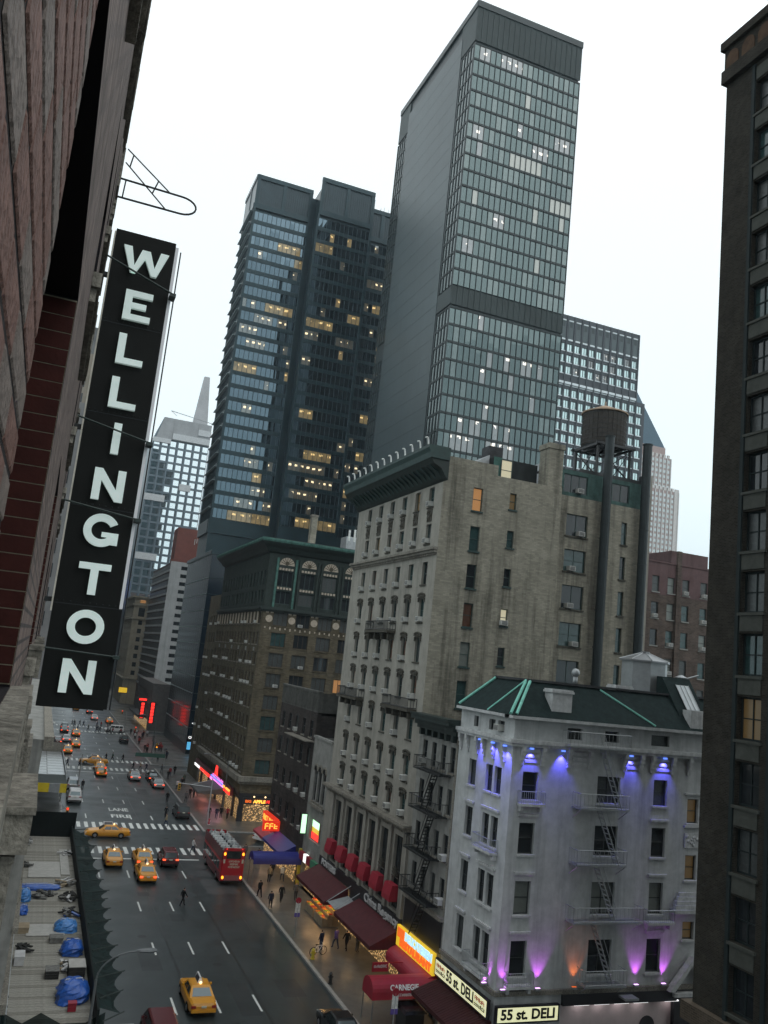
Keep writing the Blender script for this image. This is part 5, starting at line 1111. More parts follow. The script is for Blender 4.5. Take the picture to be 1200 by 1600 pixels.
# ------------------------------------------------------------------ the hanging hotel sign
P('sign_black', (.0045,.0055,.005), .7, var=.15, scale=3, streak=.2, spec=.25); P('letter_pale', (.80,.88,.85), .45, var=.10, scale=5, streak=.15, emit=(.6,.8,.74), es=.22); P('trim_cream', (.55,.52,.45), .6, var=.2, scale=4); P('trim_white', (.8,.8,.82), .4, var=.05)  # letter_pale: weak emission added to brighten letters under the sky
HS = thing('hotel_sign', 'tall black hanging sign with pale raised letters spelling WELLINGTON', 'hotel sign', (.8,20.2,23.4))
mb = MB(); mb.box(.10, 1.485, 20, 20.36, 23.38, 34.37); mb.build('sign_box', 'sign_black', HS)
for z0, z1 in ((25.6,34.3), (23.4,25.58)):
    mb = MB(); mb.box(1.487, 1.56, 20.05, 20.3, z0, z1); mb.build('edge_trim', 'trim_white' if z1 > 30 else 'sign_black', HS)  # right trim: sky reflection put into its white colour
mb = MB(); mb.box(.065, .098, 19.99, 20.3, 25.4, 34.3); mb.build('edge_trim', 'trim_cream', HS)
mb = MB(); mb.cyl((1.62,20.05,23.4), (1.62,20.05,34.2), .018, n=6); mb.build('edge_rod', 'black_metal', HS)
def ltr(c, z, w, h):
    """raised letter as bars: stroke t, centred at x=.84"""
    mb = MB(); x0, x1, t = .84-w/2, .84+w/2, .17; y0, y1 = 19.9, 19.998; z0, z1 = z-h/2, z+h/2
    cnt = [0]
    def bar(p): cnt[0] += 1; yy = y0+(.0015*cnt[0] if c in 'WG' and (c == 'W' or cnt[0] > 28) else 0); mb.prism([(x,yy,zz) for x, zz in p], (0,y1-yy,0))
    def rect(a, b, c_, d): bar([(a,c_), (b,c_), (b,d), (a,d)])
    if c == 'W':
        xm = .84; q = .19
        bar([(x0,z1), (x0+q,z1), (x0+q*.5+.24,z0), (x0+.22,z0)]); bar([(x0+.24,z0), (x0+.24+q*.55,z0), (xm+q*.5,z1-.03), (xm-q*.5,z1-.03)])
        bar([(xm-q*.5,z1-.034), (xm+q*.5,z1-.034), (x1-.22,z0), (x1-.24-q*.55,z0)]); bar([(x1-.24-q*.5,z0+.001), (x1-.22,z0+.001), (x1,z1), (x1-q,z1)])
    elif c == 'E': rect(x0,x0+t,z0,z1); rect(x0+t,x1,z1-t*.85,z1); rect(x0+t,x1,z0,z0+t*.85); rect(x0+t,x1-.12,z-t*.4,z+t*.4)
    elif c == 'L': rect(x0,x0+t,z0,z1); rect(x0+t,x1,z0,z0+t*.85)
    elif c == 'I': rect(.84-t/2,.84+t/2,z0,z1)
    elif c == 'T': rect(x0,x1,z1-t*.85,z1); rect(.84-t/2,.84+t/2,z0,z1-t*.85)
    elif c == 'N': rect(x0,x0+t,z0,z1); rect(x1-t,x1,z0,z1); bar([(x0+t,z1), (x0+t,z1-.26), (x1-t,z0), (x1-t,z0+.26)])
    else:
        n = 28; a0, a1 = (0, 2*math.pi) if c == 'O' else (.16*math.pi, 1.86*math.pi)
        for k in range(n):
            a, b = a0+(a1-a0)*k/n, a0+(a1-a0)*(k+1)/n
            bar([(.84+w/2*math.cos(a),z+h/2*math.sin(a)), (.84+w/2*math.cos(b),z+h/2*math.sin(b)), (.84+(w/2-t)*math.cos(b),z+(h/2-t)*math.sin(b)), (.84+(w/2-t)*math.cos(a),z+(h/2-t)*math.sin(a))])
        if c == 'G': rect(x1-.20,x1,z-.30,z-.03); rect(x1-.36,x1-.2,z-.14,z-.03)
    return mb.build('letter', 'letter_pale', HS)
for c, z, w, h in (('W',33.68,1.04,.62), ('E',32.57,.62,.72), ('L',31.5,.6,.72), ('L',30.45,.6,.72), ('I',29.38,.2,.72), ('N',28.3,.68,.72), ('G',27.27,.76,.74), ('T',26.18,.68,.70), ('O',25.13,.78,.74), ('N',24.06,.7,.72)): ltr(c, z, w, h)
for z in (25.58,27.76,29.92,32.08):
    mb = MB(); mb.box(.11, 1.475, 19.994, 19.999, z, z+.018); mb.build('panel_seam', 'seam_dark', HS)
    for k in range(10):
        mb = MB(); mb.ball((.17+k*.137,19.997,z+.07), .014, .012, .014, 6, 4); mb.build('rivet', 'seam_dark', HS)
for (z0, z1) in ((33.55,33.0), (29.7,29.38), (27.8,27.6), (24.62,24.55)):
    mb = MB(); mb.cyl((-.05,19.72,z0), (1.6,19.78,z1), .022, n=6); mb.box(1.5, 1.64, 19.76, 20.1, z1-.05, z1+.03); mb.build('stay_rod', P('rod_green', (.014,.03,.026), .5, var=0), HS)
for z in (33.2,29.5,25.6):
    mb = MB(); mb.box(-.09, .10, 20.1, 20.22, z, z+.1); mb.build('wall_bracket', 'black_metal', HS)
HP = thing('sign_hoop_bracket', 'dark iron hoop bracket sticking out above the WELLINGTON sign', 'bracket', (.1,20,35.1))
mb = MB(); arc = [(1.45+.36*math.cos(a), 20-.0, 35.37+.22*math.sin(a)) for a in [math.pi/2-math.pi*k/10 for k in range(11)]]
mb.tube([(.0,20.0,35.62)] + arc + [(.0,20.0,35.15)], .024, n=6); mb.build('hoop', 'black_metal', HP)
for a, b in (((.05,20,36.4), (1.15,20,35.6)), ((.05,20,36.05), (1.1,20,35.16)), ((.2,20,36.27), (.16,20,35.98)), ((.85,20,35.8), (.75,20,35.45)), ((.12,20,35.6), (.1,20,35.16))):
    mb = MB(); mb.cyl(a, b, .018, n=5); mb.build('strut', 'black_metal', HP)
# ------------------------------------------------------------------ next block on the left
B20 = thing('left_stone_building', 'grey stone building front behind the sidewalk shed', 'building', (-8,80,0))
f20 = F((1.0,52,0), 'W'); ops = [(2+3.7*k, z, 3.8+3.7*k, z+2.3) for k in range(15) for z in (6,10,14)]
mb = MB(); f20.wall(mb, 0, 60, 0, 19, ops, .3); mb.quad((1.0,52,0), (-25,52,0), (-25,52,19), (1.0,52,19)); mb.quad((1,52,19), (-25,52,19), (-25,112,19), (1,112,19)); mb.build('wall', 'grey_stucco', B20)
for o in ops: window(f20, *o, B20, frame=rp('frame_dark','frame_brown'), pane='glass_dark', depth=.3, sill='stone_grey')
mb = MB(); f20.box(mb, -.2, 60, 18.6, 19.2, .004, .5); f20.box(mb, -.2, 60, 9.0, 9.3, .004, .3); f20.box(mb, -.1, 60, 5.0, 5.5, .004, .35); mb.build('cornice', 'stone_grey', B20)
far_block(-25, 1.0, 130, 176, 58, 'far_block', 'grey left side building past the first crossing', 'W'); far_block(-25, 1.2, 189, 240, 84, 'far_block_tan', 'tan left side building past the second crossing', 'W'); far_block(-25, 1.2, 253, 650, 112, 'far_block', 'long grey left side block in the distance', 'W')  # unseen height and length added to darken reflections in the glass opposite
# ------------------------------------------------------------------ near sidewalk shed with its deck
P('plank_a', (.31,.30,.265), .75, var=.25, scale=4, bump=.2); P('plank_b', (.24,.23,.20), .75, var=.25, scale=4, bump=.2); P('ply_pale', (.42,.415,.39), .6, var=.15, scale=2); P('net_dark', (.008,.019,.018), .9, var=.6, scale=1.3, alpha=.92); P('net_pole', (.045,.055,.053), .6)
P('tarp_blue', (.02,.10,.42), .35, var=.3, scale=4, bump=.5, bscale=6); P('tarp_light', (.06,.22,.55), .35, var=.3, scale=4, bump=.5, bscale=6); P('bag_white', (.5,.5,.5), .5, var=.15); P('wood_tan', (.32,.26,.18), .8, var=.2); P('debris_grey', (.18,.18,.17), .8, var=.4, scale=5); P('debris_dark', (.04,.04,.038), .8, var=.3)
SH = thing('sidewalk_shed', 'long plank decked sidewalk shed with dark debris netting at the lower left', 'sidewalk shed', (4,77,0))
y = 53.2; i = 0; pm = {}
while y < 101:
    w = .36; m = rnd.choice(('plank_a','plank_a','plank_b'))
    if m not in pm: s = MB(); s.box(0, 5.0, 0, w-.02, -.05, 0); pm[m] = s.mesh('plank', [m])
    O('plank', pm[m], SH, (1.5+rnd.uniform(-.06,.06), y, 3.5+rnd.uniform(-.012,.012))); y += w; i += 1
for x0, x1, y0, y1 in ((2.2,4.9,84.6,90), (2.3,4.9,69.0,71.6), (4.95,5.7,85.5,95)):
    s = MB(); s.box(x0, x1, y0, y1, 3.53, 3.58); s.build('plywood_sheet', 'ply_pale', SH)
for yy in range(54, 102, 3):
    for x in (1.7, 6.4): s = MB(); s.box(x-.06, x+.06, yy-.06, yy+.06, .15, 3.42); s.build('post', 'net_pole', SH)
s = MB(); s.box(6.12, 6.24, 53, 101.2, 3.2, 4.65); s.build('parapet_board', P('hoarding', (.006,.010,.010), .8, var=.3, spec=.2), SH)  # board's inner shadow put into its near-black colour
s = MB(); s.box(1.42, 1.5, 53, 101.2, 3.3, 3.9); s.build('parapet_board', 'galv', SH)
rg = []; outer = [(7.5,53.4),(7.7,56.5),(8.05,59.6),(7.85,62),(8.0,64.4),(7.85,67.3),(7.95,70),(8.1,72.8),(8.05,75.3),(8.35,77.7),(8.1,81),(8.15,84.2),(7.95,88),(8.2,93.5),(7.9,97),(7.7,101)]
inn, mid, out = [], [], []
for (x0, y0), (x1, y1) in zip(outer[:-1], outer[1:]):
    for k in range(5):
        t = k/5; yy = y0+(y1-y0)*t; sag = .42*math.sin(math.pi*t)
        out.append((x0+(x1-x0)*t-sag, yy, 4.25-.12*sag)); mid.append((7.1, yy, 4.3-.2*math.sin(math.pi*t)+rnd.uniform(-.05,.05))); inn.append((6.25, yy, 4.6))
s = MB(); s.loft([inn, mid, out], cap=False, closed=False); s.build('debris_net', 'net_dark', SH)
for x, yy in outer:
    s = MB(); s.cyl((6.3,yy-2.0,4.68), (x+.12,yy,4.36), .04, n=5); s.build('outrigger', 'net_pole', SH)
s = MB(); s.box(1.6, 6.5, 101.0, 101.1, 3.4, 6.0); s.build('end_screen', 'hoarding', SH)
s = MB(); pts = [(1.2,53.3,4.6),(2.3,53.3,4.0),(3.2,53.3,4.5),(4.3,53.3,3.9),(5.6,53.3,3.9),(6.6,53.3,4.4)]; s.poly(pts + [(6.6,53.2,2.6),(1.2,53.2,2.6)]); s.build('end_net', 'net_dark', SH)
def tarp(lab, x, y, rx, ry, rz_, m, name='tarp_bundle'):
    t = thing(name, lab, 'tarpaulin', (x,y,3.5)); s = MB(); rr = random.Random(int(x*100+y)); rings = []
    for a in range(8):
        q = a/7; ring = []
        for k in range(16):
            f_ = 6.28319*k/16; j = 1+rr.uniform(-.12,.12); e_ = (1-q**2.6)**.5 if q < 1 else .02
            ring.append((x+rx*j*e_*math.copysign(abs(math.cos(f_))**.7, math.cos(f_)), y+ry*j*e_*math.copysign(abs(math.sin(f_))**.7, math.sin(f_)), 3.53+rz_*q*(1+rr.uniform(-.05,.05))))
        rings.append(ring)
    s.loft(rings); s.build('sheet', m, t); s = MB(); s.tube([(x-rx*1.0,y-.05,3.62), (x-rx*.5,y-.1,3.55+rz_*.93), (x+rx*.5,y+.1,3.55+rz_*.93), (x+rx*1.0,y+.1,3.62)], .03, n=4); s.build('tie_rope', 'bag_white', t)
tarp('largest blue tarp bundle on the shed deck near the street lamp', 5.05, 57.9, .95, 1.35, 1.1, 'tarp_blue'); tarp('blue tarp bundle beside the white box on the shed deck', 5.25, 65.6, .75, .95, .9, 'tarp_blue'); tarp('lighter blue round tarp bundle, third along the deck edge', 5.0, 70.4, .8, .9, .8, 'tarp_light')
tarp('long flat blue tarp across the deck below the pale plywood', 3.0, 81.3, 1.9, .8, .35, 'tarp_blue', 'tarp_sheet'); tarp('light blue tarp stack on the left side of the deck', 2.0, 78.0, .5, .8, .9, 'tarp_light'); tarp('dark blue tarp below the light blue stack', 1.9, 74.8, .45, 1.0, .5, 'tarp_blue')
def crate(name, lab, cat, x, y, w, d, h, m, lid=None):
    t = thing(name, lab, cat, (x,y,3.5)); s = MB()
    for k in range(3): s.box(x-w/2, x+w/2, y-d/2, y-d/2+.03, 3.53+k*h/3, 3.53+(k+.9)*h/3); s.box(x-w/2, x+w/2, y+d/2-.03, y+d/2, 3.53+k*h/3, 3.53+(k+.9)*h/3); s.box(x-w/2, x-w/2+.03, y-d/2+.032, y+d/2-.032, 3.53+k*h/3, 3.53+(k+.9)*h/3); s.box(x+w/2-.03, x+w/2, y-d/2+.032, y+d/2-.032, 3.53+k*h/3, 3.53+(k+.9)*h/3)
    s.build('sides', m, t); s = MB(); s.box(x-w/2-.02, x+w/2+.02, y-d/2-.02, y+d/2+.02, 3.54+h, 3.58+h); s.build('lid', lid or m, t)
crate('site_box', 'brown box with white lid on the shed deck', 'box', 5.4, 61.4, 1.0, 1.5, .7, 'debris_dark', 'ply_pale'); crate('tool_crate', 'small dark open crate in the middle of the deck', 'crate', 3.95, 61.3, .8, 1.0, .45, 'debris_dark', 'debris_grey'); crate('pale_bin', 'pale plastic bin at the left edge of the deck', 'bin', 1.95, 63.9, .6, 1.3, .5, 'bag_white'); crate('red_bucket_crate', 'small red crate in front of the largest blue tarp', 'crate', 5.0, 56.0, .45, .45, .4, 'awning_red'); crate('tan_crate', 'low tan crate left of the round tarp', 'crate', 2.0, 70.2, .9, 1.2, .35, 'wood_tan'); crate('low_grey_crate', 'low grey crate below the round light blue tarp', 'crate', 4.3, 67.9, .9, .9, .3, 'debris_grey')
def heap(lab, x, y, r, m, name='rubble_heap', n=16, h=.25):
    t = thing(name, lab, 'debris', (x,y,3.5)); rr = random.Random(int(x*50+y*7))
    for k in range(n):
        s = MB(); a, q = rr.random()*6.28, r*rr.random()**.5; px, py = x+q*math.cos(a), y+1.6*q*math.sin(a); l = rr.uniform(.15,.6); an = rr.random()*3.14; z = 3.54+rr.random()*h
        dx, dy = math.cos(an)*l, math.sin(an)*l; nx, ny = -math.sin(an)*.1, math.cos(an)*.1
        s.hexa([(px-dx-nx,py-dy-ny,z), (px+dx-nx,py+dy-ny,z), (px+dx+nx,py+dy+ny,z), (px-dx+nx,py-dy+ny,z), (px-dx-nx,py-dy-ny,z+.08), (px+dx-nx,py+dy-ny,z+.08+rr.random()*.1), (px+dx+nx,py+dy+ny,z+.12), (px-dx+nx,py-dy+ny,z+.08)])
        s.build('offcut', rr.choice(m), t)
heap('pale heap of offcuts along the net beside the plywood', 5.3, 82.5, .6, ('bag_white','debris_grey','wood_tan')); heap('scattered white and dark scraps further down the net side', 5.35, 78.2, .6, ('debris_dark','bag_white','debris_grey')); heap('white scraps beside the net at the far end of the deck', 5.6, 93, .4, ('bag_white','debris_dark')); heap('dark heap of scraps between tarp and net', 5.4, 74, .5, ('debris_dark','tarp_blue','debris_grey')); heap('two low dark sacks on the left of the deck', 2.1, 66.1, .35, ('debris_dark',), n=10); heap('timber offcuts beside the white lidded box', 4.9, 62.8, .45, ('wood_tan','debris_dark','bag_white')); heap('white rubbish bags at the far left corner of the deck', 1.9, 97, .35, ('bag_white','bag_white','debris_grey'), n=12, h=.5); heap('grey scrap pile along the left rail beside the plywood', 1.9, 88.5, .3, ('debris_grey','debris_dark'), n=12); heap('dark scraps under the long flat blue tarp', 3.4, 79, .9, ('debris_dark','debris_grey'), n=18, h=.1)
# far sidewalk shed past the first crossing
S20 = thing('far_sidewalk_shed', 'second sidewalk shed with pale wet roof and yellow banner', 'sidewalk shed', (4,152,0))
for k in range(18):
    s = MB(); s.box(1.4, 3.85, 139.6+k*1.42, 140.95+k*1.42, 4.0, 4.06+.02*(k % 2)); s.box(3.95, 6.4, 139.6+k*1.42, 140.95+k*1.42, 4.0, 4.06+.02*((k+1) % 2)); s.build('roof_sheet', P('shed_sheet', (.45,.47,.48), .3, .3, var=.15), S20)
s = MB(); s.box(1.3, 6.6, 165.3, 165.5, 4.0, 5.6); s.build('hoarding', 'plank_b', S20); s = MB(); s.box(6.45, 6.55, 139, 165.2, 3.4, 4.5); s.build('parapet_board', 'galv', S20)
for yy in range(140,166,4):
    for x in (1.6,6.3): s = MB(); s.box(x-.06, x+.06, yy-.06, yy+.06, .15, 3.98); s.build('post', 'net_pole', S20)
for x0, x1 in ((2.4,4.2), (5.6,6.5)): s = MB(); s.box(x0, x1, 131.2, 131.35, 2.9, 4.1); s.build('banner', P('banner_yellow', (.42,.32,.02), .6, var=.15), S20)
s = MB(); s.box(4.2, 5.6, 131.2, 131.35, 2.9, 4.1); s.build('banner', 'steel', S20); s = MB(); s.box(1.6, 6.5, 131.36, 139.5, 3.9, 4.0); s.build('roof_board', 'net_pole', S20)

# ================================================================== VEHICLES
P('taxi_yellow', (.62,.27,.012), .3, var=.05, spec=.6); P('car_black', (.008,.009,.010), .2, var=0, spec=.6); P('car_maroon', (.10,.012,.016), .25, var=.05, spec=.6); P('car_silver', (.35,.36,.37), .3, .5, var=.05); P('car_white', (.6,.6,.6), .35, var=.05); P('car_grey', (.05,.055,.058), .3, .3, var=.05)
P('car_glass', (.02,.028,.03), .04, var=0, spec=.8); P('car_glass_sky', (.16,.19,.20), .06, .5, var=0); P('tyre', (.012,.012,.012), .8, var=.1); P('rim', (.3,.3,.31), .4, .6, var=.1)
P('tail_lit', (.6,.02,.01), .3, var=0, emit=(1,.09,.03), es=3.0); P('tail_off', (.25,.01,.01), .3, var=0); P('lamp_head', (.7,.7,.65), .2, var=0); P('plate', (.55,.55,.45), .5, var=.1); P('amber_lit', (.8,.4,.05), .3, var=0, emit=(1,.35,.02), es=3.0); P('bumper_dark', (.02,.02,.02), .6, var=.1)
P('ad_dark', (.05,.05,.06), .3, var=.3, scale=6)
def ring(y, hw, zb, zt, top=.82):
    h = zt-zb
    return [(-hw*.9,y,zb), (hw*.9,y,zb), (hw,y,zb+h*.25), (hw,y,zb+h*.62), (hw*.96,y,zb+h*.86), (hw*top,y,zt), (-hw*top,y,zt), (-hw*.96,y,zb+h*.86), (-hw,y,zb+h*.62), (-hw,y,zb+h*.25)]
def car(name, lab, cat, body, st, cab, wheels, r=.33, rear_lit=True, roof=None, van=False, bump='bumper_dark', glass='car_glass_sky'):
    t = thing(name, lab, cat)
    s = MB(); s.loft([ring(*q) for q in st]); bo = O('body', s.mesh('body', [body], False), t, local=True)
    y0, y1, y2, y3, hb, ht, zb, zt = cab      # bottom rear, bottom front, top rear, top front, half widths, belt, roof
    lo = [(-hb,y0,zb-.06), (hb,y0,zb-.06), (hb,y1,zb-.06), (-hb,y1,zb-.06)]; hi = [(-ht,y2,zt), (ht,y2,zt), (ht,y3,zt), (-ht,y3,zt)]; ht2 = ht*.86; dy = .12
    hi2 = [(-ht2,y2+dy,zt+.06), (ht2,y2+dy,zt+.06), (ht2,y3-dy,zt+.06), (-ht2,y3-dy,zt+.06)]
    s = MB(); s.loft([lo, hi, hi2]); O('cabin', s.mesh('cabin', [body]), t, local=True)
    def pane(a, b, c, d, i0, i1, j0, j1, off, nm):
        a, b, c, d = map(Vector, (a,b,c,d)); f = lambda u, v: (a*(1-u)+b*u)*(1-v)+(d*(1-u)+c*u)*v+Vector(off)
        g = MB(); g.quad(f(i0,j0), f(i1,j0), f(i1,j1), f(i0,j1)); O(nm, g.mesh(nm, [glass if nm == 'rear_window' else 'car_glass']), t, local=True)
    pane(lo[0], lo[1], hi[1], hi[0], .1, .9, .18, .9, (0,-.012,.006), 'rear_window'); pane(lo[2], lo[3], hi[3], hi[2], .07, .93, .15, .93, (0,.012,.006), 'windscreen')
    for sgn, (a, b, c, d) in ((1, (lo[1],lo[2],hi[2],hi[1])), (-1, (lo[0],lo[3],hi[3],hi[0]))):
        for u0, u1 in ((.13,.46), (.5,.86)) if not van else ((.06,.3), (.34,.6), (.64,.93)): pane(a, b, c, d, u0, u1, .2, .88, (sgn*.014,0,.004), 'side_window')
    hwb = max(q[1] for q in st)
    for yw in wheels:
        for sgn in (-1,1):
            s = MB(); s.cyl((sgn*(hwb-.2),yw,r), (sgn*(hwb+.012),yw,r), r, n=18); w = O('wheel', s.mesh('wheel', ['tyre']), t, local=True)
            s = MB(); s.cyl((sgn*(hwb+.005),yw,r), (sgn*(hwb+.025),yw,r), r*.6, n=12); O('rim', s.mesh('rim', ['rim']), w, local=True)
            s = MB()
            for k in range(9):
                a, b = math.pi*k/9, math.pi*(k+1)/9; s.prism([(sgn*(hwb+.002),yw+q*math.cos(c),r+q*math.sin(c)) for q, c in ((r*1.04,a),(r*1.2,a),(r*1.2,b),(r*1.04,b))], (sgn*.012,0,0))
            O('wheel_arch', s.mesh('wheel_arch', ['bumper_dark']), t, local=True)
    yr, hr = st[0][0], st[1][1]; yf = st[-1][0]; zl = st[1][3]-.22 if not van else st[1][3]-.1
    for sgn in (-1,1):
        s = MB(); s.box(min(sgn*hr*.98,sgn*hr*.62), max(sgn*hr*.98,sgn*hr*.62), yr-.03, yr+.12, zl-.06, zl+.09); O('tail_light', s.mesh('tail_light', ['tail_lit' if rear_lit else 'tail_off']), t, local=True)
        s = MB(); s.box(min(sgn*hr*.92,sgn*hr*.55), max(sgn*hr*.92,sgn*hr*.55), yf-.1, yf+.02, .58, .70); O('headlight', s.mesh('headlight', ['lamp_head']), t, local=True)
        s = MB(); x = sgn*(hb+.02); s.box(min(x,x+sgn*.16), max(x,x+sgn*.16), y1-.75, y1-.6, zb+.02, zb+.16); O('mirror', s.mesh('mirror', [body]), t, local=True)
    s = MB(); s.box(-hr*.96, hr*.96, yr-.07, yr+.05, .36, .54); O('rear_bumper', s.mesh('rear_bumper', [bump]), t, local=True)
    s = MB(); s.box(-hr*.94, hr*.94, yf-.06, yf+.06, .34, .52); O('front_bumper', s.mesh('front_bumper', [bump]), t, local=True)
    s = MB(); s.box(-.17, .17, yr-.085, yr-.02, zl-.04, zl+.09); O('number_plate', s.mesh('number_plate', ['plate']), t, local=True)
    if roof == 'ad':
        s = MB(); s.prism([(-.2,-.55,zt+.065), (.2,-.55,zt+.065), (.05,-.45,zt+.42), (-.05,-.45,zt+.42)], (0,1.15,0)); ad = O('roof_ad_board', s.mesh('roof_ad_board', ['car_white']), t, local=True)
        s = MB(); s.quad((-.195,-.5,zt+.1), (-.195,.55,zt+.1), (-.07,.55,zt+.38), (-.07,-.4,zt+.38)); O('ad_panel', s.mesh('ad_panel', ['ad_dark']), ad, local=True)
        s = MB(); s.ball((0,-.68,zt+.13), .09, seg=8, rings=5); O('roof_light', s.mesh('roof_light', ['lamp_warm']), t, local=True)
    return t
SED = [(-2.70,.70,.42,.74), (-2.62,.88,.30,.92), (-2.0,.95,.22,1.0), (-1.2,.985,.2,1.0), (0,.985,.2,.98), (1.1,.985,.2,.97), (1.5,.97,.2,.94), (2.3,.93,.22,.84), (2.6,.86,.3,.74), (2.68,.72,.4,.62)]
SUV = [(-2.3,.78,.42,.95), (-2.25,.9,.34,1.05), (-1.6,.94,.28,1.08), (0,.95,.26,1.06), (1.1,.95,.26,1.04), (1.6,.93,.28,1.0), (2.1,.88,.34,.9), (2.25,.74,.45,.72)]
VAN = [(-2.5,.85,.40,1.0), (-2.46,.95,.3,1.08), (-1.6,.99,.26,1.1), (0,1.0,.25,1.08), (1.2,.99,.25,1.06), (1.8,.96,.28,.98), (2.4,.88,.34,.8), (2.5,.72,.45,.66)]
taxi = car('taxi', 'nearest yellow taxi with raised roof board, seen from above at the bottom', 'taxi', 'taxi_yellow', SED, (-1.8,1.2,-1.0,.45,.89,.68,.98,1.42), (-1.62,1.55), roof='ad', bump='taxi_yellow', rear_lit=False)
taxi.location = (14.3,65.7,0)
lit = {'tail_off': 'tail_lit'}
TX = [((14.25,99.0),0,'yellow taxi behind another in the middle lane at the first crosswalk',lit), ((14.6,105.4),0,'yellow taxi at the stop line, front one of the two in line',lit), ((11.3,105.2),0,'lone yellow taxi waiting in the left lane at the first crosswalk',None),
      ((13.8,169.0),0,'rear one of two lit yellow taxis before the second crosswalk',lit), ((13.9,174.8),0,'front one of two lit yellow taxis at the second crosswalk',lit), ((8.7,197.3),0,'yellow taxi at the left kerb past the second crosswalk',lit), ((10.7,208.6),0,'yellow taxi in the second lane past the second crosswalk',lit), ((11.5,230),0,'yellow taxi ahead near the distant crosswalk',lit), ((14.0,304),0,'tiny yellow taxi under the sign, centre of the avenue',lit), ((22.0,268),0,'far yellow taxi near the right kerb past the white van',lit)]
for (x, y), rz, lab, mm in TX: dup(taxi, (x,y,0), rz, lab, 'taxi', mats=mm)
dup(taxi, (11.6,118.2,0), R(90), 'yellow taxi crossing the avenue sideways on the first side street', 'taxi', mats={'taxi_yellow':'taxi_yellow'})
dup(taxi, (13.2,182.2,0), R(90), 'yellow taxi crossing the avenue on the second side street', 'taxi')
silver = dup(taxi, (19.4,165.8,0), 0, 'silver sedan with lit tail lights before the second crosswalk', 'car', mats={'taxi_yellow':'car_silver', 'tail_off':'tail_lit'})
def strip_roof(o):
    for ch in list(o.children):
        if ch.name.startswith(('roof_ad','roof_light')):
            for c in list(ch.children): bpy.data.objects.remove(c)
            bpy.data.objects.remove(ch)
strip_roof(silver)
for (x, y), col, lab in (((22.7,158.6),'car_silver','silver car parked at the right kerb with its red light on'), ((22.6,165.6),'car_black','black car parked ahead of the silver one at the right kerb'), ((8.9,217),'car_silver','silver car at the left kerb past the second crosswalk'), ((8.9,236),'car_black','dark car at the left kerb near the distant crosswalk'), ((22.9,59.2),'car_black','black car at the right kerb at the bottom edge'), ((8.6,58.2),'car_white','white car beside the netting at the bottom edge'), ((6.9,212),'car_maroon','dark red car half hidden behind the second shed'), ((17.8,296),'car_maroon','tiny red car far down the avenue'), ((18.2,275),'car_white','tiny white car far down the avenue')):
    d = dup(silver, (x,y,0), 0, lab, 'car', mats={'taxi_yellow':col, 'car_silver':col}); 
    if col == 'car_black' and y < 100: d['label'] = lab
suv = car('sport_utility_car', 'dark red sport utility car waiting beside two taxis', 'car', 'car_maroon', SUV, (-2.2,1.15,-2.0,.5,.88,.72,1.06,1.72), (-1.4,1.4), r=.38, van=True); suv.location = (17.4,105.0,0)
dup(suv, (22.2,221.2,0), 0, 'black sport utility car near the right kerb beyond the second crosswalk', 'car', mats={'car_maroon':'car_black', 'tail_lit':'tail_off'})
dup(suv, (9.0,241.5,0), 0, 'dark sport utility car waiting at the left before the distant crosswalk', 'car', mats={'car_maroon':'car_grey'})
van = car('minivan', 'maroon minivan cut off by the bottom edge', 'van', 'car_maroon', VAN, (-2.35,1.75,-2.2,.9,.93,.78,1.1,1.76), (-1.55,1.55), r=.34, van=True, rear_lit=False); van.location = (10.9,59.6,0)
dup(van, (23.0,132.9,0), 0, 'dark grey van parked at the right kerb past the first crosswalk', 'van', mats={'car_maroon':'car_grey'})
dup(van, (21.6,243.4,0), R(90), 'white van crossing the avenue at the distant crossing', 'van', mats={'car_maroon':'car_white'})
dup(van, (8.3,142,0), 0, 'white van parked beside the second shed', 'van', mats={'car_maroon':'car_white'})
dup(van, (8.4,152.5,0), 0, 'grey van parked ahead of the white one beside the second shed', 'van', mats={'car_maroon':'car_silver'})
w4 = dup(taxi, (33.2,118.6,0), R(-62), 'white car turning out of the first side street behind the bus', 'car', mats={'taxi_yellow':'car_white'}); strip_roof(w4)
# ------------------------------------------------------------------ open-top bus
P('bus_red', (.40,.008,.02), .3, var=.08, spec=.6); P('bus_dark', (.11,.012,.018), .35, var=.4, scale=1.5); P('bus_seat', (.05,.05,.06), .6); P('poncho', (.55,.58,.58), .35, var=.2, scale=6); P('poncho_grey', (.30,.33,.34), .4, var=.2, scale=6)
BU = thing('tour_bus', 'red open-top double-decker tour bus stopped at the right kerb', 'bus', (22.95,101.4,0)); Lh = 5.4
s = MB()
def bring(y, hw, zt): return [(-hw+.1,y,.35), (hw-.1,y,.35), (hw,y,.5), (hw,y,zt-.15), (hw-.08,y,zt), (-hw+.08,y,zt), (-hw,y,zt-.15), (-hw,y,.5)]
s.loft([bring(-Lh,1.12,2.5), bring(-Lh+.15,1.24,2.55), bring(Lh-.3,1.24,2.55), bring(Lh,1.1,2.5)]); O('lower_body', s.mesh('lower_body', ['bus_red']), BU, local=True)
for x0, x1 in ((-1.24,-1.17), (1.17,1.24)):
    s = MB(); s.box(x0, x1, -Lh+.12, Lh-.1, 2.552, 3.55); O('upper_side', s.mesh('upper_side', ['bus_dark']), BU, local=True)
s = MB(); s.box(-1.16, 1.16, -Lh+.02, -Lh+.1, 2.5, 3.85); O('upper_rear', s.mesh('upper_rear', ['bus_red']), BU, local=True); s = MB(); s.box(-1.16, 1.16, Lh-.2, Lh-.12, 2.552, 3.6); O('upper_front', s.mesh('upper_front', ['bus_red']), BU, local=True)
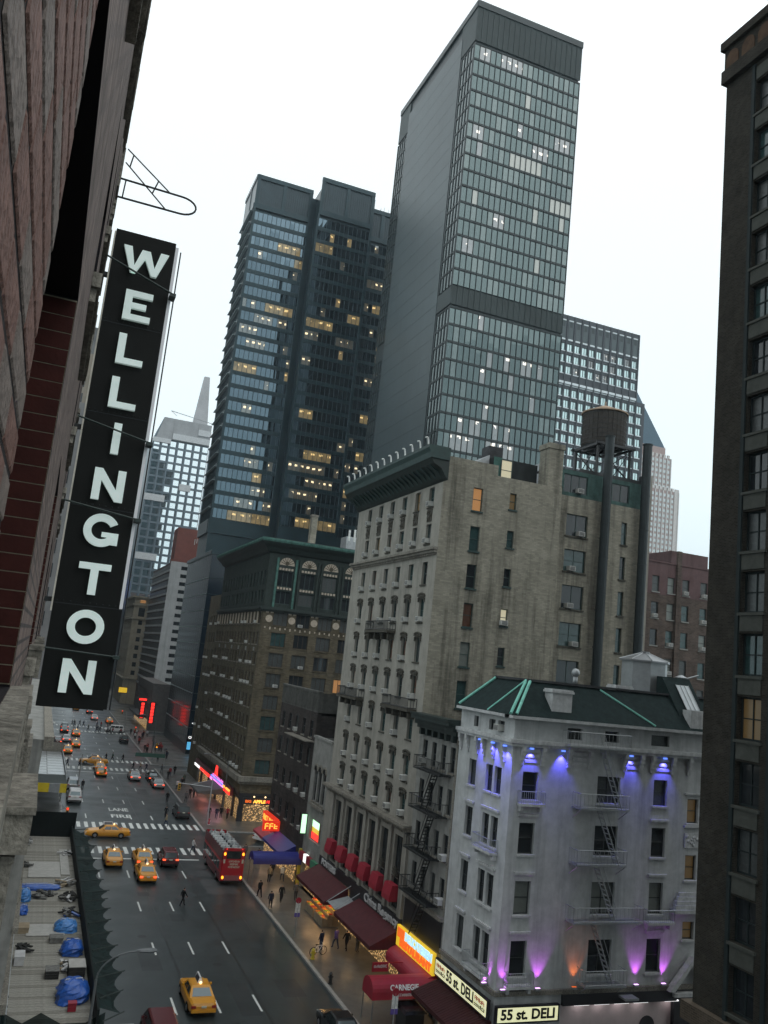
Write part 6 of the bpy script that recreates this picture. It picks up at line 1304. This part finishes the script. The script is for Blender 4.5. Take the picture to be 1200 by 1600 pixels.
for sg in (-1,1):
    for k in range(6):
        s = MB(); y = -Lh+1.2+k*1.6; x = sg*1.243; s.box(min(x,x+sg*.012), max(x,x+sg*.012), y, y+1.4, 1.35, 2.25); O('side_window', s.mesh('side_window', ['car_glass']), BU, local=True)
    s = MB(); x = sg*1.245; s.box(min(x,x+sg*.01), max(x,x+sg*.01), -Lh+.5, Lh-.5, .55, 1.2); O('side_panel', s.mesh('side_panel', ['bus_dark']), BU, local=True)
    for yw in (-3.1,3.3):
        s = MB(); s.cyl((sg*1.0,yw,.5), (sg*1.262,yw,.5), .5, n=18); w = O('wheel', s.mesh('wheel', ['tyre']), BU, local=True); s = MB(); s.cyl((sg*1.255,yw,.5), (sg*1.28,yw,.5), .28, n=12); O('rim', s.mesh('rim', ['rim']), w, local=True)
    for z in (3.25,.85):
        s = MB(); s.ball((sg*1.0,-Lh-.02,z), .13, .06, .17, 8, 6); O('tail_light', s.mesh('tail_light', ['amber_lit']), BU, local=True)
    s = MB(); s.box(sg*1.0-.1, sg*1.0+.1, -Lh-.03, -Lh+.04, 2.3, 2.7); O('reflector', s.mesh('reflector', ['plate']), BU, local=True)
    s = MB(); s.ball((sg*.85,-Lh+.0,3.75), .06, .04, .05, 6, 5); O('marker_light', s.mesh('marker_light', ['neon_red']), BU, local=True)
s = MB(); s.box(-.8, .8, -Lh+.0, -Lh+.018, 2.75, 3.55); O('rear_window', s.mesh('rear_window', ['car_glass']), BU, local=True); s = MB(); s.box(-.85, .85, -Lh-.03, -Lh+.02, .55, 1.05); O('engine_grille', s.mesh('engine_grille', [P('bus_pink', (.30,.10,.11), .5)]), BU, local=True); s = MB(); s.box(-1.2, 1.2, -Lh-.08, -Lh+.05, .36, .52); O('rear_bumper', s.mesh('rear_bumper', ['bumper_dark']), BU, local=True)
for n__, z, wd_ in ((12, 2.5, 1.2), (8, 2.2, .95), (11, 1.92, 1.25)): glyphs(n__, .26, (22.95+.1, 101.4-Lh-.02, z), FN, BU, 'plate', wd_)
for k in range(8):
    for sg in (-1,1):
        s = MB(); y = -4.6+k*1.2; s.box(sg*.62-.45, sg*.62+.45, y, y+.45, 2.56, 2.95); s.box(sg*.62-.45, sg*.62+.45, y-.1, y-.005, 2.56, 3.45); O('seat', s.mesh('seat', ['bus_seat']), BU, local=True)
# ================================================================== PEOPLE
P('skin', (.42,.27,.2), .6, var=.05); P('hair', (.02,.016,.013), .7, var=.1); P('shoe', (.012,.012,.012), .5, var=0)
for n_, c_ in (('coat_black',(.010,.010,.012)), ('coat_navy',(.015,.02,.045)), ('coat_grey',(.10,.10,.105)), ('coat_purple',(.10,.07,.22)), ('coat_tan',(.26,.21,.14)), ('coat_white',(.55,.56,.57)), ('coat_red',(.25,.02,.025)), ('coat_green',(.03,.06,.04)), ('trouser_dark',(.014,.014,.018)), ('jeans',(.03,.045,.08)), ('trouser_grey',(.09,.09,.09))): P(n_, c_, .8, var=.15, scale=12)
def person_mesh(pose, longcoat=False, hood=False):
    J = {'pel':(0,0,.93,.15), 'wst':(0,0,1.08,.14), 'chs':(0,.01,1.32,.17), 'nek':(0,.02,1.5,.06), 'hd':(0,.04,1.60,.085), 'hdt':(0,.035,1.70,.085)}
    E_ = [('pel','wst'), ('wst','chs'), ('chs','nek'), ('nek','hd'), ('hd','hdt')]
    sw = {'stand':0, 'walk':.28, 'walk2':-.24, 'sit':0}[pose]
    for s, d in (('l',1), ('r',-1)):
        f = sw*d
        J.update({s+'sh':(-.19*d,.0,1.42,.075), s+'el':(-.25*d,-f*.45+.02,1.16,.058), s+'wr':(-.25*d,-f*.75+.1,.93,.04), s+'hn':(-.245*d,-f*.8+.14,.84,.042),
                  s+'hp':(-.1*d,0,.88,.11), s+'kn':(-.105*d,f*.62+.03,.5,.075), s+'an':(-.11*d,f*1.05-.03,.1,.05), s+'to':(-.115*d,f*1.05+.14,.04,.042)})
        if pose == 'sit': J.update({s+'kn':(-.12*d,.42,.9,.08), s+'an':(-.12*d,.45,.5,.05), s+'to':(-.12*d,.58,.45,.042), s+'wr':(-.18*d,.3,1.02,.04), s+'hn':(-.14*d,.38,1.02,.042)})
        E_ += [('chs',s+'sh'), (s+'sh',s+'el'), (s+'el',s+'wr'), (s+'wr',s+'hn'), ('pel',s+'hp'), (s+'hp',s+'kn'), (s+'kn',s+'an'), (s+'an',s+'to')]
        if longcoat: J[s+'kn'] = J[s+'kn'][:3]+(.13,)
    ks = list(J); me = bpy.data.meshes.new('p'); me.from_pydata([J[k][:3] for k in ks], [(ks.index(a), ks.index(b)) for a, b in E_], []); ob = bpy.data.objects.new('p', me); COL.objects.link(ob)
    ob.modifiers.new('s', 'SKIN'); sv = me.skin_vertices[0].data
    for i, k in enumerate(ks): sv[i].radius = (J[k][3], J[k][3]); sv[i].use_root = (k == 'pel')
    md = ob.modifiers.new('d', 'SUBSURF'); md.levels = 1; md.render_levels = 1
    out = bpy.data.meshes.new_from_object(ob.evaluated_get(bpy.context.evaluated_depsgraph_get())); bpy.data.objects.remove(ob); out.name = 'person'
    out.materials.clear()
    for m in ('coat_black', 'trouser_dark', 'skin', 'hair', 'shoe'): out.materials.append(mat(m))
    hem = .45 if longcoat else .86
    for p in out.polygons:
        x, y, z = p.center
        if z > 1.5: i = 0 if hood else (3 if (z > 1.68 or (y < .02 and z > 1.55)) else 2)
        elif abs(x) > .2 and z < .9: i = 2
        elif z > hem or abs(x) > .21: i = 0
        elif z < .09: i = 4
        else: i = 1
        if pose == 'sit': i = 0 if z < 1.5 else (0 if hood else i)
        p.material_index = i; p.use_smooth = True
    return out
PM = {'stand': person_mesh('stand'), 'walk': person_mesh('walk'), 'walk2': person_mesh('walk2'), 'coat': person_mesh('walk2', True), 'sit': person_mesh('sit', False, True)}
def person(x, y, rz, pose, coat, trouser, lab, z=0.0, group=None, h=1.0):
    o = O('person', PM[pose], None, (x,y,z), rz=R(rz), scale=(h,h,h)); tag(o, lab, 'person', group)
    for i, m in ((0, coat), (1, trouser)): o.material_slots[i].link = 'OBJECT'; o.material_slots[i].material = mat(m)
    return o
SW = .152
PE = [(16.7,88.7,-70,'walk','coat_black','trouser_dark','person in dark suit crossing the open roadway alone',0),
 (26.8,89.5,180,'coat','coat_black','trouser_dark','person in long black coat on the pavement below the blue canopy',SW), (25.1,87.2,0,'stand','coat_navy','trouser_dark','person in navy standing at the kerb near the long black coat',SW), (24.95,91.2,10,'walk','coat_black','trouser_dark','person in black walking by the kerb behind the bus',SW), (28.6,90.4,170,'walk2','coat_grey','trouser_dark','person in grey jacket on the pavement beside the maroon awning',SW),
 (26.6,75.2,30,'stand','coat_navy','jeans','person in navy beside the parked bicycle',SW), (28.1,75.7,20,'walk','coat_purple','jeans','person in purple jacket walking under the long maroon awning',SW), (28.9,75.1,10,'walk2','coat_black','trouser_dark','person in black beside the purple jacket',SW), (29.8,74.8,200,'stand','coat_grey','trouser_grey','person in pale grey nearest the shop front by the maroon awning',SW),
 (29.0,97.4,0,'walk','coat_white','jeans','person in white top walking past the blue canopy',SW), (27.4,97.0,180,'stand','coat_tan','trouser_dark','person in tan jacket near the blue canopy post',SW), (28.3,99.2,0,'walk2','coat_black','trouser_dark','person in black behind the white top at the blue canopy',SW), (29.3,102.5,190,'stand','coat_navy','trouser_dark','person in navy under the blue shop awning',SW), (28.2,105.5,10,'walk','coat_black','trouser_dark','person in black near the red lit corner sign',SW), (27.0,107.5,0,'walk2','coat_grey','trouser_dark','person in grey waiting at the first corner',SW),
 (21.2,110.6,-90,'walk','coat_white','jeans','person in white top stepping across in front of the bus',0), (19.9,125.5,90,'walk2','coat_tan','jeans','person in tan on the far side of the first crosswalk',0), (20.6,131.2,0,'coat','coat_black','trouser_dark','person in long dark coat by the kerb past the first crosswalk',0), (22.4,143.5,0,'stand','coat_black','trouser_dark','person in black stepping off the kerb behind the grey van',0),
 (26.9,131.5,180,'stand','coat_black','trouser_dark','person in black on the far corner nearest the lamp post',SW), (27.9,131.0,170,'walk','coat_navy','jeans','person in navy on the far corner under the stone ledge',SW), (28.7,131.8,0,'stand','coat_black','trouser_dark','person in black by the lit gift shop window',SW), (29.6,131.4,0,'walk2','coat_red','trouser_dark','person in red by the lit gift shop window',SW), (25.4,143.8,0,'walk','coat_grey','trouser_dark','person in grey beside the diner awning',SW), (26.6,147.5,180,'walk','coat_black','trouser_dark','person in black past the diner awning, left of a pair',SW), (27.3,147.9,180,'walk2','coat_navy','trouser_dark','person in navy past the diner awning, right of a pair',SW), (28.2,150,0,'stand','coat_red','jeans','person in red outside the neon diner',SW),
 (25.6,155,0,'walk','coat_white','trouser_dark','person in white walking behind the parked silver car',SW), (26.8,158,180,'walk2','coat_black','trouser_dark','person in black near the second street sign',SW), (27.8,162,0,'walk','coat_green','trouser_dark','person in dark green near the second corner',SW), (25.5,166,0,'stand','coat_black','trouser_dark','person in black waiting at the second corner kerb',SW), (26.4,170,180,'walk','coat_red','jeans','person in red coat at the second corner',SW), (27.6,172.5,0,'walk2','coat_black','trouser_dark','person in black behind the red coat at the second corner',SW), (25.3,173.5,0,'walk','coat_grey','trouser_dark','person in grey right at the second corner kerb',SW),
 (20.2,176.2,90,'walk','coat_black','trouser_dark','person in black on the second crosswalk, right of the silver sedan',0), (21.6,176.6,-90,'walk2','coat_tan','trouser_dark','person in tan on the second crosswalk near the kerb',0), (22.7,176,90,'walk','coat_navy','jeans','person in navy on the second crosswalk beside the tan coat',0), (19.2,187,90,'walk','coat_black','trouser_dark','person in black crossing the far stripes of the second crossing',0), (17.2,188,-90,'walk2','coat_green','trouser_dark','person in green crossing behind the waiting taxis',0), (15.9,187.2,90,'walk','coat_black','trouser_dark','person in black crossing in front of the yellow taxis',0), (10.4,176.4,90,'walk2','coat_black','trouser_dark','person in black on the left end of the second crosswalk',0), (8.2,176.8,90,'walk','coat_navy','trouser_dark','person in navy at the left kerb of the second crosswalk',0), (9.9,151.5,0,'stand','coat_black','trouser_dark','person in black standing beside the parked grey van',0)]
for x, y, rz, pose, c, t, lab, z in PE: person(x, y, rz, pose, c, t, lab, z)
rr = random.Random(21)
for k in range(30): person(25.2+rr.random()*4.6, 188+rr.random()*50, rr.choice((0,180)), rr.choice(('walk','walk2','stand')), rr.choice(('coat_black','coat_navy','coat_grey','coat_black','coat_red','coat_white')), 'trouser_dark', 'small distant pedestrian on the right pavement beyond the second crossing', SW, 'distant pedestrians on the right pavement')
for k in range(18): person(11+rr.random()*12.5, 238.8+rr.random()*3.6 if k % 2 else 251+rr.random()*3, rr.choice((90,-90)), rr.choice(('walk','walk2')), rr.choice(('coat_black','coat_navy','coat_grey','coat_red')), 'trouser_dark', 'tiny pedestrian on the most distant crosswalk by the white van', 0, 'distant pedestrians on the third crosswalk')
for k in range(16): person(2.5+rr.random()*3.8, 192+rr.random()*40, rr.choice((0,180)), rr.choice(('walk','walk2','stand')), rr.choice(('coat_black','coat_navy','coat_grey')), 'trouser_dark', 'small distant pedestrian on the left pavement beyond the second shed', SW, 'distant pedestrians on the left pavement')
pas = [(sg*.62+dx, -4.3+k*1.2) for k in range(8) for sg in (-1,1) for dx in (-.22,.22)]
for i, (x, y) in enumerate(pas):
    if rr.random() < .95: person(22.95+x, 101.4+y, rr.uniform(-25,25), 'sit', rr.choice(('poncho','poncho','poncho_grey')), 'poncho', 'seated bus passenger in pale rain poncho, %s row from the back, %s' % (('last','second','third','fourth','fifth','sixth','seventh','front')[i//4], ('left window seat','left aisle seat','right aisle seat','right window seat')[i%4]), 2.2, 'passengers on the bus top deck')
pd = person(22.3, 103.2, 10, 'stand', 'poncho', 'poncho', 'standing passenger in white poncho in the aisle of the bus top deck', 2.6)
# ================================================================== STREET FURNITURE, AWNINGS AND SMALL THINGS
awning('shop_awning', 'maroon shop awning below the POSTERS sign', 79.6, 88.9, 4.1, 2.95, 2.3, 'awning_maroon', x=30.25); awning('shop_awning', 'long maroon awning below the China Regency sign', 67.5, 76.6, 4.1, 2.95, 2.3, 'awning_maroon', x=30.25)
s_ = thing('shop_lettering', 'grey raised POSTERS lettering on black fascia', 'shop sign', (30.2,86,4.2)); letters('POSTERS', .75, (30.24,85.9,4.55), FE, s_, 'grey_letters', .04, .03, wid=4.4)
s_ = thing('shop_lettering', 'grey script China Regency lettering on black fascia', 'shop sign', (30.2,71.5,4.2)); letters('China Regency', .95, (30.24,71.6,4.55), FE, s_, 'grey_letters', .04, .02, wid=7.8)
W_ = thing('winch_canopy', 'small grey tilted canopy frame between the two maroon awnings', 'canopy', (29.2,78,3)); s = MB(); s.hexa([(28.2,77.0,2.95),(30.2,76.9,3.4),(30.2,79.3,3.5),(28.2,79.2,3.05),(28.2,77.0,3.0),(30.2,76.9,3.45),(30.2,79.3,3.55),(28.2,79.2,3.1)]); s.build('panel', 'galv', W_)
for y in (76.9,79.3): s = MB(); s.cyl((28.1,y,3.05), (30.25,y-.3,4.5), .035, n=5); s.build('stay', 'galv', W_)
C3 = thing('entrance_canopy', 'bright blue barrel canopy reaching across the pavement behind the bus', 'canopy', (27.8,96.4,0)); s = MB(); rg = [[(x, 96.5+1.1*math.cos(math.pi*k/10), 2.75+.75*math.sin(math.pi*k/10)) for k in range(11)] for x in (25.0,30.4)]; s.loft(rg, closed=False); s.build('canvas', 'awning_blue', C3)
s = MB(); s.quad((25.0,95.39,2.76), (30.4,95.39,2.76), (30.4,95.39,2.4), (25.0,95.39,2.4)); s.quad((25.0,97.61,2.76), (30.4,97.61,2.76), (30.4,97.61,2.4), (25.0,97.61,2.4)); s.build('valance', 'awning_blue', C3)
for y in (95.5,97.5): s = MB(); s.cyl((25.15,y,.15), (25.15,y,2.7), .05, n=6); s.build('post', 'steel', C3)
s = MB(); s.ball((25.6,96.4,2.5), .14); s.build('canopy_lamp', P('lamp_cold', (.8,.85,.9), .3, var=0, emit=(.8,.9,1), es=4), C3)
bulb(C3, (28,96.4,2.4), 60, (1,.75,.45)); 
awning('shop_awning', 'blue shop awning on the dark brick building', 98.2, 106.5, 3.8, 2.9, 1.8, 'awning_blue'); awning('shop_awning', 'red shop awning at the first corner', 106.7, 111.8, 3.5, 2.8, 1.7, 'awning_red')
S9 = thing('corner_neon_sign', 'glowing red and amber lettered sign on the corner of the dark brick building', 'neon sign', (30.2,109,3.8)); s = MB(); s.box(29.9, 30.48, 106.4, 112.3, 3.75, 5.0); s.build('sign_box', P('neon_box', (.25,.02,.01), .4, var=0, emit=(1,.04,.01), es=.8), S9)
glyphs(4, .9, (29.89,107.8,4.4), FE, S9, 'neon_amber', 2.4); glyphs(4, .9, (29.89,110.6,4.4), FE, S9, 'neon_amber', 2.6)
s = MB(); s.box(28.4, 30.48, 105.9, 106.3, 3.75, 4.9); s.build('side_box', 'neon_box', S9); glyphs(3, .85, (29.45,105.89,4.3), FN, S9, 'neon_amber', 1.7)
for y, e_ in ((100,40), (104,40), (109,60)): bulb(B7, (29.3,y,2.3), e_, (1,.6,.3))
for y in (70,75,82,87): bulb(B3, (29.2,y,2.2), 34, (1,.62,.28))
s = MB(); s.box(30.3, 30.49, 97.5, 111.5, .15, 2.7); s.build('shop_window', 'shop_goods', B7)
# green, white and red flag-coloured fascia of the low building
S10 = thing('tricolour_fascia', 'white, red and green shop fascia below the low arched building', 'shop sign', (30.3,92.5,3))
for y0, y1, m in ((89.6,91.5,'neon_green'), (91.6,93.0,'awning_red'), (93.1,94.0,'lamp_white'), (94.1,95.6,'awning_red')): s = MB(); s.box(30.1, 30.46, y0, y1, 3.1, 3.9); s.build('panel', m if m != 'neon_green' else P('fascia_green', (.05,.22,.12), .5, var=.1), S10)
s = MB(); s.box(30.2, 30.48, 95.7, 96.2, .2, 4); s.build('yellow_post', P('post_yellow', (.5,.4,.03), .5, var=.1), S10)
# fruit stand
rr = random.Random(5)
for i_, (y0, lab) in enumerate(((84.6,'brightly lit fruit stand under the POSTERS awning, left one'), (81.6,'brightly lit fruit stand under the POSTERS awning, right one'))):
    F_ = thing('fruit_stand', lab, 'fruit stand', (29.3,y0+1.2,.15))
    s = MB()
    for k in range(3): s.box(28.7+k*.55, 29.22+k*.55, y0, y0+2.6, .15, .75+k*.3)
    s.build('stepped_table', 'wood_tan', F_)
    for k in range(3):
        for j in range(5):
            s = MB(); cx, cy, z = 28.96+k*.55, y0+.28+j*.51, .77+k*.3
            s.box(cx-.24, cx+.24, cy-.22, cy+.22, z, z+.1); c = s.build('fruit_tray', 'wood_tan', F_); s = MB()
            for q in range(7): s.ball((cx+rr.uniform(-.17,.17), cy+rr.uniform(-.15,.15), z+.13), .085, seg=6, rings=4)
            s.build('fruit', P('fruit_%d' % (((k+j) % 4)), ((.7,.25,.02), (.6,.04,.02), (.7,.5,.05), (.25,.4,.05))[(k+j) % 4], .4, var=.1), F_)
    for j in range(2):
        s = MB(); s.ball((29.6,y0+.7+j*1.2,2.5), .09); s.build('bulb', 'lamp_warm', F_); bulb(F_, (29.4,y0+.7+j*1.2,2.35), 45, (1,.55,.2), .1)
# lamp posts
P('lamp_grey', (.13,.14,.145), .5, .3, var=.1)
def lamp(lab, x, y, h, dx, base=SW):
    t = thing('street_lamp', lab, 'street lamp', (x,y,base)); s = MB(); s.cyl((x,y,base), (x,y,base+1), .14, .11, n=8); s.cyl((x,y,base+1), (x,y,h-1.4), .1, .07, n=8); s.build('pole', 'lamp_grey', t)
    s = MB(); pts = [(x+dx*(1-math.cos(a)), y, h-1.4+1.4*math.sin(a)) for a in [k*math.pi/2/7 for k in range(8)]]; s.tube(pts, .045, n=6); s.build('arm', 'lamp_grey', t)
    s = MB(); sg = 1 if dx > 0 else -1; s.loft([[(x+dx+sg*u, y+w*math.cos(c), h+.02+hh*math.sin(c)) for c in [6.283*k/8 for k in range(8)]] for u, w, hh in ((-.1,.06,.05), (.1,.18,.1), (.7,.22,.13), (1.0,.13,.08))]); s.build('lamp_head', 'lamp_grey', t)
    return t
lamp('grey street lamp arching over the netting at the lower left', 5.6, 51.2, 8.25, 2.0); lamp('grey street lamp arching over the diner pavement', 30.0, 137.0, 8.6, -3.0); lamp('grey street lamp on the right pavement beyond the second crossing', 26.4, 200, 8.6, -2.5)
def signal(lab, x, y, dx, h, armh, lit_, base=SW):
    t = thing('traffic_signal', lab, 'traffic light', (x,y,base)); s = MB(); s.cyl((x,y,base), (x,y,h), .1, .07, n=8); s.build('pole', 'galv', t); s = MB(); s.cyl((x,y,armh), (x+dx,y,armh+.4), .05, n=6); s.cyl((x,y,armh+1.1), (x+dx*.6,y,armh+.28), .025, n=4); s.build('mast_arm', 'galv', t)
    hx, hz = x+dx, armh-.65; s = MB(); s.box(hx-.17, hx+.17, y-.14, y+.14, hz, hz+1.0); hd_ = s.build('signal_head', P('signal_yellow', (.5,.28,.02), .5, var=.1), t)
    for k, m in enumerate(('tail_off','tail_off','tail_off')):
        s = MB(); s.cyl((hx,y-.145,hz+.17+k*.33), (hx,y-.2,hz+.17+k*.33), .12, n=10); s.build('lens', lit_ if k == (2 if lit_ == 'neon_red' else 0) else 'bumper_dark', t)
    return t
signal('traffic light on a long arm hung over the left lanes past the first crossing', 9.0, 149, 3.8, 6, 3.9, 'neon_red', 0); signal('traffic light with long arm at the right corner of the first crossing', 25.9, 127.3, -4.6, 6.5, 5.2, 'bumper_dark'); signal('traffic light at the left corner of the first crossing behind the net', 5.2, 113, .9, 4.6, 4.0, 'neon_red'); signal('amber lit traffic signal on the right at the second crossing', 25.6, 191, .5, 4, 3.4, 'amber_lit'); signal('red lit traffic signal on the right before the distant crossing', 25.3, 222, -.6, 4.2, 3.5, 'neon_red'); signal('red lit traffic signal far down on the right side', 25.4, 256, -1.2, 5, 4.4, 'neon_red')
gs = thing('street_name_sign', 'long green street name board over the second crossing', 'street sign', (25.3,172,0)); s = MB(); s.cyl((25.3,172,.15), (25.3,172,5.2), .08, n=6); s.build('pole', 'galv', gs); s = MB(); s.box(19.8, 25.3, 171.9, 172, 3.2, 3.9); s.build('board', P('sign_green', (.03,.12,.09), .5, var=.1), gs)
def bus_sign(lab, x, y):
    t = thing('bus_stop_sign', lab, 'bus stop', (x,y,SW)); s = MB(); s.cyl((x,y,SW), (x,y,3.2), .045, n=6); s.build('pole', 'galv', t); s = MB(); s.box(x-.22, x+.22, y-.03, y+.03, 2.2, 3.2); s.build('panel', 'paint_white', t)
    s = MB(); s.box(x-.25, x+.25, y-.035, y+.035, 1.85, 2.195); s.build('route_panel', P('route_violet', (.10,.07,.30), .5, var=0), t); s = MB(); s.cyl((x,y-.04,3.25), (x,y+.04,3.25), .26, n=12); s.build('roundel', 'awning_red', t)
bus_sign('bus stop sign on the kerb beside the fruit stands', 25.3, 78.9); bus_sign('bus stop sign in front of the CARNEGIE canopy', 26.1, 57.6)
for i, (x, y, lab) in enumerate(((25.1,67.9,'short dark bollard at the kerb near the black car'), (25.3,73.3,'yellow standpipe beside the parked bicycle'), (26.1,126.9,'red fire hydrant cabinet at the far corner lamp post'))):
    t = thing(('bollard','standpipe','call_box')[i], lab, ('bollard','standpipe','call box')[i], (x,y,SW)); s = MB()
    s.cyl((x,y,SW), (x,y,SW+.7), .13, n=10); s.cyl((x,y,SW+.7), (x,y,SW+.85), .17, .05, n=10); s.build('post', ('black_metal','post_yellow','awning_red')[i], t); s = MB(); s.cyl((x,y,SW), (x,y,SW+.06), .2, n=10); s.cyl((x-.2,y,SW+.5), (x+.2,y,SW+.5), .06, n=6); s.build('collar', ('black_metal','post_yellow','paint_white')[i], t)
bk = thing('bicycle', 'pale bicycle parked at the kerb by the yellow standpipe', 'bicycle', (26.0,74.1,SW))
def wheel_ring(cx, cy): 
    s = MB(); s.tube([(cx+.34*math.cos(6.283*k/14), cy+.1*math.cos(6.283*k/14), SW+.36+.34*math.sin(6.283*k/14)) for k in range(15)], .025, n=5)
    for k in range(6): s.cyl((cx,cy,SW+.36), (cx+.33*math.cos(6.283*k/6), cy+.1*math.cos(6.283*k/6), SW+.36+.33*math.sin(6.283*k/6)), .006, n=3)
    return s
for cx in (25.5,26.5): wheel_ring(cx, 74.1+(cx-26)*.3).build('wheel', 'tyre', bk)
s = MB(); s.tube([(25.5,73.95,.51), (25.9,74.07,.95), (26.35,74.2,.95), (26.05,74.12,.5), (25.9,74.07,.95)], .03, n=5); s.tube([(26.05,74.12,.5), (25.5,73.95,.51)], .025, n=5); s.tube([(26.5,74.25,.51), (26.35,74.2,1.1)], .025, n=5); s.build('frame', 'car_white', bk); s = MB(); s.box(25.72, 25.98, 74.0, 74.12, 1.0, 1.06); s.build('saddle', 'tyre', bk); s = MB(); s.cyl((26.3,73.9,1.12), (26.4,74.5,1.12), .02, n=5); s.build('handlebar', 'steel', bk)
kp = thing('news_kiosk', 'small dark kiosk roof with red edge on the pavement at the bottom', 'kiosk', (28.1,59.3,SW)); s = MB(); s.box(27.4, 28.8, 58.4, 60.1, SW, 1.5); s.build('box', 'car_black', kp); s = MB(); s.hexa([(27.2,58.2,1.5),(29,58.2,1.5),(29,60.3,1.6),(27.2,60.3,1.6),(27.4,58.4,1.65),(28.8,58.4,1.65),(28.8,60.1,1.72),(27.4,60.1,1.72)]); s.build('roof', 'car_black', kp); s = MB(); s.box(27.6, 28.7, 60.31, 60.36, 1.5, 1.66); s.build('edge_strip', 'awning_red', kp)
vd = thing('street_vendor_cart', 'white topped vendor cart on the left pavement far past the second shed', 'vendor cart', (4.3,233,SW)); s = MB(); s.box(2.8, 5.8, 231.5, 234.5, .6, 1.3); s.build('cart', 'paint_white', vd); s = MB(); s.loft([[(2.2,231,2.4),(6.4,231,2.4),(6.4,235,2.4),(2.2,235,2.4)], [(4.1,232.8,3.2),(4.5,232.8,3.2),(4.5,233.2,3.2),(4.1,233.2,3.2)]]); s.build('canopy', 'paint_white', vd)
for x in (2.6,6.0): s = MB(); s.cyl((x,231.5,.15), (x,231.5,2.4), .05, n=5); s.build('post', 'steel', vd)
# hazy damp air
P_h = bpy.data.materials.new('damp_air'); P_h.use_nodes = True; n_ = P_h.node_tree.nodes; n_.clear(); ou = n_.new('ShaderNodeOutputMaterial'); pv_ = n_.new('ShaderNodeVolumePrincipled'); pv_.inputs['Density'].default_value = 0.00017; pv_.inputs['Color'].default_value = (.78,.91,1.0,1); pv_.inputs['Anisotropy'].default_value = .2; P_h.node_tree.links.new(pv_.outputs[0], ou.inputs['Volume'])
s = MB(); s.box(-150, 480, -150, 700, -1.35, 266); hz = s.build('haze', P_h); hz['kind'] = 'stuff'
